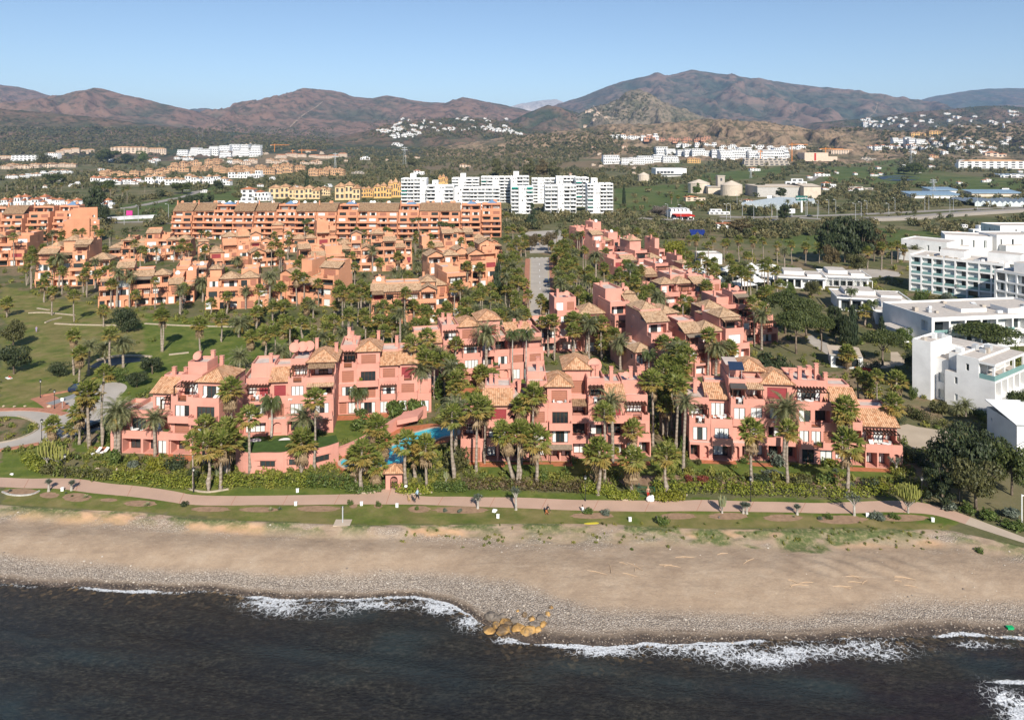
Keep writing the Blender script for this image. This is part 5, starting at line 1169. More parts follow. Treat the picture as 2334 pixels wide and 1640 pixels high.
LAND=[(30,760,'the round left-lawn trees'),(150,860,'the dry left lawn'),(60,970,'the curved road'),(220,950,'the paved forecourt'),(375,930,'the leftmost sea-front block'),(470,1080,'the left hedge end'),(640,910,'the dish-topped block'),
 (850,890,'the dish-topped block wing'),(640,1060,'the curved spa wall'),(900,1040,'the turquoise pool'),(1090,800,'the block behind the pool'),(1240,960,'the central sea-front block'),(1390,1000,"the central block's right half"),(1510,960,'the gap between sea-front blocks'),
 (1780,980,'the rightmost sea-front block'),(2030,990,'the sandy parking court'),(1985,860,'the hotel garden shed'),(2200,930,'the nearest white hotel wing'),(1310,750,'the lower palm-road block'),(1590,800,'the blank-walled pink block'),(1720,740,'the umbrella pines'),
 (1480,690,'the right-hand pink chain'),(1400,610,'the upper right-hand chain'),(1360,550,'the far chain end'),(1290,610,"the palm road's right verge"),(1175,640,"the palm road's left verge"),(1110,600,'the cypress'),(920,700,'the pyramid-roof pool block'),(820,660,'the small blue pool'),
 (660,760,'the central lawn'),(500,780,'the lawn behind the block'),(330,650,'the left pyramid-roof block'),(140,610,'the left-lawn salmon block'),(40,550,'the left-edge block'),(540,660,'the reed-awning block'),(520,570,'the steep-gabled block'),(720,600,'the solar-panel salmon block'),(820,580,'the round-arched block'),
 (1040,530,"the long block's right end"),(650,505,"the long block's middle"),(1640,630,'the white tents'),(1680,560,'the field edge row'),(1880,570,'the dark hotel grove'),(2020,590,'the hotel drive'),(2120,580,'the upper hotel wings'),(1480,560,'the yellow-green tree'),(1950,710,'the white hotel bungalows'),
 (60,420,'the far-left white houses'),(330,425,'the far white townhouses'),(700,430,'the yellow houses'),(1300,450,'the white towers'),(1600,460,'the silos'),(1800,480,'the motorway'),(2150,480,'the blue-roofed sheds'),(1000,1150,'the promenade middle'),(250,1130,"the promenade's left end"),(1700,1150,"the promenade's right part")]
def landmark(px,py):return min(LAND,key=lambda q:(q[0]-px)**2+(1.6*(q[1]-py))**2)[2]
NPALM=0
def palm(px,py,cy,kind='f',k=1.0,lean=0.0):
    """px, py: foot; cy: row of the crown's centre"""
    global NPALM
    g=at(px,py);Y=g.y;x=g.x
    if Y<460:
        t=0
        while inside(g.x*Y/g.y,Y)and t<60:Y-=.5;t+=1
        if t>=60:Y=g.y
        x=g.x*Y/g.y
    z0=0.0 if Y<440 else gz(x,Y);H_=(HC-(cy-HY)/F*Y)-z0;r=R
    if kind=='d':H_-=.4
    H_=max(1.3,H_);lab=landmark(px,py)
    hw='tall ' if H_>10 else 'short ' if H_<5 else ''
    NPALM+=1;i=NPALM
    if kind=='f':
        cr,sk=FANC[i*7%5];tm=TRF[i%3];s=1.17*k*r.uniform(.92,1.14);desc='fan palm with dead frond skirt' if sk and i*7%5 in(1,3)else 'fan palm with round spiky crown'
    elif kind=='d':cr,sk=DATC[i%3],None;tm=TRD[i%2];s=1.22*k*r.uniform(.92,1.12);desc='date palm with arching grey-green fronds'
    else:cr,sk=QUEC[i%2],None;tm=TRQ[0];s=k*r.uniform(.9,1.1);desc='queen palm with drooping dark fronds'
    t=thing({'f':'fan_palm','d':'date_palm','q':'queen_palm'}[kind],f'{hw}{desc} near {lab}','palm tree',(x,Y,z0-.05),r.uniform(0,6.28),'palms in the gardens')
    if lean:t.rotation_euler=(0,lean,0)
    elif H_>4:t.rotation_euler=(r.gauss(0,.015),r.gauss(0,.018),r.uniform(0,6.28))
    t['px']=px
    link('trunk',tm,t,scale=(s*.85,s*.85,H_+.1));a=r.uniform(0,6.28)
    link('crown',cr,t,(0,0,H_),(0,0,a),(s,s,s*r.uniform(.9,1.1)))
    if sk:link('dead_fronds',sk,t,(0,0,H_),(0,0,a),(s,s,s))
    return t
P='''370 801 719 f|16 723 690 f|100 689 645 f|118 718 662 f|169 735 672 f|236 744 706 f|369 801 717 f|457 809 737 f|169 854 762 f .95|251 846 760 f|202 855 786 d .85|239 838 790 d .8|281 838 780 d|180 874 803 f
235 1017 851 f|204 1021 890 f 1.1|199 1015 905 f .8|181 1013 935 f|119 1007 965 f .8|163 1002 972 f .8|270 1030 934 d 1.05|262 1020 950 d .8|354 1012 949 d .8|525 990 884 f 1.05|570 1078 947 f 1.05|618 992 918 q|716 1078 908 f .9|688 1078 1004 f 1.15|690 1045 947 d .95|473 1119 1012 f 1.1|503 1114 1012 f 1.1|522 1088 1003 f|513 1082 976 f|517 1090 990 f|441 1117 1000 f .75|468 1060 968 f
823 1119 1030 f 1.05|810 1103 1043 f|857 1110 1057 f .9|925 1116 1007 f|973 1116 1015 f 1.1|948 1095 1028 f .9|857 1065 969 f|873 1067 1001 f .85|1037 1095 945 f|1039 1046 930 d 1.05|1085 1080 924 f|1103 1056 929 f|1172 1100 983 f 1 -.2|1179 1100 980 f|1187 1098 982 f|1224 1101 998 f 1.1|1215 1046 897 f|1187 1046 921 f .9|939 921 780 f|926 890 813 d .8|970 924 812 f|974 895 767 f|963 922 826 f .9|818 945 892 q|1110 880 758 d|1170 856 761 q|1199 852 761 q|1097 884 849 f|1122 878 855 f .9|1263 822 729 f|867 793 729 f|894 793 732 f|931 780 750 d
1378 1095 937 f|1396 1016 912 d 1.05|1362 1127 1028 f 1.1|1356 1104 1045 f .9|1440 1127 1042 f 1.1|1521 1126 1033 f 1.1|1442 1016 977 f .9|1488 1015 866 f|1518 1001 921 f .9|1540 1026 875 f|1557 1074 912 d .75|1414 830 780 d|1480 838 806 q|1372 815 785 f|1713 1104 978 f|1795 1104 979 f|1787 1044 928 d 1.1|1932 1129 1008 f 1.15|1931 1010 928 f|1921 1010 945 f .8|2037 1036 918 f|2041 925 864 f 1.1|2000 944 853 f .7|1989 931 888 f|1974 926 860 f .9|1957 915 851 f .9|1931 842 803 f
1306 802 726 f|1336 802 729 f|1480 757 727 d 1.05|1503 730 682 d|1565 735 708 d|1609 712 652 f|1610 722 684 d|1400 663 632 q|1436 682 607 q|1358 650 583 d|1391 616 585 d|1345 660 615 f|1613 832 762 f|1719 758 690 f|1737 784 703 f|1631 835 789 d|1665 842 792 f|1587 592 543 f|1625 572 546 f|1651 598 553 f|1655 595 552 f .9|1685 600 545 f|1715 606 546 f|1739 600 549 f|1772 606 558 f|1572 616 580 f|1493 560 538 f|1481 595 564 d|1500 592 562 d .9|1520 597 572 d .8|1615 645 606 f|1631 645 611 f|1669 640 601 f|1691 681 617 f|1659 662 642 d|1805 603 556 f|1836 602 560 f|1867 600 561 f|1903 598 563 f|1935 599 573 f|1941 600 561 f|1977 615 571 f|2009 616 560 f|2032 602 560 f|2045 597 557 f|2107 582 563 f .9|2157 652 613 f 1.05|1940 698 664 q|1971 742 707 f|1989 722 690 q|2047 732 714 f|1931 836 803 f|2201 948 920 d .62|2183 948 928 d .55
134 656 588 d|119 644 597 f|73 650 577 f|64 648 586 f|31 596 539 f|197 677 620 f|191 676 632 f|266 692 620 d|295 695 628 d .95|253 698 646 f|353 703 640 f .8|310 702 672 f .9|300 583 542 d|347 583 560 f|396 596 565 q|431 598 563 f|235 604 581 f|464 609 584 d|462 688 644 d|520 669 624 d|516 716 675 f|541 612 592 d|460 552 529 q|102 533 507 q|84 533 511 f|50 540 513 f|62 560 534 f|88 570 545 f|140 556 530 f|30 560 520 f .8
575 520 497 q|583 520 502 q .9|638 522 497 q|650 524 503 q|694 550 506 q|704 545 503 q|822 528 504 q|836 528 500 q .9|901 534 511 q|912 536 514 q|941 540 503 q|955 552 499 q|1004 540 508 q|1014 540 510 q|1030 540 514 q|658 572 536 f|618 612 560 f|636 612 576 f|781 612 577 d|803 637 582 f|849 623 568 d|861 586 545 f|907 609 582 f|864 640 598 f|714 637 605 d|758 637 592 f|745 654 601 f .9|614 697 630 d|677 697 627 f|692 697 633 f|958 602 576 d|982 600 558 f|1050 562 539 d|952 627 605 d|918 647 619 d|1120 623 582 f|1065 652 606 f|1094 649 609 f|904 748 694 f|942 731 694 f|890 752 706 f .9|781 748 664 f|815 742 666 f .9|800 714 658 f .9|1037 725 654 f|1051 725 649 f|714 725 690 d .8|583 748 710 f|646 752 726 f
1164 620 581 f|1188 586 561 f|1158 550 524 f|1169 545 518 f|1153 629 587 d|1176 660 632 f|1203 702 671 f|1173 727 673 f|1160 700 658 f|1185 727 707 f|1118 704 655 f|1095 702 657 f|1065 720 668 d|1264 618 587 f|1274 626 573 f|1285 615 553 f|1280 615 568 f|1300 583 556 f|1288 572 532 f|1316 575 535 d|1314 657 620 f|1321 657 616 f|1328 657 625 f .9|1298 673 605 f|1307 600 572 f|1150 660 640 f|1140 690 664 f|1196 660 645 f .9|1306 640 600 f|1258 580 556 f
504 779 726 f|545 768 736 d|605 813 758 f|645 772 742 f|742 792 745 f|715 792 770 f|546 845 810 d 1.1|639 835 800 d|560 760 730 f|665 790 758 f|690 770 735 f|760 770 730 f|780 800 760 d|730 820 790 d .9|700 720 690 f|640 720 696 f|590 730 695 f|850 790 752 f|830 750 715 f .9|570 800 765 f|480 720 690 f|560 690 660 d .8|420 690 655 f|380 660 636 f|330 600 570 f|680 660 636 f|1000 640 606 f|1130 640 610 f|1230 560 540 f|1240 720 690 f|1330 700 672 f|1350 720 684 f .9|1440 730 700 f|1395 700 668 d .8|1410 570 552 f|1450 590 566 f
16 437 416 d|40 436 417 d|62 437 416 d|80 437 417 d|36 425 408 d .9|128 440 420 f|140 436 421 f|236 455 425 f|252 455 428 f|290 462 430 f|187 432 418 f .9|280 450 434 f|330 440 418 f|352 420 405 d|392 415 400 d|20 470 452 f|96 468 450 f|66 470 455 d|700 435 420 f|745 445 424 f|1530 465 447 f|1545 463 448 f|1590 476 460 f|1600 476 462 f|1795 478 458 d|1832 480 462 d|1760 490 470 d|1690 460 445 d|1140 500 482 f|1155 505 490 f|1570 560 545 f|1720 545 524 f .9|2060 595 566 f|2085 590 566 d'''
for ln in P.replace('\n','|').split('|'):
    q=ln.split()
    if len(q)<4:continue
    palm(float(q[0]),float(q[1]),float(q[2]),q[3],float(q[4])if len(q)>4 else 1.0,float(q[5])if len(q)>5 else 0.0)
# ------------------------------------------------------------------ houses of the plain and the hillsides
DKW=plain('far_window_dark',(0.07,0.075,0.085),0.3,0.5);TRED=tiles('red_roof_tiles',(0.44,0.17,0.085),(0.50,0.22,0.11),(0.36,0.13,0.07));TORG=tiles('orange_roof_tiles',(0.46,0.26,0.14),(0.54,0.33,0.19),(0.40,0.21,0.11))
_fh={};FARH=[]
def hiproof(b,x0,x1,y0,y1,z,h,m=1):
    w,d=x1-x0,y1-y0;k=min(w,d)/2;ym=(y0+y1)/2
    if w>=d:A,B_=(x0+k,ym,z+h),(x1-k,ym,z+h)
    else:A=B_=((x0+x1)/2,ym,z+h)
    c=[(x0,y0,z),(x1,y0,z),(x1,y1,z),(x0,y1,z)]
    for f in([c[0],c[1],B_,A],[c[1],c[2],B_],[c[2],c[3],A,B_],[c[3],c[0],A]):
        f=[p for i,p in enumerate(f)if p!=f[i-1]];b.poly(f,m,[(p[0],p[1]*1.1)for p in f])
    b.poly(c[::-1],m,[(p[0],p[1])for p in c])
def holed(b,x0,x1,y,z0,z1,cols,z_lo,z_hi,dep=.5,cover=.6):
    """front wall with recessed dark bays"""
    st=(x1-x0)/cols;x=x0
    b.poly([(x0,y,z0),(x1,y,z0),(x1,y,z_lo),(x0,y,z_lo)]);b.poly([(x0,y,z_hi),(x1,y,z_hi),(x1,y,z1),(x0,y,z1)])
    for i in range(cols):
        a=x0+st*(i+.5-cover/2);c=a+st*cover
        b.poly([(x,y,z_lo),(a,y,z_lo),(a,y,z_hi),(x,y,z_hi)]);x=c
        b.poly([(a,y+dep,z_lo),(c,y+dep,z_lo),(c,y+dep,z_hi),(a,y+dep,z_hi)],2)
        b.poly([(a,y,z_lo),(c,y,z_lo),(c,y+dep,z_lo),(a,y+dep,z_lo)]);b.poly([(a,y,z_lo),(a,y+dep,z_lo),(a,y+dep,z_hi),(a,y,z_hi)]);b.poly([(c,y+dep,z_lo),(c,y,z_lo),(c,y,z_hi),(c,y+dep,z_hi)]);b.poly([(a,y+dep,z_hi),(c,y+dep,z_hi),(c,y,z_hi),(a,y,z_hi)])
    b.poly([(x,y,z_lo),(x1,y,z_lo),(x1,y,z_hi),(x,y,z_hi)])
def shell(b,x0,x1,y0,y1,z0,z1):
    b.poly([(x0,y1,z0),(x0,y0,z0),(x0,y0,z1),(x0,y1,z1)]);b.poly([(x1,y0,z0),(x1,y1,z0),(x1,y1,z1),(x1,y0,z1)]);b.poly([(x1,y1,z0),(x0,y1,z0),(x0,y1,z1),(x1,y1,z1)]);b.poly([(x0,y0,z1),(x1,y0,z1),(x1,y1,z1),(x0,y1,z1)])
def fmesh(kind,v,wall,roof):
    """unit house: 1 wide, 1 high, about .8 deep"""
    k=(kind,v,wall.name,roof.name)
    if k in _fh:return _fh[k]
    b=MB();r=random.Random(v*7+len(kind));
    if kind=='hip':
        w=r.uniform(.55,.68)
        for q in range(2):holed(b,-.5,-.5+w,0,q*.38-(.3 if q==0 else 0),q*.38+.38,2,q*.38+.08,q*.38+.3,.05,.5)
        shell(b,-.5,-.5+w,0,.7,-.3,.76);hiproof(b,-.56,-.44+w,-.06,.76,.761,.24)
        holed(b,-.5+w+.002,.5,.08,-.3,.5,2,.1,.36,.05,.5);shell(b,-.5+w+.002,.5,.08,.7,-.3,.5)
        hiproof(b,-.5+w+.06,.55,.03,.75,.501,.2)if v%2 else b.box(-.5+w+.01,.5,.08,.12,.501,.57)
        b.box(-.3,-.24,.3,.36,.8,1.0)
    elif kind=='flat':
        h0=r.uniform(.45,.55)
        holed(b,-.5,.5,0,-.3,h0,4,.1,h0-.1,.08,.62);shell(b,-.5,.5,0,.7,-.3,h0);x0=r.uniform(-.45,-.1)
        holed(b,x0,x0+.55,.16,h0-.01,.95,2,h0+.12,.85,.06,.6);shell(b,x0,x0+.55,.16,.68,h0-.01,.95);b.box(-.5,.5,0,.03,h0,h0+.1)
    elif kind=='terr':
        n_=3+v%2
        for q in range(n_):
            z0,z1=q/n_,(q+1)/n_;y=.12*q;a,c=-.5+.03*q*r.random(),.5-.05*q*r.random()
            holed(b,a,c,y,z0-(.3 if q==0 else .01),z1,7+v,z0+.3/n_,z1-.18/n_,.04,.62);shell(b,a,c,y,.9,z0-(.3 if q==0 else .01),z1)
            b.box(a,c,y-.05,y-.03,z0+.005,z0+.3/n_)if q else None
    elif kind=='long':
        for q in range(3):holed(b,-.5,.5,0,q*.27-(.3 if q==0 else 0),q*.27+.27,9,q*.27+.06,q*.27+.21,.03,.55)
        shell(b,-.5,.5,0,.3,-.3,.81);hiproof(b,-.51,.51,-.02,.32,.812,.19)
    elif kind=='arch':
        for q,(x0,x1,h_)in enumerate([(-.5,-.12,.72),(-.118,.2,1.0-.22),(.202,.5,.62)]):
            holed(b,x0,x1,.06*(q%2),-.3,h_*.5,2,.1,h_*.42,.07,.6);holed(b,x0,x1,.06*(q%2),h_*.5,h_,2,h_*.6,h_*.88,.05,.5);shell(b,x0,x1,.06*(q%2),.7,-.3,h_)
            hiproof(b,x0-.03,x1+.03,.06*(q%2)-.04,.72,h_+.002,.22)
    _fh[k]=b.mesh('house',[wall,roof,DKW]);return _fh[k]
def fhouse(px,py,w,h,kind,wall,roof,label,name='house',cat='house',group=None,dep=None,rot=None):
    g=at(px,py);k=F/g.y;W_,H_=w/k,h/k;FARH.append((g.x,g.y,W_,H_))
    o=one(name,fmesh(kind,R.randrange(3),wall,roof),label,cat,tuple(g),R.uniform(-.25,.25)if rot is None else rot,(W_,dep or min(W_,max(8,H_*1.3)),H_),group);o['px']=px;return o
def row(x0,y0,x1,y1,n_,w,h,kind,wall,roof,label,group,jy=2.6,name='house',cat='house'):
    for i in range(n_):
        t=(i+.5)/n_;fhouse(x0+(x1-x0)*t+R.uniform(-.25,.25)*(x1-x0)/n_,y0+(y1-y0)*t+R.uniform(-jy,jy),w*R.uniform(.8,1.2),h*R.uniform(.8,1.2),R.choice(kind)if isinstance(kind,(list,tuple))else kind,wall,roof,label,name,cat,group)
G1,G2,G3,G4='white townhouses on the left plain','orange village houses on the left plain','villas on the far hillsides','white apartment terraces on the right hillside'
row(0,474,180,472,10,22,24,'hip',WHITE,TRED,'white townhouse with red roof behind the left-edge salmon block',G1);row(228,474,256,476,2,18,26,'hip',WHITE,TRED,'white house beside the dark trees near the green field',G1)
row(207,420,320,418,7,19,18,'hip',WHITE,TRED,'white townhouse in the row left of the long white terrace',G1);row(330,420,424,420,6,20,20,'hip',WHITE,TORG,'white townhouse with orange roof in the middle row',G1);row(425,420,520,420,6,22,20,'hip',WHITE,TORG,'white townhouse in the front of the orange village',G1)
row(522,406,592,404,4,20,17,['flat','hip'],WHITE,TORG,'white flat-roofed house right of the orange village',G1);row(15,408,160,394,11,17,9,['flat','hip'],WHITE,TORG,'low white house in the rising row on the far left',G1)
row(220,402,384,396,9,20,13,['arch','hip'],ORNG,TORG,'orange house in the row above the white townhouses',G2);row(380,392,500,388,7,19,13,['arch','hip'],ORNG,TORG,'orange village house, lower left row',G2);row(390,380,500,374,6,19,12,['arch','hip'],ORNG,TORG,'orange village house, upper left row',G2)
row(484,394,600,392,7,20,14,'arch',ORNG,TORG,'orange village house in the middle row with arches',G2);row(525,376,584,374,3,22,12,'arch',CREAM,TORG,'cream house above the orange village',G2);row(604,396,690,394,4,26,22,'arch',ORNG,TORG,'tall orange house with arched gables',G2);row(606,374,655,374,3,20,11,'arch',CREAM,TORG,'cream house behind the tall orange houses',G2)
row(709,400,774,398,4,22,20,'arch',ORNG,TORG,'orange house at the right end beside the pylon',G2);row(690,374,732,376,3,18,10,'hip',CREAM,TORG,'cream house under the long salmon roofs',G2);row(632,358,790,360,7,25,9,'long',CREAM,TRED,'long salmon-roofed terrace under the cranes',G2);row(0,386,170,380,10,20,12,['arch','hip'],CREAM,TORG,'cream house on the far left slope',G2)
row(110,354,216,346,6,22,9,'long',CREAM,TORG,'cream terrace under the dark left hill',G2);row(1,362,30,362,1,30,8,'long',CREAM,TORG,'ochre roofed terrace at the far left edge',G2);fhouse(57,367,58,13,'terr',WHITE,TORG,'wide white apartment block on the far left slope','apartment_house','apartment house');fhouse(115,360,36,11,'terr',WHITE,TORG,'second white apartment block on the far left slope','apartment_house','apartment house')
fhouse(294,347,84,13,'long',CREAM,TORG,'long tan apartment house on the left ridge, left half','apartment_house','apartment house',rot=0);fhouse(356,349,44,12,'long',CREAM,TORG,'long tan apartment house on the left ridge, right half','apartment_house','apartment house',rot=0);row(338,370,362,368,2,14,10,'hip',WHITE,TRED,'white villa beside the pylon on the left',G1)
row(402,356,492,352,4,26,15,'terr',WHITE,TORG,'white apartment terrace on the left ridge, lower row','white terraces on the left ridge',1);row(470,346,592,345,5,26,14,'terr',WHITE,TORG,'white apartment terrace on the left ridge, upper row','white terraces on the left ridge',1);row(505,358,590,356,4,24,14,'terr',WHITE,TORG,'white apartment terrace on the left ridge, right front','white terraces on the left ridge',1);row(398,366,440,366,3,14,9,'hip',WHITE,TORG,'small white house under the white ridge terraces',G1);row(560,332,590,330,3,9,6,'hip',WHITE,TORG,'tiny white house on the ridge above the terraces',G1)
for px,py,w,h,wl,lb in[(645,453,62,34,YELL,'large yellow apartment house with brown roof, leftmost of the yellow group'),(700,454,56,32,YELL,'yellow apartment house with white balconies in the middle of the group'),(735,446,34,22,YELL,'yellow apartment house with red roof behind'),(792,456,56,42,YELL,'yellow apartment house with terraces right of the conifer'),(838,450,30,26,OCHR,'ochre house between yellow houses and white towers'),(872,452,40,36,OCHR,'bright orange-yellow house left of the white towers'),(900,450,30,44,OCHR,'orange-yellow house touching the first white tower'),(1010,430,22,34,OCHR,'orange house peeping between the white towers')]:fhouse(px,py,w,h,'arch',wl,TORG,lb,'apartment_house','apartment house',rot=.1)
fhouse(572,450,46,24,'hip',WHITE,TRED,'white house with red roof and green awning above the long block');fhouse(500,466,56,8,'flat',WHITE,TORG,'low white shed behind the long block start');fhouse(560,468,50,18,'flat',WHITE,TORG,'white flat house behind the long block');fhouse(600,458,30,20,'flat',WHITE,TORG,'white cubic house with dark windows behind the long block')
def villas(n_,x0,x1,yl,yh,w,h,wall,roof,label,kind=('hip','flat'),ycurve=None):
    for i in range(n_):
        px=R.uniform(x0,x1);t=R.random();a,c=(yl(px),yh(px))if callable(yl)else(yl,yh)
        fhouse(px,a+(c-a)*t,w*R.uniform(.7,1.4),h*R.uniform(.8,1.2),R.choice(kind),wall,roof,label,'villa','villa',G3)
villas(18,850,960,lambda x:300-(x-850)*.15,lambda x:308,11,5.5,WHITE,TORG,'pale villa on the left flank of the central villa hill');villas(44,900,1180,lambda x:271,lambda x:300,9,4.6,WHITE,TORG,'pale villa near the top of the central villa hill');row(1096,292,1190,308,10,11,7,'flat',WHITE,TORG,'white terraced house descending the right flank of the villa hill',G3,1.5);row(888,312,950,310,5,14,8,'flat',WHITE,TORG,'white terraced house in the block on the villa hill',G3,1.5)
villas(8,1310,1385,lambda x:252,lambda x:290,10,5.5,CREAM,TORG,'cream villa below the rocky peak');villas(44,1960,2334,lambda x:270-(x-1975)*.055,lambda x:292,10,5,WHITE,TORG,'pale villa on the blue right-hand ridge');villas(12,1960,2050,lambda x:276,lambda x:290,9,4.5,WHITE,TORG,'pale villa low on the blue right-hand ridge')
villas(48,2080,2334,lambda x:318,lambda x:352,13,8,WHITE,TORG,'white villa on the right village slope',('hip','flat','hip'));row(2038,328,2115,334,6,15,15,'terr',WHITE,TORG,'white apartment terrace at the top of the right village',G4,1);row(1978,342,2080,338,6,18,11,'hip',WHITE,TRED,'white townhouse in the row under the bare hill',G1,1.5);fhouse(2094,312,32,12,'arch',OCHR,TORG,'left of two orange apartment houses crowning the right village','apartment_house','apartment house');fhouse(2136,309,34,13,'arch',OCHR,TORG,'right of two orange apartment houses crowning the right village','apartment_house','apartment house');fhouse(2270,358,44,13,'hip',CREAM,TRED,'cream house group above the white shopping hall','apartment_house','apartment house')
fhouse(2260,384,150,20,'long',WHITE,TORG,'large white shopping hall with tiled upper roof at the right','shopping_hall','shopping hall',rot=0);fhouse(2205,380,40,16,'flat',WHITE,TORG,'white corner hall at the left end of the shopping hall','shopping_hall','shopping hall',rot=0)
row(1392,316,1500,320,8,16,12,['hip','flat'],WHITE,TORG,'white house in the upper left cluster of the right hillside',G4,2);row(1474,322,1620,322,7,22,10,'flat',stucco('stucco_brick_orange',(.50,.26,.17),.2),TORG,'brick-orange apartment house on the right hillside','orange apartment houses on the right hillside',3);row(1540,334,1680,338,7,17,10,['flat','hip'],WHITE,TORG,'small white house between orange houses and white terraces',G4,2);row(1705,336,1840,342,6,20,9,'flat',WHITE,TORG,'white modern villa above the white terraces',G4,2)
row(1502,352,1665,356,8,26,15,'terr',WHITE,TORG,'long white stepped terrace on the right hillside',G4,1);row(1385,376,1545,370,6,34,17,'terr',WHITE,TORG,'white terrace in the front left group on the right hillside',G4,2);row(1650,360,1800,362,7,28,20,'terr',WHITE,TORG,'tall white terrace in the right group on the hillside',G4,2);fhouse(1582,372,30,14,'arch',OCHR,TORG,'ochre house among the white terraces','apartment_house','apartment house');fhouse(1748,378,104,16,'terr',CONC,CONC,'unfinished concrete building under the orange cranes','unfinished_building','building site',rot=0);fhouse(1920,352,50,12,'long',CREAM,TORG,'salmon house row by the far crane','apartment_house','apartment house')
for px,py,w,h,kd,wl,rf,lb in[(1722,390,26,9,'hip',WHITE,TRED,'white farmhouse on the green slope'),(1875,402,34,9,'hip',WHITE,TRED,'white farmhouse beside the dirt lane'),(1710,462,20,8,'hip',WHITE,TRED,'small red-roofed house by the greenhouse'),(1815,422,46,15,'flat',WHITE,TRED,'white house with veranda behind the warehouse'),(1892,428,30,14,'hip',WHITE,TRED,'white house with red roof right of the warehouse'),(1586,458,48,12,'hip',CREAM,TRED,'long red-roofed house among skirted palms'),(1664,521,56,14,'hip',WHITE,TRED,'white house with bright red roof by the reeds'),(1640,489,46,12,'flat',WHITE,TORG,'white roadside kiosk building by the motorway'),(2250,534,60,20,'flat',WHITE,TORG,'white cottage group behind the upper hotel blocks'),(2200,524,20,12,'flat',WHITE,TORG,'white hut by the green field'),(2196,540,34,12,'hip',WHITE,TRED,'low shed by the green field'),(1960,432,60,7,'flat',CONC,TORG,'long grey shed on the plain'),(2320,405,60,8,'flat',WHITE,TORG,'white greenhouse shed at the right edge'),(2130,360,22,8,'hip',ORNG,TRED,'orange roofed house in the pine wood'),(1980,366,34,8,'flat',CONC,TORG,'farm shed group by the bright field'),(1060,382,24,9,'hip',CREAM,TORG,'ruined cream house on the plain behind the towers'),(955,398,24,12,'hip',WHITE,TRED,'white house with red roof behind the first tower'),(815,396,30,6,'flat',CONC,TORG,'low long wall house on the plain'),(832,364,22,8,'flat',WHITE,FABG,'small white house with teal roof on the plain'),(905,333,26,8,'flat',WHITE,TORG,'white hall below the villa hill')]:fhouse(px,py,w,h,kd,wl,rf,lb)
for x0,x1,y0,y1,n_,w_,wl,rf,lb in[(60,860,366,440,26,12,WHITE,TORG,'small white house scattered among the trees of the left plain'),(440,1400,345,372,14,9,CREAM,TORG,'tiny cream farmhouse under the central hills'),(1840,2330,362,440,22,12,WHITE,TRED,'small white farmhouse scattered on the right plain'),(1180,1480,330,400,10,10,CREAM,TRED,'small farmhouse on the dry slope behind the white towers')]:
    for _ in range(n_):fhouse(R.uniform(x0,x1),R.uniform(y0,y1),w_*R.uniform(.7,1.5),w_*.55,R.choice(['hip','flat','hip']),wl,rf,lb,'farmhouse','farmhouse','farmhouses on the plain')
# ------------------------------------------------------------------ works, silos, petrol station, greenhouse
CPL=stucco('pale_render',(0.60,0.51,0.41),.2)
def cone(b,x,y,z,r,h,n=24,m=0):
    for k in range(n):a,c=2*PI*k/n,2*PI*(k+1)/n;b.poly([(x+r*math.cos(a),y+r*math.sin(a),z),(x+r*math.cos(c),y+r*math.sin(c),z),(x,y,z+h)],m)
def works(name,label,cat,px,py):g=at(px,py);FARH.append((g.x,g.y,30,12));e=thing(name,label,cat,tuple(g));e['px']=px;return e,g.y/F
e,k=works('silo','round pale concrete silo with a conical roof','silo',1667,445);b=MB();b.cyl(0,0,-2,24*k,24*k,28);b.obj('wall',[CPL],e);b=MB();cone(b,0,0,24*k,24.6*k,10*k);b.obj('roof',[CPL],e)
e,k=works('silo','wide pale silo hall left of the round silo','silo',1597,440);b=MB();b.cyl(0,8,-2,22*k,25*k,12);b.obj('wall',[CPL],e);b=MB();cone(b,0,8,22*k,25.6*k,9*k,12);b.obj('roof',[CPL],e)
e,k=works('silo','small pale silo left of the works, half in trees','silo',1467,412);b=MB();b.cyl(0,0,-2,13*k,13*k,14);cone(b,0,0,13*k,13.4*k,7*k,14);b.obj('wall',[CPL],e)
e,k=works('lift_tower','grey square lift tower between the silos','tower',1644,440);b=MB();b.box(-8*k,8*k,0,16*k,-2,38*k);b.box(-9*k,9*k,-1*k,17*k,38*k,40*k);b.obj('wall',[CONC],e);b=MB();b.box(-2*k,2*k,-.3,0,28*k,34*k);b.obj('window',[DKW],e)
BLUEP=plain('blue_steel',(.03,.22,.5),.5,.4)
for x in(1608,1616):e,k=works('steel_tank','blue steel tank standing beside the left silo','tank',x,440);e['group']='blue tanks';b=MB();b.cyl(0,0,5*k,17*k,4*k,12);b.obj('tank',[BLUEP],e);b=MB();b.bar((-3*k,0,0),(-3*k,0,5*k),.3);b.bar((3*k,0,0),(3*k,0,5*k),.3);b.obj('leg_frame',[STEEL],e)
e,k=works('works_hall','low pale hall linking the two silos','hall',1628,442);b=MB();b.box(-14*k,14*k,0,14,-1,15*k);b.obj('wall',[CPL],e);b=MB();b.box(-16*k,16*k,-1,15,15*k+.02,17*k);b.obj('roof',[CONC],e)
e,k=works('dome_tank','pale green dome tank right of the round silo','tank',1714,440);b=MB();b.blob((0,0,5*k),11*k,11*k,11*k,random.Random(1),0,14,8,0);b.obj('dome',[plain('pale_green_paint',(.55,.58,.46),.6)],e)
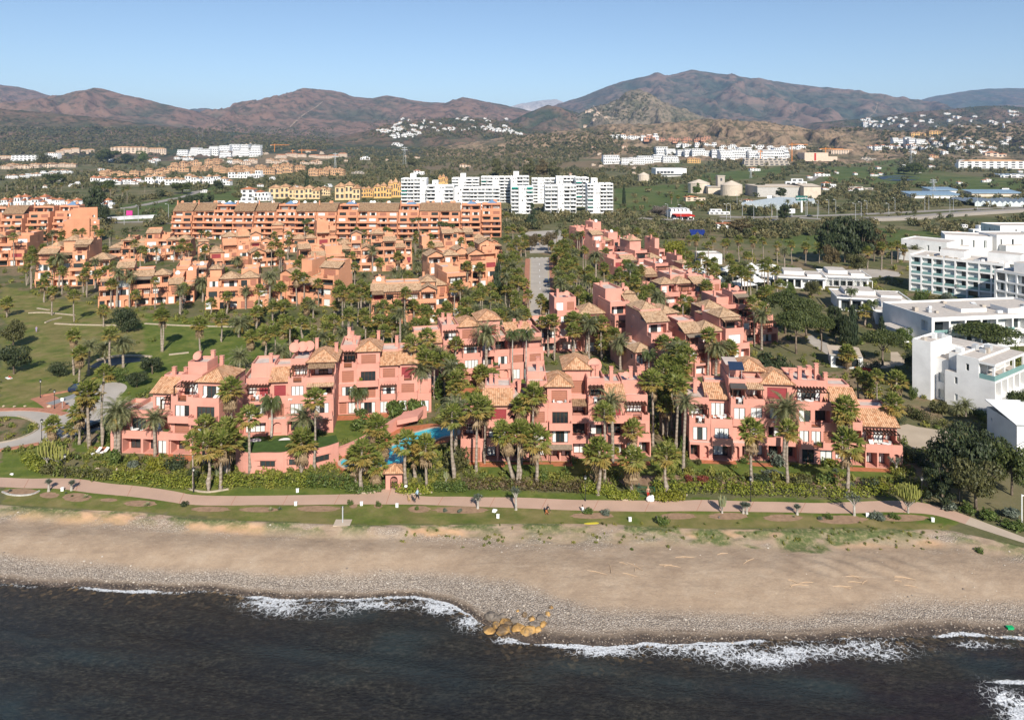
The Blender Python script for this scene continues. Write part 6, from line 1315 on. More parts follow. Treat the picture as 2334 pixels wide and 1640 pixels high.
e,k=works('warehouse','long grey warehouse with a cream gable end','warehouse',1802,452);b=MB();b.box(-68*k,30*k,10,50,-2,25*k);b.obj('wall',[plain('grey_cladding',(.45,.43,.40),.7)],e);b=MB();b.box(30.2*k,69*k,0,48,-2,27*k);b.obj('end_wall',[CPL],e);b=MB();b.box(-69*k,30*k,9,51,25*k+.01,26.5*k);b.poly([(30*k,-1,27.2*k),(70*k,-1,27.2*k),(70*k,24,31*k),(30*k,24,31*k)]);b.poly([(30*k,24,31*k),(70*k,24,31*k),(70*k,49,27.2*k),(30*k,49,27.2*k)]);b.obj('roof',[CPL],e)
def glasshouse(label,x0,y0,x1,y1,bays,d):
    a,c=at(x0,y0),at(x1,y1);e=thing('greenhouse',label,'greenhouse',tuple(a),math.atan2((c-a).y,(c-a).x));L=(c-a).length;b=MB();s_=L/bays
    for i in range(bays):
        x=i*s_;b.poly([(x,0,3),(x+s_/2,0,5),(x+s_/2,d,5),(x,d,3)]);b.poly([(x+s_/2,0,5),(x+s_,0,3),(x+s_,d,3),(x+s_/2,d,5)]);b.poly([(x,0,0),(x+s_,0,0),(x+s_,0,3),(x+s_/2,0,5),(x,0,3)],1)
    b.poly([(L,0,0),(L,d,0),(L,d,3),(L,0,3)],1);b.obj('glazed_roof',[plain('greenhouse_film',(.33,.37,.39),.4,.5,.1,.3),plain('greenhouse_side',(.55,.60,.60),.4)],e)
glasshouse('long greenhouse with a ridged glass roof before the round silo',1688,474,1776,480,11,90);glasshouse('long pale greenhouse at the right edge beyond the motorway',2222,470,2400,472,14,45)
glasshouse('white greenhouse at the far right edge, upper one',2280,404,2400,406,8,60)
e,k=works('petrol_station','white petrol station with red canopy by the motorway','petrol station',1558,498);b=MB();b.box(-26*k,24*k,6,26,-1,14*k);[b.box(x*k,(x+6)*k,6.1,20,14*k,20*k)for x in(-24,-15,-6,3,12)];b.obj('wall',[WHITE],e);b=MB();b.box(-22*k,20*k,-8,5.9,7*k,9.5*k);b.obj('canopy',[FABR],e)
for x in(-20,-7,6,18):b=MB();b.bar((x*k,-6,0),(x*k,-6,7*k),.35);b.obj('canopy_post',[WPAINT],e)
b=MB();b.box(-24*k,24*k,5.8,6,1,6*k);b.obj('window',[DKW],e)
e,k=works('modern_hall','white box-shaped modern hall with a dark window band','hall',1530,403);b=MB();b.box(-35*k,35*k,0,40,6*k,19*k);b.box(-30*k,30*k,4,36,-2,6*k);b.obj('wall',[WHITE],e)
for i in range(5):b=MB();b.box((-33+i*8)*k,(-26.5+i*8)*k,-.25,0,8*k,13*k);b.obj('window',[DKW],e)
e,k=works('construction_hall','broad cream hall with a red beam under the far crane','hall',1868,366);b=MB();b.box(-34*k,20*k,0,50,-2,18*k);b.box(20.1*k,42*k,4,50,-2,9*k);b.obj('wall',[CREAM],e);b=MB();b.box(-12*k,-8*k,-.6,0,0,17*k);b.obj('red_beam',[FABR],e)
for px,py,w,h,lb in[(2130,452,110,14,'long white shed with blue roof beyond the motorway'),(2270,448,110,14,'wide blue-roofed shed right beyond the motorway'),(2150,440,60,12,'white shed with pale flat roof behind the blue-roofed ones')]:
    e,k=works('industrial_shed',lb,'shed',px,py);b=MB();b.box(-w/2*k,w/2*k,0,17,-1,h*.7*k);b.obj('wall',[WHITE if 'white' in lb else CPL],e);b=MB();z=h*.7*k+.02;b.poly([(-w/2*k-1,-1,z),(w/2*k+1,-1,z),(w/2*k+1,18,z+h*.3*k),(-w/2*k-1,18,z+h*.3*k)]);b.box(-w/2*k-1,w/2*k+1,-1.1,-1,z-1.2,z);b.obj('roof',[plain('pale_blue_sheeting',(.20,.29,.38),.6)if 'blue' in lb else CPL],e)
def crane(px,py,top,jl,jr,label):
    e,k=works('tower_crane',label,'crane',px,py);H_=(py-top)*k;OR=plain('crane_orange',(.62,.22,.04),.6)
    b=MB();b.box(-.9,.9,-.9,.9,0,H_);b.obj('mast',[OR],e);b=MB();b.box(-jl*k,jr*k,-.7,.7,H_-5,H_-3.4);b.obj('jib',[OR],e);b=MB();b.bar((0,0,H_),(jr*.6*k,0,H_-3.4),.2,0,3);b.bar((0,0,H_),(-jl*.8*k,0,H_-3.4),.2,0,3);b.obj('stay',[OR],e);b=MB();b.box(-jl*k,-jl*k*.7,-1.2,1.2,H_-7.5,H_-5.01);b.obj('counterweight',[CONC],e)
for a in[(1805,368,326,8,36,'orange tower crane standing right of the white terraces'),(1733,366,342,5,6,'orange tower crane in front of the white terraces'),(1882,368,336,14,40,'orange tower crane over the cream hall'),(626,346,328,10,34,'yellow tower crane on the ridge right of the white terraces'),(688,350,340,8,34,'low yellow tower crane above the long salmon roofs'),(667,348,341,4,5,'short yellow tower crane between the two longer ones')]:crane(*a)
def mast(px,py,top,label,lat=True,w=1.6):
    e,k=works('lattice_pylon' if lat else 'mast',label,'pylon' if lat else 'mast',px,py);H_=(py-top)*k;b=MB()
    if lat:
        for sx,sy in((-1,-1),(1,-1),(1,1),(-1,1)):b.bar((sx*w,sy*w,0),(sx*.3,sy*.3,H_),.18,0,3)
        for i in range(6):z=H_*i/6;q=w*(1-i/6)+.3*i/6;b.bar((-q,-q,z),(q,-q,z+H_/6),.12,0,3);b.bar((q,-q,z),(-q,-q,z+H_/6),.12,0,3)
        b.box(-w*2,w*2,-.2,.2,H_*.8,H_*.83);b.box(-w*1.6,w*1.6,-.2,.2,H_*.92,H_*.95)
    else:b.bar((0,0,0),(0,0,H_),.35,0,6,.12)
    b.obj('tower',[STEEL],e)
for a in[(922,374,334,'tall tapering pylon on the plain left of the poplars',True,4),(357,378,362,'small pylon above the white townhouses'),(764,398,348,'tall pylon at the right end of the orange village',True,2.5),(1711,406,388,'pylon on the green slope before the works'),(2127,448,408,'pylon before the blue-roofed sheds',True,2),(2076,378,338,'mast pylon in front of the right village',True,3),(2288,348,298,'mast on the bare hill at the right',False),(1436,320,285,'thin mast on the dry hill',False),(462,314,292,'left of twin masts on the dark hill',False),(452,314,294,'right of twin masts on the dark hill',False),(362,334,318,'thin mast left on the dark hill',False)]:mast(*a)
SIGNM=plain('teal_sign',(.01,.10,.085),.5)
e,k=works('billboard','dark teal billboard with white lettering on a single post','billboard',1827,484);b=MB();b.bar((0,0,0),(0,0,27*k),.8,0,8);b.obj('post',[WPAINT],e);b=MB();b.box(-13*k,13*k,-.5,.5,27*k,38*k);b.obj('sign_board',[SIGNM],e)
fc_=bpy.data.curves.new('lettering','FONT');fc_.body='agrojardin';fc_.size=6.5*k;fc_.align_x='CENTER';fc_.extrude=.05;fc_.materials.append(WPAINT);to_=link('lettering',fc_);bpy.context.view_layer.update();lm_=bpy.data.meshes.new_from_object(to_.evaluated_get(bpy.context.evaluated_depsgraph_get()));bpy.data.objects.remove(to_);link('lettering',lm_,e,(0,-.62,31*k),(PI/2,0,0))
for px,py,w,h,mt,lb in[(1754,458,11,6,WPAINT,'blank white billboard before the warehouse'),(1805,492,14,10,WPAINT,'white totem sign at the motorway junction'),(2292,444,16,9,WPAINT,'white billboard frame above the blue-roofed sheds'),(295,497,14,11,plain('magenta_sign',(.55,.05,.25),.5),'magenta and white billboard by the green field at left')]:
    e,k=works('billboard',lb,'billboard',px,py);b=MB();b.box(-w/2*k,w/2*k,-.2,.2,6*k,(6+h)*k);b.obj('sign_board',[mt],e);b=MB();b.bar((0,0,0),(0,0,6*k),.25);b.obj('post',[STEEL],e)
e=polywall('graffiti_wall',[(222,505),(300,499),(368,497)],2.6,.4,plain('graffiti_wall_paint',(.6,.6,.62),.8,.1,.35,.15),'long whitewashed wall with faded graffiti by the green field','wall')
LP=MB();LP.bar((0,0,0),(0,0,11),.16,0,6,.1);LP.bar((0,0,11),(-1.6,0,11.4),.09);LPM=LP.mesh('post',[STEEL]);LH=MB();LH.box(-2.3,-1.4,-.2,.2,11.3,11.5);LHM=LH.mesh('lamp_head',[WPAINT])
for i,(x,y)in enumerate([(1522,500),(1552,502),(1656,500),(1665,499),(1692,492),(1718,502),(1759,498),(1771,498),(1837,492),(1840,490),(1863,498),(1866,490),(1889,488),(1905,487),(1950,498),(1963,494),(1976,490),(2026,498),(2040,482),(2108,480),(2117,478),(2165,484),(2173,480),(2286,482),(1680,474),(1850,470),(2228,478),(222,512),(315,504),(384,500),(283,512)]):
    g=at(x,y);e=thing('street_lamp','tall grey street lamp near '+landmark(x,y),'street lamp',tuple(g),R.uniform(-.4,.4),'street lamps along the motorway and side road');e['px']=x;link('post',LPM,e);link('lamp_head',LHM,e)
e,k=works('solar_array','dark blue tilted solar array beside the reeds','solar array',1590,535);b=MB();T=Matrix.Rotation(.5,4,'X');b.box(-17*k,17*k,-3,3,1.6,1.7,0,T);b.obj('solar_panel',[plain('deep_blue_panel',(.015,.03,.16),.25,.5)],e);b=MB();[b.bar((x*k,0,0),(x*k,0,1.7),.08)for x in(-14,0,14)];b.obj('support',[STEEL],e)
# ------------------------------------------------------------------ trees, shrubs, hedges
def leafcloud(seed,blobs,n,size,asp=.55,rad=.62,up=.25):
    """n leaf-sized quads spread through a set of ellipsoids; returns (n,4,3)"""
    g=np.random.RandomState(seed);B_=np.array(blobs,float);w=(B_[:,3]*B_[:,4]+B_[:,4]*B_[:,5]);k=g.choice(len(B_),n,p=w/w.sum())
    d=g.normal(size=(n,3));d/=np.linalg.norm(d,axis=1)[:,None];r=rad+(1-rad)*g.rand(n)**.7;r*=1+.12*g.normal(size=n)
    c=B_[k,:3]+d*r[:,None]*B_[k,3:6]
    nr=d+.75*g.normal(size=(n,3))+np.array([0,0,up]);nr/=np.linalg.norm(nr,axis=1)[:,None]
    t=np.cross(nr,g.normal(size=(n,3)));t/=np.linalg.norm(t,axis=1)[:,None]+1e-9;b_=np.cross(nr,t)
    s=size*(.6+.8*g.rand(n));a=t*s[:,None];e=b_*(s*asp)[:,None]
    return np.stack([c-a,c-e*.9+a*.1,c+a,c+e*.9+a*.1],1)
def quads(name,Q,mat,tint=None):
    me=bpy.data.meshes.new(name);nq=len(Q);me.vertices.add(nq*4);me.vertices.foreach_set('co',Q.astype(np.float32).ravel())
    me.loops.add(nq*4);me.loops.foreach_set('vertex_index',np.arange(nq*4,dtype=np.int32));me.polygons.add(nq);me.polygons.foreach_set('loop_start',(np.arange(nq)*4).astype(np.int32))
    if tint is not None:a_=me.attributes.new('tint','FLOAT','FACE');a_.data.foreach_set('value',tint.astype(np.float32))
    me.materials.append(mat);me.update(calc_edges=True);return me
def shapes(kind,v):
    r=random.Random(hash((kind,v))%1000 if False else v*13+len(kind));B_=[]
    if kind=='broad':
        for i in range(13):a=r.uniform(0,6.28);d=r.uniform(.15,.62);B_.append((d*math.cos(a),d*math.sin(a),r.uniform(.42,.88),r.uniform(.22,.4),r.uniform(.22,.4),r.uniform(.12,.2)))
        return B_,4200,.042
    if kind=='round':
        for i in range(10):a=r.uniform(0,6.28);d=r.uniform(.1,.5);B_.append((d*math.cos(a),d*math.sin(a),r.uniform(.25,.8),r.uniform(.35,.5),r.uniform(.35,.5),r.uniform(.16,.24)))
        return B_,3200,.045
    if kind=='pine':
        for i in range(20):a=r.uniform(0,6.28);d=math.sqrt(r.random())*.78;B_.append((d*math.cos(a),d*math.sin(a),.93-.26*d*d+r.uniform(-.03,.03),r.uniform(.26,.36),r.uniform(.26,.36),r.uniform(.10,.15)))
        return B_,7000,.034
    if kind=='cypress':
        for i in range(12):z=.06+.88*i/11;w=(1-z)**.55*min(1,z*5+.4);B_.append((r.uniform(-.1,.1),r.uniform(-.1,.1),z,.75*w+.1,.75*w+.1,.09))
        return B_,1900,.09
    if kind=='conifer':
        for i in range(26):z=r.uniform(.1,.97);a=r.uniform(0,6.28);w=(1-z)**.8;B_.append((.55*w*math.cos(a),.55*w*math.sin(a),z,.35*w+.08,.35*w+.08,.05))
        return B_,1700,.08
    if kind=='tall':
        for i in range(20):z=r.uniform(.28,.95);a=r.uniform(0,6.28);w=math.sin(PI*min(1,z*.95))**.6;B_.append((.5*w*math.cos(a),.5*w*math.sin(a),z,r.uniform(.25,.45)*w+.08,r.uniform(.25,.45)*w+.08,r.uniform(.06,.11)))
        return B_,2200,.07
    if kind=='sparse':
        for i in range(34):z=r.uniform(.18,.95);a=r.uniform(0,6.28);d=r.uniform(.2,.8);B_.append((d*math.cos(a),d*math.sin(a),z,r.uniform(.14,.28),r.uniform(.14,.28),r.uniform(.05,.09)))
        return B_,4600,.05
    for i in range(7):a=r.uniform(0,6.28);d=r.uniform(.1,.55);B_.append((d*math.cos(a),d*math.sin(a),r.uniform(.25,.65),r.uniform(.3,.5),r.uniform(.3,.5),r.uniform(.25,.4)))
    return B_,620,.11 # bush
_tc={}
def crown(kind,v,mat):
    k=(kind,v,mat.name)
    if k not in _tc:
        B_,n_,s_=shapes(kind,v);_tc[k]=quads('foliage' if kind in('bush','clip')else 'crown',leafcloud(v*7+3,B_,n_,s_ if kind!='clip' else .09,rad=.62 if kind!='clip' else .9),mat)
    return _tc[k]
_tk={}
def limbs(kind,v):
    k=(kind,v)
    if k not in _tk:
        B_,_,_=shapes(kind,v);b=MB();top=.55 if kind in('broad','pine','sparse')else .3;r=random.Random(v)
        b.tube([(0,0,-.02),(.02,.01,top*.5),(0,0,top)],[.055,.045,.035],7)
        for q in B_[:6 if kind!='cypress' else 0]:b.bar((0,0,top*.75),(q[0]*.8,q[1]*.8,q[2]),.022,0,4,.008)
        _tk[k]=b.mesh('trunk',[BARKT],True)
    return _tk[k]
def tree(px,py,wpx,hpx,kind,mat,name,label,cat='tree',group=None,v=None):
    g=at(px,py);k=F/g.y;w=wpx/k;h=hpx/k;v=R.randrange(3)if v is None else v;rot=R.uniform(0,6.28)
    t=thing(name,label,cat,(g.x,g.y,g.z-.05),rot,group);t['px']=px
    link('trunk',limbs(kind,v),t,scale=(w/2,w/2,h));link('crown',crown(kind,v,mat),t,scale=(w/2*1.02,w/2*1.02,h));return t
def shrub(px,py,wpx,hpx,mat,label,kind='bush',name='shrub',cat='shrub',group=None):
    g=at(px,py);k=F/g.y;o=one(name,crown(kind,R.randrange(3),mat),label,cat,(g.x,g.y,g.z-.08),R.uniform(0,6.28),(wpx/k/1.7,wpx/k/1.7,hpx/k),group);o['px']=px;return o
for px,py,w,h,kd,mt,nm,lb in[
 (30,792,70,62,'broad',LOL,'broadleaf_tree','big olive-green tree at the left edge of the lawn, upper one'),(32,852,82,66,'broad',LDK,'broadleaf_tree','grey-dark tree on a pale trunk at the left edge of the lawn, lower one'),
 (290,756,80,58,'round',LDK,'evergreen_tree','round dark tree standing alone on the middle lawn'),(136,858,58,36,'round',LDK,'evergreen_tree','wide dark clipped bush tree on the left lawn'),
 (347,852,66,40,'broad',LDK,'evergreen_tree','dark low tree behind the leftmost block by the pond'),(272,872,44,38,'round',LMD,'evergreen_tree','dark tree beside the paved forecourt'),(312,882,62,34,'broad',LDK,'evergreen_tree','dark spreading tree between forecourt and leftmost block'),
 (1815,806,100,92,'pine',LPI,'umbrella_pine','large umbrella pine touching the pink blocks, lower left one'),(1872,800,68,80,'pine',LPI,'umbrella_pine','umbrella pine right of the large one with a visible bent trunk'),(1790,760,100,92,'pine',LPI,'umbrella_pine','umbrella pine furthest back behind the pink blocks'),
 (1838,770,86,84,'pine',LPI,'umbrella_pine','umbrella pine in the middle of the pine group'),(2012,832,96,76,'pine',LPI,'umbrella_pine','umbrella pine leaning over the garden shed'),(2255,812,160,68,'pine',LPI,'umbrella_pine','wide flat umbrella pine between the two nearest hotel wings'),(2330,990,70,96,'pine',LPI,'umbrella_pine','umbrella pine at the right edge before the nearest hotel wing'),
 (1943,786,36,92,'cypress',LCY,'cypress_tree','dark pointed cypress left of the blue-shaded hotel wing'),(2010,778,26,56,'cypress',LCY,'cypress_tree','smaller cypress beside the blue-shaded hotel wing'),(1926,792,40,74,'tall',LDK,'evergreen_tree','dark evergreen against the pointed cypress'),(1905,780,40,80,'tall',LDK,'evergreen_tree','dark evergreen between pines and cypress'),
 (1134,682,30,88,'cypress',LCY,'cypress_tree','tall leaning-looking cypress left of the palm road'),(991,606,10,28,'cypress',LCY,'cypress_tree','small slim cypress beside the round-arched block'),(548,600,18,52,'conifer',LCY,'norfolk_pine','slim tiered conifer by the plain gabled house'),(1213,520,34,60,'conifer',LCY,'norfolk_pine','tiered conifer right of the long block end'),
 (1890,600,70,96,'tall',LDK,'evergreen_tree','dark tall tree left in the hotel grove'),(1925,598,76,104,'tall',LDK,'evergreen_tree','tallest dark tree in the middle of the hotel grove'),(1962,600,80,98,'tall',LDK,'evergreen_tree','dark broad tree right in the hotel grove'),(1992,596,60,78,'tall',LBR,'broadleaf_tree','brownish tree at the right end of the hotel grove'),(1895,618,50,56,'broad',LBR,'broadleaf_tree','brown-leaved low tree in front of the hotel grove'),(1955,624,60,44,'broad',LOL,'broadleaf_tree','olive low tree in front of the hotel grove'),
 (1538,600,70,56,'round',LYG,'broadleaf_tree','bright yellow-green round tree beyond the chain of pink blocks'),(2240,678,62,72,'broad',LPI,'pine_tree','bushy pine leaning before the long hotel wing'),(2192,674,56,32,'round',LDK,'evergreen_tree','dark round clipped tree before the long hotel wing'),(2110,664,24,20,'round',LMD,'evergreen_tree','small round green tree at the foot of the long hotel wing'),(2160,684,40,18,'round',LGY,'olive_tree','grey-green olive tree before the long hotel wing'),
 (2192,1110,166,140,'broad',LDK,'evergreen_tree','huge dark tree between parking court and promenade, upper one'),(2225,1160,140,112,'broad',LOL,'evergreen_tree','olive-brown tree leaning over the footpath at the right'),(2306,1128,106,118,'broad',LPI,'pine_tree','bright green leaning pine at the right edge'),(2148,1150,84,92,'sparse',LDK,'evergreen_tree','dark shaded tree at the promenade bend'),(2262,1092,100,104,'broad',LDK,'evergreen_tree','dark tree before the pavilion with outside stair'),
 (2100,700,40,44,'round',LMD,'broadleaf_tree','green tree between the hotel bungalows and the long wing'),(1905,742,50,46,'broad',LDK,'evergreen_tree','dark tree in front of the low hotel bungalow'),(2060,790,50,44,'broad',LMD,'broadleaf_tree','green tree at the foot of the blue-shaded wing'),(2080,846,60,46,'broad',LDK,'evergreen_tree','dark tree before the left end of the nearest hotel wing'),(2310,1000,50,60,'round',LMD,'broadleaf_tree','green tree between nearest wing and right pavilion'),(1975,690,36,26,'round',LGY,'olive_tree','grey-green olive before the long bungalow'),(2130,706,60,30,'round',LOL,'broadleaf_tree','olive-green tree row end below the long hotel wing'),(1850,680,46,40,'broad',LOL,'broadleaf_tree','olive tree before the beach club bar'),(1800,672,36,30,'round',LMD,'broadleaf_tree','round green tree left of the beach club bar'),
 (2081,912,26,34,'round',LMD,'broadleaf_tree','small round tree on a thin trunk before the nearest hotel wing'),(1212,572,44,40,'broad',LBR,'broadleaf_tree','orange-tinged tree left at the top of the palm road'),(1250,573,44,42,'broad',LBR,'broadleaf_tree','orange-tinged tree right at the top of the palm road'),(1277,672,18,24,'round',LOL,'broadleaf_tree','small pale tree on the right verge of the palm road'),
 (215,500,56,70,'tall',LDK,'evergreen_tree','dark tall tree right of the white townhouses at far left'),(235,512,40,44,'broad',LDK,'evergreen_tree','dark tree behind the square salmon end block'),(430,482,52,36,'broad',LDK,'evergreen_tree','dark tree cluster behind the long block start'),(470,478,40,40,'sparse',LDK,'evergreen_tree','open dark pine behind the long block start'),(700,448,24,52,'conifer',LCY,'norfolk_pine','tall thin conifer right of the yellow houses'),(970,470,18,46,'conifer',LCY,'norfolk_pine','dark conifer in front of the white towers'),
 (1422,468,11,46,'cypress',LCY,'cypress_tree','lone cypress right of the white towers'),(1132,404,26,42,'tall',LOL,'poplar_tree','golden poplar behind the white towers, leftmost of the row'),(1160,402,20,30,'tall',LOL,'poplar_tree','shorter golden poplar behind the white towers'),(1205,408,30,48,'tall',LOL,'poplar_tree','broad golden tree behind the white towers'),(1235,408,34,46,'tall',LBR,'poplar_tree','brown-gold tree behind the white towers'),(1262,408,34,40,'tall',LOL,'poplar_tree','golden tree rightmost behind the white towers'),(940,384,26,30,'tall',LOL,'broadleaf_tree','olive tree beside the tall tapering mast'),
 (245,372,60,32,'broad',LPI,'pine_tree','wide pine on the far left ridge before the long orange apartments'),(290,374,40,24,'broad',LDK,'pine_tree','dark pine right of the wide one on the far left ridge'),(325,370,34,28,'round',LMD,'pine_tree','green pine on the far left ridge before the long orange apartments'),(97,380,36,34,'round',LOL,'broadleaf_tree','olive tree before the far-left white block'),(125,420,56,24,'broad',LPI,'pine_tree','low wide pine behind the white townhouses'),(236,438,62,28,'broad',LPI,'pine_tree','large low pine before the white townhouses'),(370,448,40,16,'round',LDK,'evergreen_tree','dark round tree beside the country road'),(415,442,62,26,'broad',LPI,'pine_tree','broad pine at the bend of the country road'),(500,438,30,26,'broad',LDK,'evergreen_tree','dark tree below the white townhouses'),
 (1715,492,40,24,'round',LDK,'evergreen_tree','dark rounded clump before the greenhouse'),(1588,446,22,30,'tall',LMD,'broadleaf_tree','slender tree in front of the left silo'),(1735,446,40,28,'tall',LDK,'evergreen_tree','dark trees before the long warehouse'),(1780,452,30,24,'tall',LDK,'evergreen_tree','dark tree in the middle of the warehouse wall'),(2085,398,50,26,'tall',LPI,'pine_tree','tall pine grove tree behind the dark pond'),(2060,396,30,20,'tall',LDK,'pine_tree','dark pine left behind the dark pond'),(1505,498,50,30,'broad',LGR,'bare_tree','grey leafless tree left of the petrol station'),(1690,530,70,30,'tall',LBR,'broadleaf_tree','brownish tree clump in front of the red-roofed house'),(1730,532,40,32,'tall',LOL,'broadleaf_tree','olive tree beside the red-roofed house'),(1788,506,30,40,'tall',LDK,'evergreen_tree','dark pine at the motorway junction')]:
    tree(px,py,w,h,kd,mt,nm,lb)
for px,py,w,h,mt,kd,lb in[
 (1740,868,90,50,LDK,'bush','dark hedge mass under the umbrella pines'),(1800,880,96,52,LDK,'bush','dark bush mass behind the rightmost block'),(1850,900,110,60,LDK,'bush','dark rounded bush behind the rightmost block'),(1905,905,90,50,LMD,'bush','dark bush by the garden palms'),(1760,845,70,40,LDK,'bush','dark bush at the foot of the umbrella pines'),
 (1237,1100,32,34,LMD,'clip','egg-shaped clipped bush beside the leaning palm trio'),(1562,1068,14,20,LOL,'clip','small clipped ball on the lawn of the rightmost block, left'),(1592,1058,20,16,LOL,'clip','small clipped ball beside the rightmost block patio'),(1697,1055,24,20,LMD,'clip','clipped dome between the rightmost block patios'),(1633,1106,34,24,LOL,'clip','broad clipped dome behind the right hedge'),(1560,1062,34,14,LMD,'clip','low clipped ring on the lawn'),
 (354,1076,46,34,LYG,'bush','bright yellow-green bush near the left hedge'),(262,1062,40,44,LMD,'bush','spiky green bush beside the two loungers'),(400,1070,52,30,LDK,'bush','dark green bush right of the yellow-green one'),(300,1070,30,24,LGY,'bush','grey ball bush behind the left hedge'),(440,1090,30,24,LDK,'clip','dark box-cut bush beside the palm clump'),(820,945,40,18,LMD,'clip','oval clipped bush on the lawn of the dish-topped block'),(820,975,50,26,LMD,'bush','green bush at the edge of the terrace lawn'),(905,950,60,40,LMD,'bush','palmetto thicket above the pool bar'),(950,940,60,36,LMD,'bush','broad-leaved thicket above the pool'),
 (1010,910,46,60,LMD,'bush','tall green bush before the block behind the pool'),(1005,888,40,20,LYG,'bush','yellow-green bush before the block behind the pool'),(1040,1070,70,54,LOL,'bush','large round euphorbia bush right of the pool'),(1320,1010,18,24,LMD,'bush','green bush at the middle of the central block'),(1398,1034,30,24,LYG,'bush','yellow bush before the right half of the central block'),(1560,1030,30,44,LMD,'bush','banana clump at the corner of the rightmost block'),(1775,1060,50,34,LGY,'bush','grey-green bush in front of the tall date palm'),(1890,1060,24,20,LYG,'bush','yellow-green bush on the rightmost block terrace front'),(1640,936,32,8,LPU,'bush','purple bougainvillea on the terrace of the rightmost block'),
 (2010,1120,50,22,LYG,'bush','yellow-green low bush near the right hedge end'),(1985,1116,46,28,LDK,'bush','dark low bush in tree shade by the right hedge'),(1740,1100,60,22,LDK,'bush','dark shrub mass in the rock garden'),(1880,1100,50,24,LMD,'bush','green shrub in the rock garden under the tall palm'),(1830,1104,60,20,LOL,'bush','olive shrub in the rock garden'),(1600,1100,36,20,LRD,'bush','red-tinged shrub bed behind the right hedge'),(1570,1096,30,16,LRD,'bush','second red-tinged shrub bed behind the right hedge'),(1900,1092,18,14,LRD,'bush','rust-red shrub in the rock garden'),(1765,1082,50,10,LGY,'bush','silvery ground shrub beside the lawn'),(1938,1108,36,8,LGY,'bush','pale silvery patch under the tall palm'),
 (2160,1160,44,26,LGY,'bush','grey agave thicket at the promenade bend'),(2255,1181,60,22,LMD,'bush','green bush hedge beside the footpath'),(2312,1204,56,22,LMD,'bush','green bush at the lower right footpath edge'),(2205,1166,44,20,LMD,'bush','green bush where the footpath turns pale'),(2300,1178,50,24,LGY,'bush','grey bush by the white post'),(2140,940,46,30,LOL,'bush','olive bush under the small hotel palms'),(2230,952,40,22,LMD,'bush','green bush at the corner of the nearest hotel wing'),(2090,952,30,20,LMD,'bush','bush growing from the white planter'),
 (798,1136+15,14,14,LMD,'clip','oval aloe clump on the beach bed, left'),(862,1153,16,12,LMD,'clip','oval aloe clump on the beach bed, right'),(420,1144+9,20,14,LDK,'bush','dark bush by the promenade kerb at left'),(950,1161,12,9,LMD,'bush','small green bush on the round beach bed'),(1014,1165,14,8,LGY,'bush','silvery clump on the beach bed'),(1048,1166,14,8,LGY,'bush','second silvery clump on the beach bed'),(1510,1196,30,22,LMD,'bush','green tuft at the edge of the sand'),(1890,1182,20,14,LMD,'clip','green dome in the dragon tree bed'),(1870,1183,16,9,LGY,'clip','grey dome left in the dragon tree bed'),(1380,1172,26,12,LGY,'bush','grey plants on the beach bed near the kneeling man'),(1340,1168,30,12,LMD,'bush','green plants on the beach bed near the kneeling man'),(2000,1182,40,14,LGY,'bush','silver agaves on the right beach bed'),(2040,1180,30,10,LMD,'bush','low green plants under the yellow cactus tree'),(1440,1262-10,10,6,LMD,'bush','tiny green tuft on the sand'),(2232,1258,22,12,LMD,'bush','green tuft on the sand slope at the right')]:
    shrub(px,py,w,h,mt,lb,kd)
# hedges: leaf-covered strips
def hedge(px,wid,h,mat,label,name='hedge',dens=55,core=None):
    P=[at(x,y)for x,y in smooth(px,2)];B_=[];o0=P[0].copy()
    for a,c in zip(P[:-1],P[1:]):
        L=(c-a).length;n_=max(1,int(L/1.1))
        for i in range(n_):p=a.lerp(c,(i+.5)/n_)-o0;hh=h*R.uniform(.8,1.15);B_.append((p.x+R.uniform(-.2,.2),p.y,hh*.48,.9,wid/2,hh*.52))
    o=link(name,quads(name,leafcloud(len(B_)*3+1,B_,len(B_)*dens*2,.16,.6,.8),mat),None,tuple(o0));tag(o,label,'hedge');THINGS.append(o);return o
hedge([(62,1052),(75,1066),(92,1074)],2.2,1.7,LHG,'yellow-green hedge end closing the left garden by the curved road')
hedge([(102,1078),(140,1082),(200,1088),(260,1092)],2.0,1.5,LOL,'drier half of the left garden hedge along the promenade');hedge([(262,1093),(300,1097),(360,1104),(410,1109),(436,1112)],2.4,1.7,LHG,'bright yellow-green half of the left garden hedge')
hedge([(500,1106),(560,1106),(640,1106),(700,1107)],3.0,1.9,LHG,'tall yellow-green hedge below the spa building');hedge([(704,1107),(760,1108),(800,1109)],3.0,2.0,LMD,'dark green hedge right of the spa hedge')
hedge([(800,1116),(830,1119),(868,1113)],3.0,1.1,LMD,'low hedge bed left of the gate house');hedge([(912,1118),(945,1121),(980,1119)],3.0,1.2,LHG,'low hedge bed right of the gate house');hedge([(990,1116),(1030,1118),(1056,1118)],2.0,1.4,LMD,'green wire-fence hedge right of the gate house')
hedge([(1060,1112),(1130,1114),(1200,1114),(1260,1116),(1325,1119)],2.4,1.6,LBR,'dry brown hedge below the central block');hedge([(1330,1120),(1365,1124),(1395,1126)],2.2,1.5,LHG,'green hedge left of the garden gate bed');hedge([(1395,1131),(1420,1134),(1446,1132)],2.6,.9,LHG,'low yellow hedge bed left of the garden gate');hedge([(1496,1136),(1520,1138),(1552,1134)],2.6,.9,LYG,'low golden hedge bed right of the garden gate')
hedge([(1500,1122),(1560,1120),(1640,1121),(1705,1126)],2.6,1.6,LHG,'long yellow-green hedge left of the right lamp');hedge([(1716,1126),(1780,1126),(1850,1130),(1925,1132)],2.8,1.8,LHG,'long yellow-green hedge left of the dragon tree');hedge([(1940,1132),(2000,1126),(2060,1126),(2110,1130)],2.6,1.6,LHG,'yellow-green hedge at the right end of the promenade')
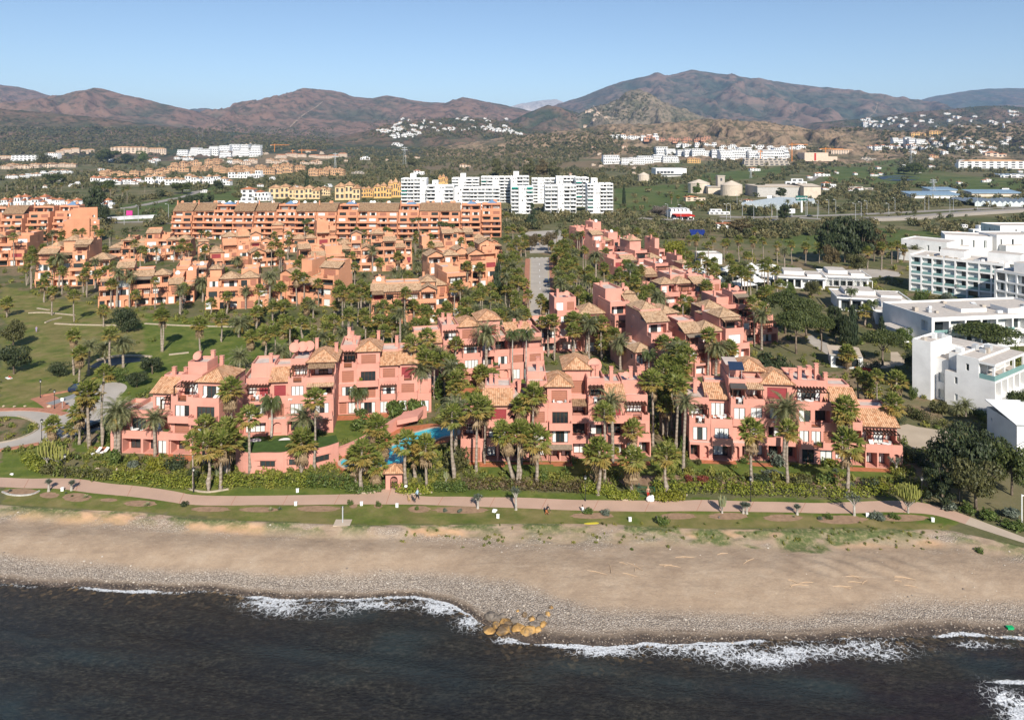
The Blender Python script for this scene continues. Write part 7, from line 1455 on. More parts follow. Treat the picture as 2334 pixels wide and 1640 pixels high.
hedge([(2070,945),(2085,955),(2120,966),(2200,984),(2235,990)],2.4,2.0,LOL,'clipped hedge between hotel lawn and parking court');hedge([(2016,968),(2036,968),(2054,962)],3,2.4,LDK,'square dark hedge at the parking court entrance');hedge([(2060,1040),(2085,1052),(2110,1062)],3,2,LDK,'dark hedge between parking court and rightmost block');hedge([(1960,842),(1990,846),(2000,838)],2.4,2,LDK,'dark hedge right of the garden shed');hedge([(235,1010),(245,1005),(250,990)],2,2,LMD,'green hedge beside the forecourt and leftmost block')
hedge([(1900,640),(1990,645),(2050,650)],4,2,LOL,'olive hedge behind the hotel bungalows');hedge([(590,470),(660,466),(740,462)],5,3,LDK,'dark hedge line before the yellow houses')
# ------------------------------------------------------------------ undergrowth and woods (uncounted masses)
def mass_of(name,pts,mats_,templ,seed,rnd_tint=True):
    rg=np.random.RandomState(seed);Q,T_=[],[]
    for x,y,z,w,h in pts:
        t=templ[rg.randint(len(templ))];a=rg.rand()*6.28;c,s=math.cos(a),math.sin(a);M_=np.array([[c*w,-s*w,0],[s*w,c*w,0],[0,0,h]])
        Q.append(t@M_.T+np.array([x,y,z]));T_.append(np.full(len(t),rg.rand()**1.3))
    o=link(name,quads(name,np.concatenate(Q),mats_,np.concatenate(T_)));tag(o,kind='stuff');return o
WOOD1=leafmat('wood_foliage',[(0.045,0.06,0.026),(0.088,0.10,0.04),(0.145,0.15,0.065)],.25,tint=(0.22,0.185,0.085));GARD=leafmat('garden_foliage',[(0.065,0.10,0.02),(0.12,0.16,0.032),(0.21,0.23,0.055)],.3,tint=(0.28,0.26,0.055))
LOWT=[leafcloud(300+i,[(R.uniform(-.4,.4),R.uniform(-.4,.4),R.uniform(.3,.7),.55,.55,.3)for _ in range(5)],70,.2)for i in range(4)]
FART=[leafcloud(320+i,[(R.uniform(-.35,.35),R.uniform(-.35,.35),R.uniform(.35,.7),.6,.6,.3)for _ in range(4)],34,.32,.7)for i in range(4)]
BUSH=[leafcloud(340+i,[(R.uniform(-.4,.4),R.uniform(-.4,.4),R.uniform(.2,.6),.5,.5,.4)for _ in range(4)],60,.2)for i in range(4)]
def bad(x,y,pads=()):
    X,Y=np.array([[x]]),np.array([[y]])
    return any(inpoly(X,Y,p)[0,0]for p in AVOID if min(q[0]for q in p)<x<max(q[0]for q in p)and min(q[1]for q in p)<y<max(q[1]for q in p))
LAWNS=[wpoly(P)for P in[[(0,660),(330,725),(470,745),(700,750),(700,800),(540,830),(400,850),(300,880),(120,900),(0,930)],[(0,925),(330,860),(330,900),(110,960),(0,955)],[(-80,1010),(60,1040),(95,1080),(440,1118),(500,1112),(800,1114),(880,1110),(1060,1122),(1400,1130),(1700,1132),(2110,1136),(2120,1175),(-80,1150)],[(745,945),(900,945),(880,985),(745,1000)],[(1090,1056),(1490,1052),(1490,1080),(1090,1078)],[(1580,1050),(2040,1072),(2040,1092),(1580,1078)],[(560,990),(740,990),(740,1015),(560,1015)],[(2040,900),(2200,930),(2160,965),(2060,950)],[(1385,1050),(1500,1060),(1490,1120),(1450,1128)],[(2230,1030),(2400,1030),(2400,1250),(2280,1180)]]]
def onlawn(x,y):X,Y=np.array([[x]]),np.array([[y]]);return any(inpoly(X,Y,p)[0,0]for p in LAWNS)
pts=[]
for _ in range(18000):
    if len(pts)>3600:break
    py=R.uniform(545,1112)if R.random()<.75 else R.uniform(800,1100);px=R.uniform(-20,2360);p=at0(px,py)
    if px>2060 and py>930 and R.random()<.5:continue
    if inside(p.x,p.y,.2)or bad(p.x,p.y):continue
    if onlawn(p.x,p.y)and R.random()>.012:continue
    s_=R.uniform(.5,1.5)*(1.25 if py<800 else .85);pts.append((p.x,p.y,-.05,s_,s_*R.uniform(.7,1.5)))
nf=0
for _ in range(5000):
    if nf>750:break
    p=at0(R.uniform(180,2080),R.uniform(1036,1114))
    if inside(p.x,p.y,.3)or bad(p.x,p.y)or onlawn(p.x,p.y):continue
    nf+=1;s_=R.uniform(.4,1.15);pts.append((p.x,p.y,-.05,s_,s_*R.uniform(.7,1.3)))
mass_of('undergrowth',pts,GARD,BUSH,5)
pts=[]
FIELDS=[wpoly(P)for P in[[(1400,430),(1560,420),(1620,470),(1480,482),(1400,478)],[(1790,545),(2000,525),(2334,540),(2334,600),(2000,570),(1800,575)],[(270,470),(420,444),(520,440),(560,460),(400,490),(280,510)],[(1570,402),(1780,388),(1790,400),(1680,410)],[(1910,367),(1990,362),(2050,372),(2040,382),(1930,382)],[(1870,388),(2020,383),(2200,402),(2334,412),(2334,436),(2000,422)],[(905,425),(1400,425),(1400,492),(905,492)],[(1455,480),(1900,488),(2334,470),(2334,512),(1980,508),(1455,508)],[(1595,405),(1875,415),(1875,455),(1780,475),(1650,462),(1600,450)],[(200,515),(1150,515),(1150,560),(200,560)],[(610,425),(830,425),(830,458),(610,458)]]]
def onf(x,y):X,Y=np.array([[x]]),np.array([[y]]);return any(inpoly(X,Y,p)[0,0]for p in FIELDS)
near_,far_=[],[];FH=np.array(FARH)
for _ in range(26000):
    py=338+207*R.random()**1.5;px=R.uniform(-60,2400)
    if fbm(np.array([px*.012]),np.array([py*.05]),3,91)[0]<(.36 if py>420 else .42):continue
    p=at(px,py)
    if p.y>4200 or onf(p.x,p.y)and R.random()>.13 or inside(p.x,p.y,1,30)and p.y<700 or bad(p.x,p.y):continue
    if len(FH)and((np.abs(FH[:,0]-p.x*FH[:,1]/p.y)<FH[:,2]*.62)&(p.y>FH[:,1]-FH[:,1]*.05-25)&(p.y<FH[:,1]+12)).any()and R.random()<.93:continue
    h_=R.uniform(3,8)*(1.0 if py<470 else .8)*(1+.25*(p.y>1500));w_=h_*R.uniform(.5,.85)
    (near_ if p.y<900 else far_).append((p.x,p.y,p.z-.3,w_,h_))
R.shuffle(far_);R.shuffle(near_);mass_of('woodland',near_[:3200],WOOD1,LOWT,6);mass_of('woodland',far_[:7500],WOOD1,FART,7)
hp=[]
for x0,x1,y0,y1,n_,pr in[(840,1190,268,315,700,.5),(1890,2360,240,300,900,.5),(0,760,290,342,2600,.5),(1150,1420,300,345,500,.5),(2000,2360,300,350,700,.5),(1300,1480,215,275,500,.5)]:
    for _ in range(n_):
        p=at(R.uniform(x0,x1),R.uniform(y0,y1))
        if p.y<6000:s_=R.uniform(5,11);hp.append((p.x,p.y,p.z-1,s_*.8,s_))
mass_of('hillside_scrub',hp,WOOD1,FART,8)
# the palms past the three hundred that show largest
gv,gf,gm=[],[],[];PM=[(FANC[0][0],TRF[0]),(FANC[2][0],TRF[1]),(FANC[4][0],TRF[2]),(DATC[2],TRD[0])]
for me_,tr_ in PM:me_.calc_loop_triangles()
CV=[(np.array([v.co[:]for v in a.vertices]),[tuple(p.vertices)for p in a.polygons],[p.material_index+(2 if i==3 else 0)for p in a.polygons],np.array([v.co[:]for v in t.vertices]),[tuple(p.vertices)for p in t.polygons])for i,(a,t)in enumerate(PM)]
no=0;cnt=0
for _ in range(4000):
    if cnt>=430:break
    x0,x1,y0,y1=R.choice([(70,1150,555,650),(70,1150,555,650),(230,1000,650,745),(560,960,700,830),(1270,1500,560,690),(1400,1760,640,800),(1150,1200,560,720),(1262,1310,560,720),(1560,1800,610,690),(1230,1560,690,830),(1230,1560,690,830),(940,1060,760,960),(1060,1240,730,860),(1500,1570,830,1000),(60,240,560,700)]);p=at0(R.uniform(x0,x1),R.uniform(y0,y1))
    if inside(p.x,p.y,.3,17)or bad(p.x,p.y)or onlawn(p.x,p.y):continue
    cnt+=1;i=R.choice([0,1,2,0,1,2,3]);a,fa,ma,t,ft=CV[i];h_=R.uniform(5.5,10.5);s_=R.uniform(.95,1.25);an=R.uniform(0,6.28);c,s=math.cos(an),math.sin(an);Mx=np.array([[c,-s,0],[s,c,0],[0,0,1]])*s_
    gv.append(a@Mx.T+np.array([p.x,p.y,h_]));gf+=[tuple(k+no for k in f)for f in fa];gm+=ma;no+=len(a)
    gv.append(t*np.array([.9,.9,h_])+np.array([p.x,p.y,-.05]));gf+=[tuple(k+no for k in f)for f in ft];gm+=[3]*len(ft);no+=len(t)
me=bpy.data.meshes.new('palm_grove');me.from_pydata(np.concatenate(gv).tolist(),[],gf);[me.materials.append(q)for q in(FANG,FANY,DATG,BARKP)];me.polygons.foreach_set('material_index',gm);me.update();tag(link('palm_grove',me),kind='stuff')
# reeds behind the right chain
rp=[(p.x,p.y,-.1,R.uniform(1,2),R.uniform(2.5,4))for p in(at0(R.uniform(1320,1620),R.uniform(505,545))for _ in range(420))if not inside(p.x,p.y,1)]
mass_of('reeds',rp,leafmat('dry_reeds',[(0.16,0.13,0.085),(0.24,0.195,0.13),(0.12,0.12,0.05)],.2,tint=(.10,.10,.04)),LOWT,9)
# ------------------------------------------------------------------ rocks, lamps, people, cars and other small things
import bmesh
def rockmesh(seed,mat,fl=1.0):
    r=random.Random(seed);bm=bmesh.new()
    for _ in range(26):v=Vector((r.gauss(0,1),r.gauss(0,1),r.gauss(0,1))).normalized();bm.verts.new((v.x*r.uniform(.8,1),v.y*r.uniform(.8,1),v.z*r.uniform(.75,1)*fl))
    g=bmesh.ops.convex_hull(bm,input=bm.verts);bmesh.ops.delete(bm,geom=[e for e in g['geom_interior']if isinstance(e,bmesh.types.BMVert)],context='VERTS')
    bmesh.ops.bevel(bm,geom=bm.edges[:],offset=.045,segments=1,affect='EDGES',profile=.6);me=bpy.data.meshes.new('boulder');bm.to_mesh(me);bm.free();me.materials.append(mat);return me
m=bpy.data.materials.new('wet_ochre_rock');n=nodes_of(m);p=wpos(n);g_=N(n,'ShaderNodeSeparateXYZ');n.links.new(p,g_.inputs[0])
f=noise(n,p,1.2,5,.65);c=ramp(n,f,[(.3,(.20,.115,.045)),(.48,(.42,.24,.075)),(.7,(.58,.36,.14))]);c=mixc(n,ramp(n,noise(n,p,.6,3),[(.54,(0,0,0)),(.64,(.85,.85,.85))]),c,(.085,.065,.048));out(n,pbsdf(n,c,.6,.35,bump(n,noise(n,p,4,5),.12,.8)));OCR=m
m=bpy.data.materials.new('grey_rock');n=nodes_of(m);p=wpos(n);out(n,pbsdf(n,ramp(n,noise(n,p,2,5),[(.3,(.10,.085,.07)),(.7,(.24,.2,.165))]),.85,.2,bump(n,noise(n,p,5,5),.1,.8)));GRK=m
TAN=plain('tan_boulder',(.46,.36,.26),.9,.1,.25,2)
for i,(x0,x1,y0,y1,o_,lb)in enumerate([(1106,1131,1387,1414,0,'dark angular boulder at the top left of the rock pile'),(1120,1139,1397,1416,0,'dark rounded boulder behind the ochre ones at left'),(1122,1139,1413,1433,1,'upright ochre boulder at the left of the rock pile'),(1141,1169,1407,1427,1,'brown flat boulder in the middle back of the pile'),(1164,1182,1402,1421,0,'grey rounded boulder at the back middle'),(1131,1163,1420,1447,1,'largest brown boulder at the front of the pile'),(1166,1194,1420,1441,1,'brown boulder in the front middle of the pile'),(1190,1220,1425,1448,1,'bright ochre slanted boulder in front'),(1205,1229,1416,1432,0,'grey flat boulder at the right of the pile'),(1222,1243,1401,1415,0,'dark boulder at the back right'),(1219,1235,1426,1442,1,'ochre boulder at the front right'),(1231,1247,1416,1430,1,'pale ochre boulder at the right end'),(1205,1219,1401,1416,1,'striped ochre boulder behind the grey flat one'),(1100,1127,1431,1444,1,'low wet yellow boulder at the water edge left'),(1190,1200,1390,1407,1,'thin ochre stone lying behind the pile'),(1176,1183,1389,1396,1,'small yellow stone behind the pile'),(1251,1261,1382,1389,1,'small orange stone on the pebbles right of the pile'),(1243,1255,1391,1405,1,'brown stone leading away at the right'),(1137,1152,1398,1411,0,'small dark stone between the back boulders')]):
    g=at((x0+x1)/2,y1-3);k=F/g.y;r_=(x1-x0)/1.55/k;h_=(y1-y0)/k*.42
    o=one('boulder',rockmesh(50+i,OCR if o_ else GRK),lb,'boulder',(g.x,g.y+r_*.4,g.z+h_*.3),R.uniform(0,6),(r_*1.1,r_*.95,h_),'boulders in the shoreline rock pile');o['px']=(x0+x1)/2
for i,(x,y,w,h,mt,lb)in enumerate([(1759,1110,18,12,TAN,'large pale boulder behind the right hedge'),(1337,1112,26,18,TAN,'large tan boulder left of a palm trunk behind the hedge'),(1498,1180,10,9,GRK,'smooth grey stone on the promenade lawn'),(1640,1180,8,7,GRK,'grey stone at the foot of the pale cactus'),(1815,1100,14,9,TAN,'tan rock in the rock garden'),(1127,1165,19,8,WPAINT,'white-painted flat boulder beside the promenade'),(112,928,13,9,TAN,'pale boulder at the forecourt corner'),(8,927,8,6,TAN,'pale stone at the far left of the road verge'),(33,927,8,5,TAN,'pale stone second on the road verge'),(57,926,8,5,TAN,'pale stone third on the road verge'),(27,1082,10,7,WPAINT,'white stone at the left end of the promenade'),(222,1069,10,6,TAN,'pale rock in the left garden bed'),(268,1070,13,7,TAN,'tan rock in the left garden bed under the shrubs'),(1212,1104,10,8,TAN,'tan stone at the foot of the palm cluster'),(1880,1113,10,8,TAN,'tan stone slab in the rock garden')]):
    g=at(x,y);k=F/g.y;one('boulder',rockmesh(90+i,mt,.8),lb,'boulder',(g.x,g.y,g.z+h/k*.25),R.uniform(0,6),(w/2/k,w/2.4/k,h/k*.6))
b=MB();b.bar((0,0,0),(0,0,.5),.12,0,8,.07);b.bar((0,0,.5),(0,0,3.3),.055,0,6);LMP=b.mesh('post',[IRON]);b=MB();b.cyl(0,0,3.75,4.0,.3,8,0,.04);b.cyl(0,0,3.28,3.36,.16,8);[b.bar((.15*math.cos(a),.15*math.sin(a),3.36),(.25*math.cos(a),.25*math.sin(a),3.75),.02)for a in(0,PI/2,PI,4.712)];LMH=b.mesh('lantern_frame',[IRON]);b=MB();b.cyl(0,0,3.37,3.74,.12,8,0,.2);LMG=b.mesh('lantern_glass',[plain('frosted_glass',(.6,.6,.55),.3)])
for x,y,lb in[(148,1088,'leftmost on the promenade'),(441,1121,'against the palm clump on the promenade'),(1334,1141,'left of the central palms on the promenade'),(1711,1143,'on the promenade before the rightmost block'),(2101,1144,'at the right bend of the promenade'),(95,1003,'on the road island at the curved road'),(124,931,'at the brick forecourt corner'),(92,906,'behind the forecourt on the left lawn'),(2187,1152,'under the huge dark tree')]:
    g=at(x,y);e=thing('street_lamp','black lantern street lamp '+lb,'street lamp',tuple(g),0,'black lantern lamps');link('post',LMP,e);link('lantern_frame',LMH,e);link('lantern_glass',LMG,e)
b=MB();b.box(-.2,.2,-.12,.12,0,.5);b.box(-.23,.23,-.15,.15,.5,.56);UB=b.mesh('utility_box',[WPAINT])
for x,y in[(142,1118),(678,1121),(674,1151),(824,1151),(905,1155),(1135,1180),(1436,1187),(1977,1177),(2126,1188)]:g=at(x,y);o=one('utility_box',UB,'small white utility box on the promenade grass','utility box',tuple(g),R.uniform(-.3,.3),group='white boxes along the promenade');o['px']=x
g=at(781,1191);e=thing('beach_shower','steel beach shower post on a pale concrete slab','beach shower',tuple(g));b=MB();b.box(-1.2,1.2,-.9,.9,-.3,.06);b.obj('slab',[PALE],e);b=MB();b.bar((0,0,0),(0,0,2.4),.09,0,8);b.obj('post',[STEEL],e);b=MB();b.bar((-.25,0,2.3),(.25,0,2.3),.05);b.obj('shower_head',[IRON],e)
g=at(925,1124);e=thing('information_post','short brown post with a white cap beside the gate house','post',tuple(g));b=MB();b.bar((0,0,0),(0,0,1.0),.18,0,8);b.obj('post',[WOOD],e);b=MB();b.blob((0,0,1.15),.28,.28,.2,R,0,8,5,0);b.obj('cap',[WPAINT],e)
g=at(2329,1192);e=thing('white_post','tall white post with a short arm at the right edge','post',tuple(g));b=MB();b.bar((0,0,0),(0,0,4.2),.08,0,6);b.obj('post',[WPAINT],e);b=MB();b.box(0,.7,-.05,.05,4.0,4.1);b.obj('arm',[WPAINT],e)
g=at(142,930);e=thing('road_sign','white road sign board on a post at the brick forecourt','road sign',tuple(g));b=MB();b.bar((0,0,0),(0,0,2.0),.05);b.obj('post',[STEEL],e);b=MB();b.box(-.3,.3,-.09,-.05,1.55,2.2);b.obj('sign_board',[WPAINT],e)
g=at(1473,1131);e=thing('garden_gate','green mesh garden gate between two golden hedge beds','gate',tuple(g));b=MB();[b.bar((x,0,0),(x,0,1.5),.05)for x in(-1.3,0,1.3)];[b.bar((-1.3,0,z),(1.3,0,z),.03)for z in(.1,.8,1.5)];[b.bar((-1.3+.2*i,0,.1),(-1.3+.2*i,0,1.5),.012,0,3)for i in range(13)];b.obj('frame',[plain('green_paint',(.02,.10,.05),.6)],e)
# people: one skinned body each, clothing in body materials
SKIN=plain('skin',(.45,.27,.19),.6,.3,.05)
def person(px,py,pose,top,leg,hair,label,rot=0.0,k=1.0):
    g=at(px,py);S={'walk':dict(hip=.92,lf=(.10,-.28),lb=(-.10,.24),lean=.04,a1=(.26,-.2,.98),a2=(-.25,.22,.95)),'stand':dict(hip=.94,lf=(.11,-.04),lb=(-.11,.04),lean=.03,a1=(.28,-.18,1.0),a2=(-.26,-.05,.92)),'bend':dict(hip=.80,lf=(.12,-.12),lb=(-.12,.12),lean=.42,a1=(.22,-.6,.62),a2=(-.22,-.62,.55)),'sit':dict(hip=.20,lf=(.14,-.75),lb=(-.14,-.7),lean=-.05,a1=(.3,-.3,.35),a2=(-.28,.25,.05)),'lie':None}[pose]
    b=MB();e=thing('person',label,'person',(g.x,g.y,g.z),rot);V=Vector
    if pose=='lie':
        b.tube([(0,-.85,.1),(0,-.45,.13),(0,0,.14),(0,.35,.15),(0,.52,.14)],[.06,.09,.15,.17,.08],8,1);b.blob((0,.68,.16),.1,.12,.11,R,2,8,6,0)
        for s_ in(-1,1):b.tube([(s_*.09,0,.13),(s_*.12,-.45,.14),(s_*.12,-.88,.08)],[.09,.065,.04],6,0);b.tube([(s_*.18,.42,.14),(s_*.3,.1,.1),(s_*.3,-.15,.08)],[.055,.045,.035],6,2)
    else:
        hz=S['hip'];ln=S['lean'];up=V((0,-math.sin(ln),math.cos(ln)));H0=V((0,0,hz));sh=H0+up*.50;hd=sh+up*.27
        b.tube([H0-up*.06,H0+up*.05,H0+up*.22,H0+up*.42,sh,sh+up*.07],[.13,.15,.125,.165,.13,.055],10,1)
        b.tube([sh+up*.05,sh+up*.14],[.05,.05],8,2);b.blob(tuple(hd),.085,.10,.125,R,2,10,8,0);b.blob(tuple(hd+V((0,.025,.03))),.095,.10,.115,R,3,10,8,.03);b.blob(tuple(hd+V((0,-.10,-.01))),.015,.025,.02,R,2,5,4,0)
        for s_,ft in((1,S['lf']),(-1,S['lb'])):
            kn=V((s_*.10,(ft[1])*.55-.06,hz*.52))if pose!='sit' else V((s_*.12,-.40,.42));ank=V((ft[0],ft[1],.07))
            b.tube([H0+V((s_*.085,0,-.02)),(H0+V((s_*.09,0,0))+kn)/2,kn,(kn+ank)/2+V((0,.02,0)),ank],[.095,.085,.062,.058,.04],8,0);b.blob((ank.x,ank.y-.07,.04),.045,.12,.04,R,3,6,5,0)
        for a in(S['a1'],S['a2']):
            s_=1 if a[0]>0 else-1;s0=sh+V((s_*.19,0,-.02));hnd=V(a)if pose!='walk' or True else 0;el=(s0+hnd)/2+V((s_*.05,.06,-.03));b.tube([sh+V((s_*.1,0,0)),s0,el,hnd],[.06,.055,.042,.032],8,1);b.blob(tuple(hnd+V((0,0,-.06))),.03,.04,.07,R,2,6,5,0)
            for q in range(4):b.bar(hnd+V((0,.03-.02*q,-.09)),hnd+V((0,.03-.02*q-.01,-.16)),.009,2,4)
    b.obj('body',[leg,top,SKIN,hair],e,True);e.scale=(k,k,k);return e
DRK=plain('dark_cloth',(.02,.022,.03),.9);LBL=plain('light_blue_cloth',(.35,.48,.58),.9);HRD=plain('dark_hair',(.03,.02,.015),.7);HRB=plain('fair_hair',(.30,.20,.10),.7);ORC=plain('orange_cloth',(.6,.2,.08),.9);PUC=plain('lilac_cloth',(.35,.28,.45),.9)
person(951,1138,'walk',LBL,DRK,HRB,'person walking two dogs on the promenade in a light blue top',PI*.4);person(1477,1134,'stand',SKIN,FABR,HRB,'bare-chested person in red shorts standing at the green garden gate',.3);person(1246,1172,'bend',DRK,ORC,HRD,'person in dark top bending over the promenade grass',.8);person(1328,1166,'sit',FABW,DRK,HRD,'person with a dark hat sitting at the kerb of a beach bed',2.6);person(83,757,'stand',PUC,PUC,HRB,'person in lilac clothes standing on the left lawn',0);person(22,860,'lie',FABR,SKIN,HRD,'person lying on a towel on the left lawn',.9)
b=MB();b.box(-.5,.5,-1.1,1.0,0,.03);g=at(20,861);tag(b.obj('towel',[FABW],loc=tuple(g),rot=(0,0,.9)),'white towel spread under the lying person on the left lawn','towel')
def dog(px,py,mt,rot,label):
    g=at(px,py);e=thing('dog',label,'dog',tuple(g),rot);b=MB();b.tube([(-.38,0,.5),(-.3,0,.52),(0,0,.5),(.25,0,.54),(.4,0,.6)],[.07,.13,.12,.15,.1],8);b.tube([(.36,0,.6),(.5,0,.74),(.56,0,.78)],[.1,.08,.07],8);b.blob((.6,0,.8),.1,.085,.085,R,0,8,6,0);b.tube([(.64,0,.78),(.78,0,.74)],[.055,.035],6);[b.blob((.57,s_*.07,.88),.03,.02,.06,R,0,5,4,0)for s_ in(-1,1)]
    for s_ in(-1,1):b.tube([(.26,s_*.09,.5),(.27,s_*.09,.25),(.29,s_*.09,.0)],[.07,.04,.03],6);b.tube([(-.3,s_*.09,.5),(-.24,s_*.1,.32),(-.38,s_*.1,.18),(-.33,s_*.1,0)],[.09,.06,.035,.03],6)
    b.tube([(-.38,0,.56),(-.55,0,.68),(-.62,0,.82)],[.035,.028,.015],5);b.obj('body',[mt],e,True)
dog(932,1142,plain('tan_fur',(.45,.30,.15),.9),2.0,'tan dog walking on the promenade');dog(943,1143,plain('black_white_fur',(.06,.06,.06),.9,.2,.9,3),2.2,'black and white dog beside the walking person')
g=at(1482,1143);b=MB();b.blob((0,0,.45),.62,.5,.45,R,0,10,7,.12);b.blob((.3,0,.8),.3,.3,.25,R,0,8,5,.1);tag(b.obj('sack',[FABW],loc=tuple(g)),'big white sack standing on the promenade before the gate','sack')
# cacti and dragon trees
def euph(px,py,wpx,hpx,mat,label,n=40,bare=.45,name='candelabra_cactus'):
    g=at(px,py);k=F/g.y;w,h=wpx/k/2,hpx/k;e=thing(name,label,'cactus',tuple(g),R.uniform(0,6));t=MB();c=MB();r=R;t.tube([(0,0,-.1),(0,0,h*bare*.5)],[.16,.13],7)
    for i in range(n):
        a=i*2.4;d=w*math.sqrt((i+.5)/n);x,y=d*math.cos(a),d*math.sin(a);z0=h*(bare+.18*(d/w))*r.uniform(.8,1.0);top=h*(1-.22*(d/w)**2)*r.uniform(.9,1.04)
        if i%3==0:t.bar((0,0,h*bare*.4),(x*.8,y*.8,z0),.07,0,5,.04)
        c.bar((x*.8,y*.8,z0*.95),(x,y,z0+(top-z0)*.35),.08,0,5);c.bar((x,y,z0+(top-z0)*.35),(x*1.02,y*1.02,top),.085,0,5,.05)
    t.obj('trunk',[BARKW],e);c.obj('crown',[mat],e)
euph(2070,1168,52,68,LCA,'large yellow candelabra cactus at the right of the promenade',90);euph(107,1058,42,56,LCA,'yellow candelabra cactus behind the left hedge, left one',34,.35);euph(134,1058,42,42,LCA,'yellow candelabra cactus behind the left hedge, right one',30,.3);euph(1646,1169,18,44,LAG,'pale many-stemmed cactus beside the promenade',16,.3);euph(497,1090,14,26,LAG,'pale cactus column cluster among the palm clump',12,.1);euph(1016,1098,12,26,LAG,'pale cactus columns right of the gate house',8,.3)
def rosette(b,p,n,L,w,rnd,el0=20,m=0):
    for i in range(n):
        a=i*2.4;el=math.radians(rnd.uniform(el0,80));h=Vector((math.cos(a),math.sin(a),0));d=h*math.cos(el)+Vector((0,0,math.sin(el)));s_=Vector((-h.y,h.x,0))*w;q=Vector(p);mid=q+d*L*.5;b.poly([q-s_*.6,q+s_*.6,mid+s_,mid-s_],m);b.poly([mid-s_,mid+s_,q+d*L-Vector((0,0,.12*L))],m)
def dragon(px,py,wpx,hpx,label):
    g=at(px,py);k=F/g.y;w,h=wpx/k/2,hpx/k;e=thing('dragon_tree',label,'tree',tuple(g),R.uniform(0,6));t=MB();c=MB();t.tube([(0,0,-.1),(0,0,.1),(0,0,h*.5)],[.26,.2,.15],8)
    for i in range(9):
        a=i*2.4;d=w*(.25+.65*(i%3)/2);tip=Vector((d*math.cos(a),d*math.sin(a),h*R.uniform(.78,.92)));t.bar((0,0,h*.46),tip*.6+Vector((0,0,h*.24)),.09,0,5,.06);t.bar(tip*.6+Vector((0,0,h*.24)),tip,.06,0,5,.04);rosette(c,tip,26,.55,.035,R,-10)
    t.obj('trunk',[BARKW],e);c.obj('crown',[LGY],e)
dragon(1947,1174,38,46,'dragon tree with pale trunk and long shadow on the promenade');dragon(1176,1161,20,48,'slender dragon tree beside the promenade kerb');dragon(1089,1158,22,30,'small bare-branched dragon tree on the long beach bed');dragon(2043,1075,32,30,'dragon tree with dense head at the rightmost block corner');dragon(1694,1169,10,22,'tiny palm-like dragon tree on the beach bed, left of two');dragon(1702,1170,11,22,'tiny palm-like dragon tree on the beach bed, right of two');dragon(111,1119,10,26,'thin dragon tree on the round left beach bed');dragon(163,1117,10,20,'thick-stemmed little dragon tree by the left kerb');dragon(1817,1172,12,20,'little bright green dragon tree on the oval bed')
for x,y,w,mt,lb in[(195,1134,18,LAG,'cream-striped agave on the left beach bed'),(335,1152,20,LAG,'large cream-striped agave by the promenade'),(617,1163,17,LAG,'cream-striped agave pair member, left'),(637,1161,14,LGY,'grey agave beside the cream-striped one'),(150,1124,9,LGY,'small grey agave on the left bed'),(164,1131,10,LMD,'small green agave on the left bed'),(22,1120,14,LGY,'grey agave inside the whitewashed stone ring'),(1810,1178,11,LAG,'pale agave rosette on the oval bed'),(1373,1194,12,LOL,'spiky olive agave by the sand edge'),(1456,1110,20,LGY,'big blue-grey agave behind the garden gate'),(1905,1075,20,LGY,'blue-grey agave on the rightmost block lawn'),(1160,1094,24,LMD,'dark spiky yucca at the leaning palms'),(2010,1178,22,LGY,'silver agave cluster on the right bed'),(300,1046,26,LOL,'dwarf palm rosette before the leftmost block'),(326,1050,24,LOL,'second dwarf palm rosette before the leftmost block'),(2098,1062,26,LMD,'green yucca left of the huge dark tree'),(2112,1078,22,LMD,'second green yucca left of the huge dark tree'),(1290,1075,30,LMD,'sago palm before the central block lawn'),(420,1075,26,LOL,'dwarf palm rosette under the palm clump'),(860,1090,22,LMD,'yucca rosette beside the pool deck')]:
    g=at(x,y);k=F/g.y;b=MB();L=w/k*.55;rosette(b,(0,0,0),38,L,L*.07,R,8);one('agave',b.mesh('agave',[mt]),lb,'agave',tuple(g),R.uniform(0,6))
# cars
def car(px,py,mt,rot,label,group=None):
    g=at(px,py);e=thing('parked_car' if group is None else 'car',label,'car',(g.x,g.y,g.z+.03),rot,group);e['px']=px;b=MB();P=[(-2.1,.35),(-2.15,.7),(-1.95,.86),(-1.0,.93),(.9,.93),(1.95,.8),(2.12,.6),(2.1,.35)]
    for i in range(len(P)):a,c=P[i],P[(i+1)%len(P)];b.poly([(a[0],.85,a[1]),(c[0],.85,c[1]),(c[0],-.85,c[1]),(a[0],-.85,a[1])])
    b.poly([(q[0],-.85,q[1])for q in P]);b.poly([(q[0],.85,q[1])for q in P[::-1]]);b.poly([(-1.2,-.6,1.42),(.35,-.6,1.42),(.35,.6,1.42),(-1.2,.6,1.42)]);b.obj('body',[mt],e);b=MB();Q=[(-1.75,.93),(-1.2,1.42),(.35,1.42),(1.05,.92)]
    for s_ in(-1,1):b.poly([(q[0],s_*(.82 if q[1]<1 else .61),q[1]-.005)for q in Q][::s_])
    b.poly([(-1.75,-.82,.93),(-1.2,-.61,1.41),(-1.2,.61,1.41),(-1.75,.82,.93)]);b.poly([(1.05,.82,.92),(.35,.61,1.41),(.35,-.61,1.41),(1.05,-.82,.92)]);b.obj('window',[GLASS],e)
    for x in(-1.3,1.3):
        for s_ in(-1,1):b=MB();b.tube([(x,s_*.88,.32),(x,s_*.68,.32)],[.32,.32],12);b.obj('wheel',[IRON],e)
CBL=plain('dark_blue_car_paint',(.01,.02,.06),.2,.6,.05);CSI=plain('silver_car_paint',(.5,.51,.52),.25,.6,.05);CBK=plain('black_car_paint',(.012,.012,.014),.2,.6,.05);CRD=plain('red_car_paint',(.4,.02,.02),.25,.6,.05)
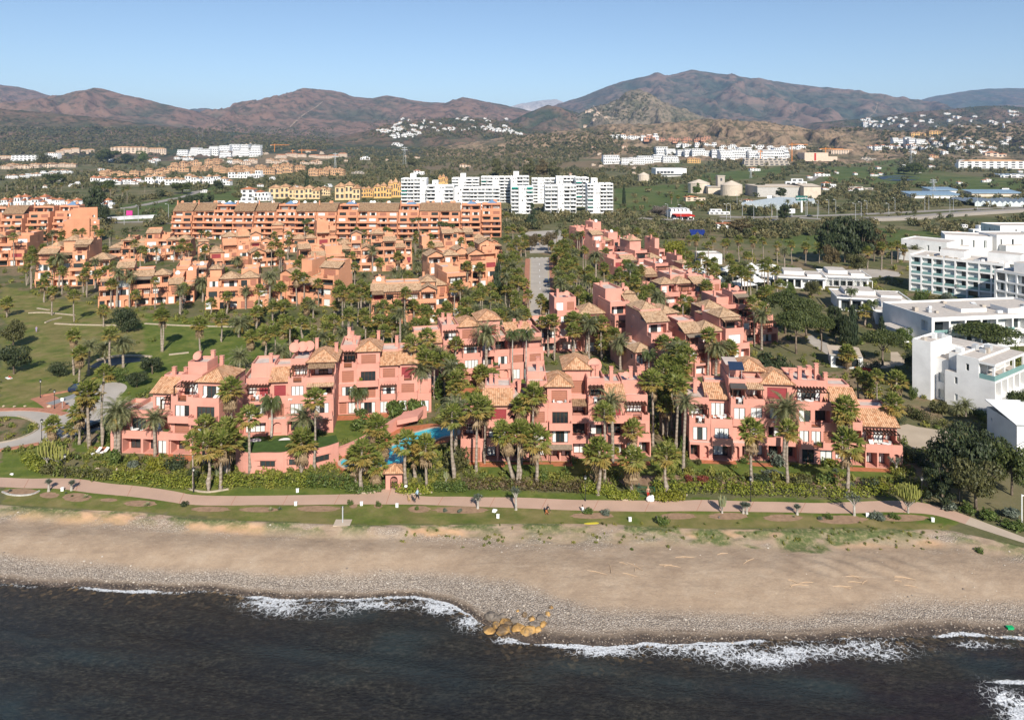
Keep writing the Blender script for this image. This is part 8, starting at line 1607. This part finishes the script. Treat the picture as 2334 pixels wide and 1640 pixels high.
car(1245,643,CBL,PI/2,'dark blue car parked on the right side of the palm road');car(208,976,CBK,1.2,'dark car parked in shade beside the leftmost block hedge');car(180,890,CBL,.5,'dark blue car at the upper end of the forecourt')
for x,y,mt,lb in[(1245,487,WPAINT,'white car parked before the many-windowed white tower, left'),(1258,487,CSI,'silver car parked before the many-windowed white tower, right'),(1408,486,WPAINT,'white car parked right of the rightmost white tower'),(1797,495,CBL,'dark blue car at the motorway junction'),(1846,494,CBK,'dark car right of the motorway junction'),(2012,501,CBL,'blue car on the lower slip road'),(2062,499,CBK,'black car on the slip road before the bridge'),(2140,496,WPAINT,'white car at the start of the motorway bridge'),(2181,486,CBL,'dark car on the motorway bridge, middle'),(2232,482,CSI,'grey van-like car far right on the motorway'),(1540,500,WPAINT,'white car at the petrol station'),(352,503,CSI,'silver car on the side road by the graffiti wall'),(232,507,CRD,'red car at the left end of the graffiti wall')]:car(x,y,mt,.1,lb,'cars on the far roads')
# furniture
def lounger(loc,rot,label,group='white sun loungers'):
    e=thing('sun_lounger',label,'sun lounger',loc,rot,group);b=MB();b.box(-.35,.35,-1.0,.3,.26,.36);b.obj('seat',[FABW],e);b=MB();T=Matrix.Translation((0,.31,.3))@Matrix.Rotation(.7,4,'X');b.box(-.35,.35,0,.8,-.04,.06,0,T);b.obj('backrest',[FABW],e)
    for x,y in((-.3,-.9),(.3,-.9),(-.3,.2),(.3,.2)):b=MB();b.box(x-.03,x+.03,y-.03,y+.03,0,.26);b.obj('leg',[WPAINT],e)
for x,lb in((219,'left of two white sun loungers on the lawn beside the leftmost block'),(236,'right of two white sun loungers on the lawn beside the leftmost block')):lounger(tuple(at(x,1033)),-.5,lb)
def inhouse(i,x,y,z):h_=HOUSES[i];c,s=math.cos(h_.rot),math.sin(h_.rot);l=h_.e.location;return(l.x+c*x-s*y,l.y+s*x+c*y,l.z+z+.03),h_.rot
BN=['leftmost','dish-topped','behind-pool','central','rightmost']
for i,x,y,z in[(0,16.6,1.5,9.15),(0,18.6,1.6,9.15),(0,8.2,1.1,3.05),(0,9.6,1.2,3.05),(1,9.6,1.8,6.1),(1,13.5,1.6,6.1),(1,15.4,1.5,6.1),(3,26.8,1.8,3.05),(3,30.4,2.2,3.05),(4,15,2.8,6.1),(4,16.8,2.7,6.1),(4,31,1.4,3.05)]:l,r_=inhouse(i,x,y,z);lounger(l,r_+R.choice([0,1.57,-.4]),'white terrace lounger on an upper terrace of the %s sea-front block'%BN[i])
for i,x,y,z in[(0,4.4,1.2,3.05),(1,2.5,.8,3.05),(1,3.2,2.6,6.1),(3,6.4,.6,3.05),(3,13.4,1.6,9.15),(3,17.3,1.2,9.15),(3,23.8,-.1+3.4,9.15),(4,1.8,1.6,6.1),(4,5.6,2.4,6.1),(4,8.9,3.2,9.15),(4,21,4,9.0),(4,33,1.2,3.05)]:
    l,r_=inhouse(i,x,y,z);e=thing('terrace_table','white round terrace table on a terrace of the %s sea-front block'%BN[i],'table',l,r_,'terrace tables');b=MB();b.cyl(0,0,.70,.75,.55,14);b.obj('tabletop',[WPAINT],e);b=MB();b.bar((0,0,0),(0,0,.7),.05);b.box(-.3,.3,-.3,.3,0,.04);b.obj('leg',[WPAINT],e)
    for q in range(3):a=q*2.1+.5;t=(l[0]+.95*math.cos(a),l[1]+.75*math.sin(a),l[2]);c_=thing('terrace_chair','white chair at the terrace table of the %s sea-front block'%BN[i],'chair',t,a+PI/2,'terrace chairs');b=MB();b.box(-.24,.24,-.24,.24,.42,.47);b.obj('seat',[WPAINT],c_);b=MB();b.box(-.24,.24,-.27,-.23,.47,.95);b.obj('backrest',[WPAINT],c_);b=MB();[b.box(x_-.02,x_+.02,y_-.02,y_+.02,0,.42)for x_ in(-.21,.21)for y_ in(-.21,.21)];b.obj('leg_frame',[WPAINT],c_)
for i,x,y,z in[(0,3.2,.5,3.05),(0,10.6,.5,3.05),(1,21.9,9.4,6.4),(1,26.5,10,6.1),(2,12,1,3.3),(2,18.5,1.6,3.3),(3,4.8,.4,3.05),(3,12.2,.6,9.2),(3,18.2,.5,9.2),(3,26.2,1.3,3.05),(3,32.6,2.2,3.05),(4,6.8,1,6.2),(4,14,1.6,3.05),(4,22,.4,3.0),(4,26,.4,3.05),(4,30,.4,3.05),(4,34.6,.5,3.05)]:l,r_=inhouse(i,x,y,z);o=one('planter_shrub',crown('bush',R.randrange(3),R.choice([LMD,LYG,LMD])),'green terrace shrub on a parapet of the %s sea-front block'%BN[i],'shrub',(l[0],l[1],l[2]+.2),r_,(R.uniform(.5,1.0),.35,R.uniform(.7,1.1)),'terrace shrubs')
# driftwood, litter, pebbles
DW=plain('driftwood',(.46,.33,.22),.95,.1,.2,2)
for i in range(26):x,y=R.choice([(1400,1300),(1700,1285),(1830,1325),(1700,1300),(1500,1290),(1950,1330),(2050,1320),(1560,1270)]);g=at(x+R.gauss(0,45),y+R.gauss(0,9));L=R.uniform(.4,1.5);b=MB();b.tube([(-L,0,.04),(-.2*L,.1,.07),(L,-.06,.05)],[.03,.06,.025],5);o=one('driftwood',b.mesh('driftwood',[DW]),'pale driftwood stick lying on the open sand','driftwood',tuple(g),R.gauss(0,.4),group='driftwood on the sand');o['px']=to_px(*g)[0]
g=at(2302,1432);b=MB();b.box(-.35,.35,-.2,.2,0,.22);b.box(-.4,.4,-.24,.24,.221,.27);tag(b.obj('crate',[plain('green_plastic',(.01,.35,.12),.5)],loc=tuple(g)),'bright green plastic crate on the wet pebbles at the right','crate')
g=at(1348,1193);b=MB();b.prism([(-1.1,0),(-.6,-.2),(.8,-.22),(1.1,0),(.8,.22),(-.6,.2)],.05,.1);tag(b.obj('surfboard',[plain('yellow_board',(.6,.5,.05),.4)],loc=tuple(g),rot=(0,0,.1)),'yellow and white board lying at the sand edge','surfboard')
XX,YY,ZZ,T,peb,wet=BEACH;rg=np.random.RandomState(3);sel=rg.choice(XX.size,9000,p=(lambda q:(q/q.sum()).ravel())((np.clip(peb,0,1)+.35*wet+.012*(T>.1))*((T>.05)&(T<1.12))*(np.abs(XX)<92)));px_=XX.ravel()[sel]+rg.uniform(-.2,.2,len(sel));py_=YY.ravel()[sel]+rg.uniform(-.1,.1,len(sel));pz_=ZZ.ravel()[sel];s_=rg.uniform(.03,.095,len(sel))*(1+1.2*(rg.rand(len(sel))>.94));V8=np.array([[1,0,.2],[.3,.9,.1],[-.8,.5,.15],[-.8,-.6,.2],[.4,-.9,.1],[.1,.1,.75]]);an=rg.rand(len(sel))*6.28
VV=np.stack([V8[None,:,0]*np.cos(an)[:,None]-V8[None,:,1]*np.sin(an)[:,None],V8[None,:,0]*np.sin(an)[:,None]+V8[None,:,1]*np.cos(an)[:,None],np.repeat(V8[None,:,2],len(sel),0)],-1)*s_[:,None,None]+np.stack([px_,py_,pz_],-1)[:,None,:]
fi=np.array([[0,1,5],[1,2,5],[2,3,5],[3,4,5],[4,0,5]]);me=bpy.data.meshes.new('pebbles');me.from_pydata(VV.reshape(-1,3).tolist(),[],(fi[None]+(np.arange(len(sel))*6)[:,None,None]).reshape(-1,3).tolist());me.materials.append(leafmat('pebble_stone',[(.16,.13,.11),(.30,.255,.21),(.40,.34,.275),(.52,.46,.39)],0,.8));tag(link('pebbles',me),kind='stuff')
mass_of('beach_tufts',[(g.x,g.y,g.z-.03,R.uniform(.15,.5),R.uniform(.2,.5))for g in(at(R.uniform(900,2150),R.gauss(1222,14))for _ in range(130))],GARD,BUSH,12)
for x in range(60,2100,118):y0=np.interp(x,*zip(*PT));y1=np.interp(x,*zip(*PB));ribbon('paving_joint',[(x-6,y1),(x+6,y0)],.07,BRICKP,.037,sub=0,avoid=False)
# ------------------------------------------------------------------ far air
HZ=MB();HZ.box(-16000,16000,-250,21500,-15,1250);m=bpy.data.materials.new('haze_air');n=nodes_of(m);pv=N(n,'ShaderNodeVolumePrincipled');pv.inputs['Color'].default_value=(.42,.64,1.0,1);pv.inputs['Density'].default_value=HAZE;pv.inputs['Anisotropy'].default_value=0.0;o_=N(n,'ShaderNodeOutputMaterial');n.links.new(pv.outputs[0],o_.inputs['Volume']);tag(HZ.obj('haze',[m]),kind='stuff')
# ------------------------------------------------------------------ labels: say which one
ORD='first second third fourth fifth sixth seventh eighth ninth tenth eleventh twelfth thirteenth fourteenth fifteenth sixteenth seventeenth eighteenth nineteenth twentieth'.split();TEN={20:'twenty',30:'thirty',40:'forty',50:'fifty'}
def ordw(i):return ORD[i]if i<20 else f'{TEN[(i + 1) // 10 * 10]}-{ORD[(i + 1) % 10 - 1]}' if(i+1)%10 else{30:'thirtieth',40:'fortieth',50:'fiftieth'}.get(i+1,'last')
by={}
for o in THINGS:by.setdefault(o['label'],[]).append(o)
for lb,q in by.items():
    if len(q)<2:continue
    q.sort(key=lambda o:to_px(*o.location)[0])
    for i,o in enumerate(q):o['label']=f'{lb}, '+('leftmost' if i==0 else 'rightmost' if i==len(q)-1 else ordw(i)+' from left')
for o in THINGS:
    if 'px' in o:del o['px']
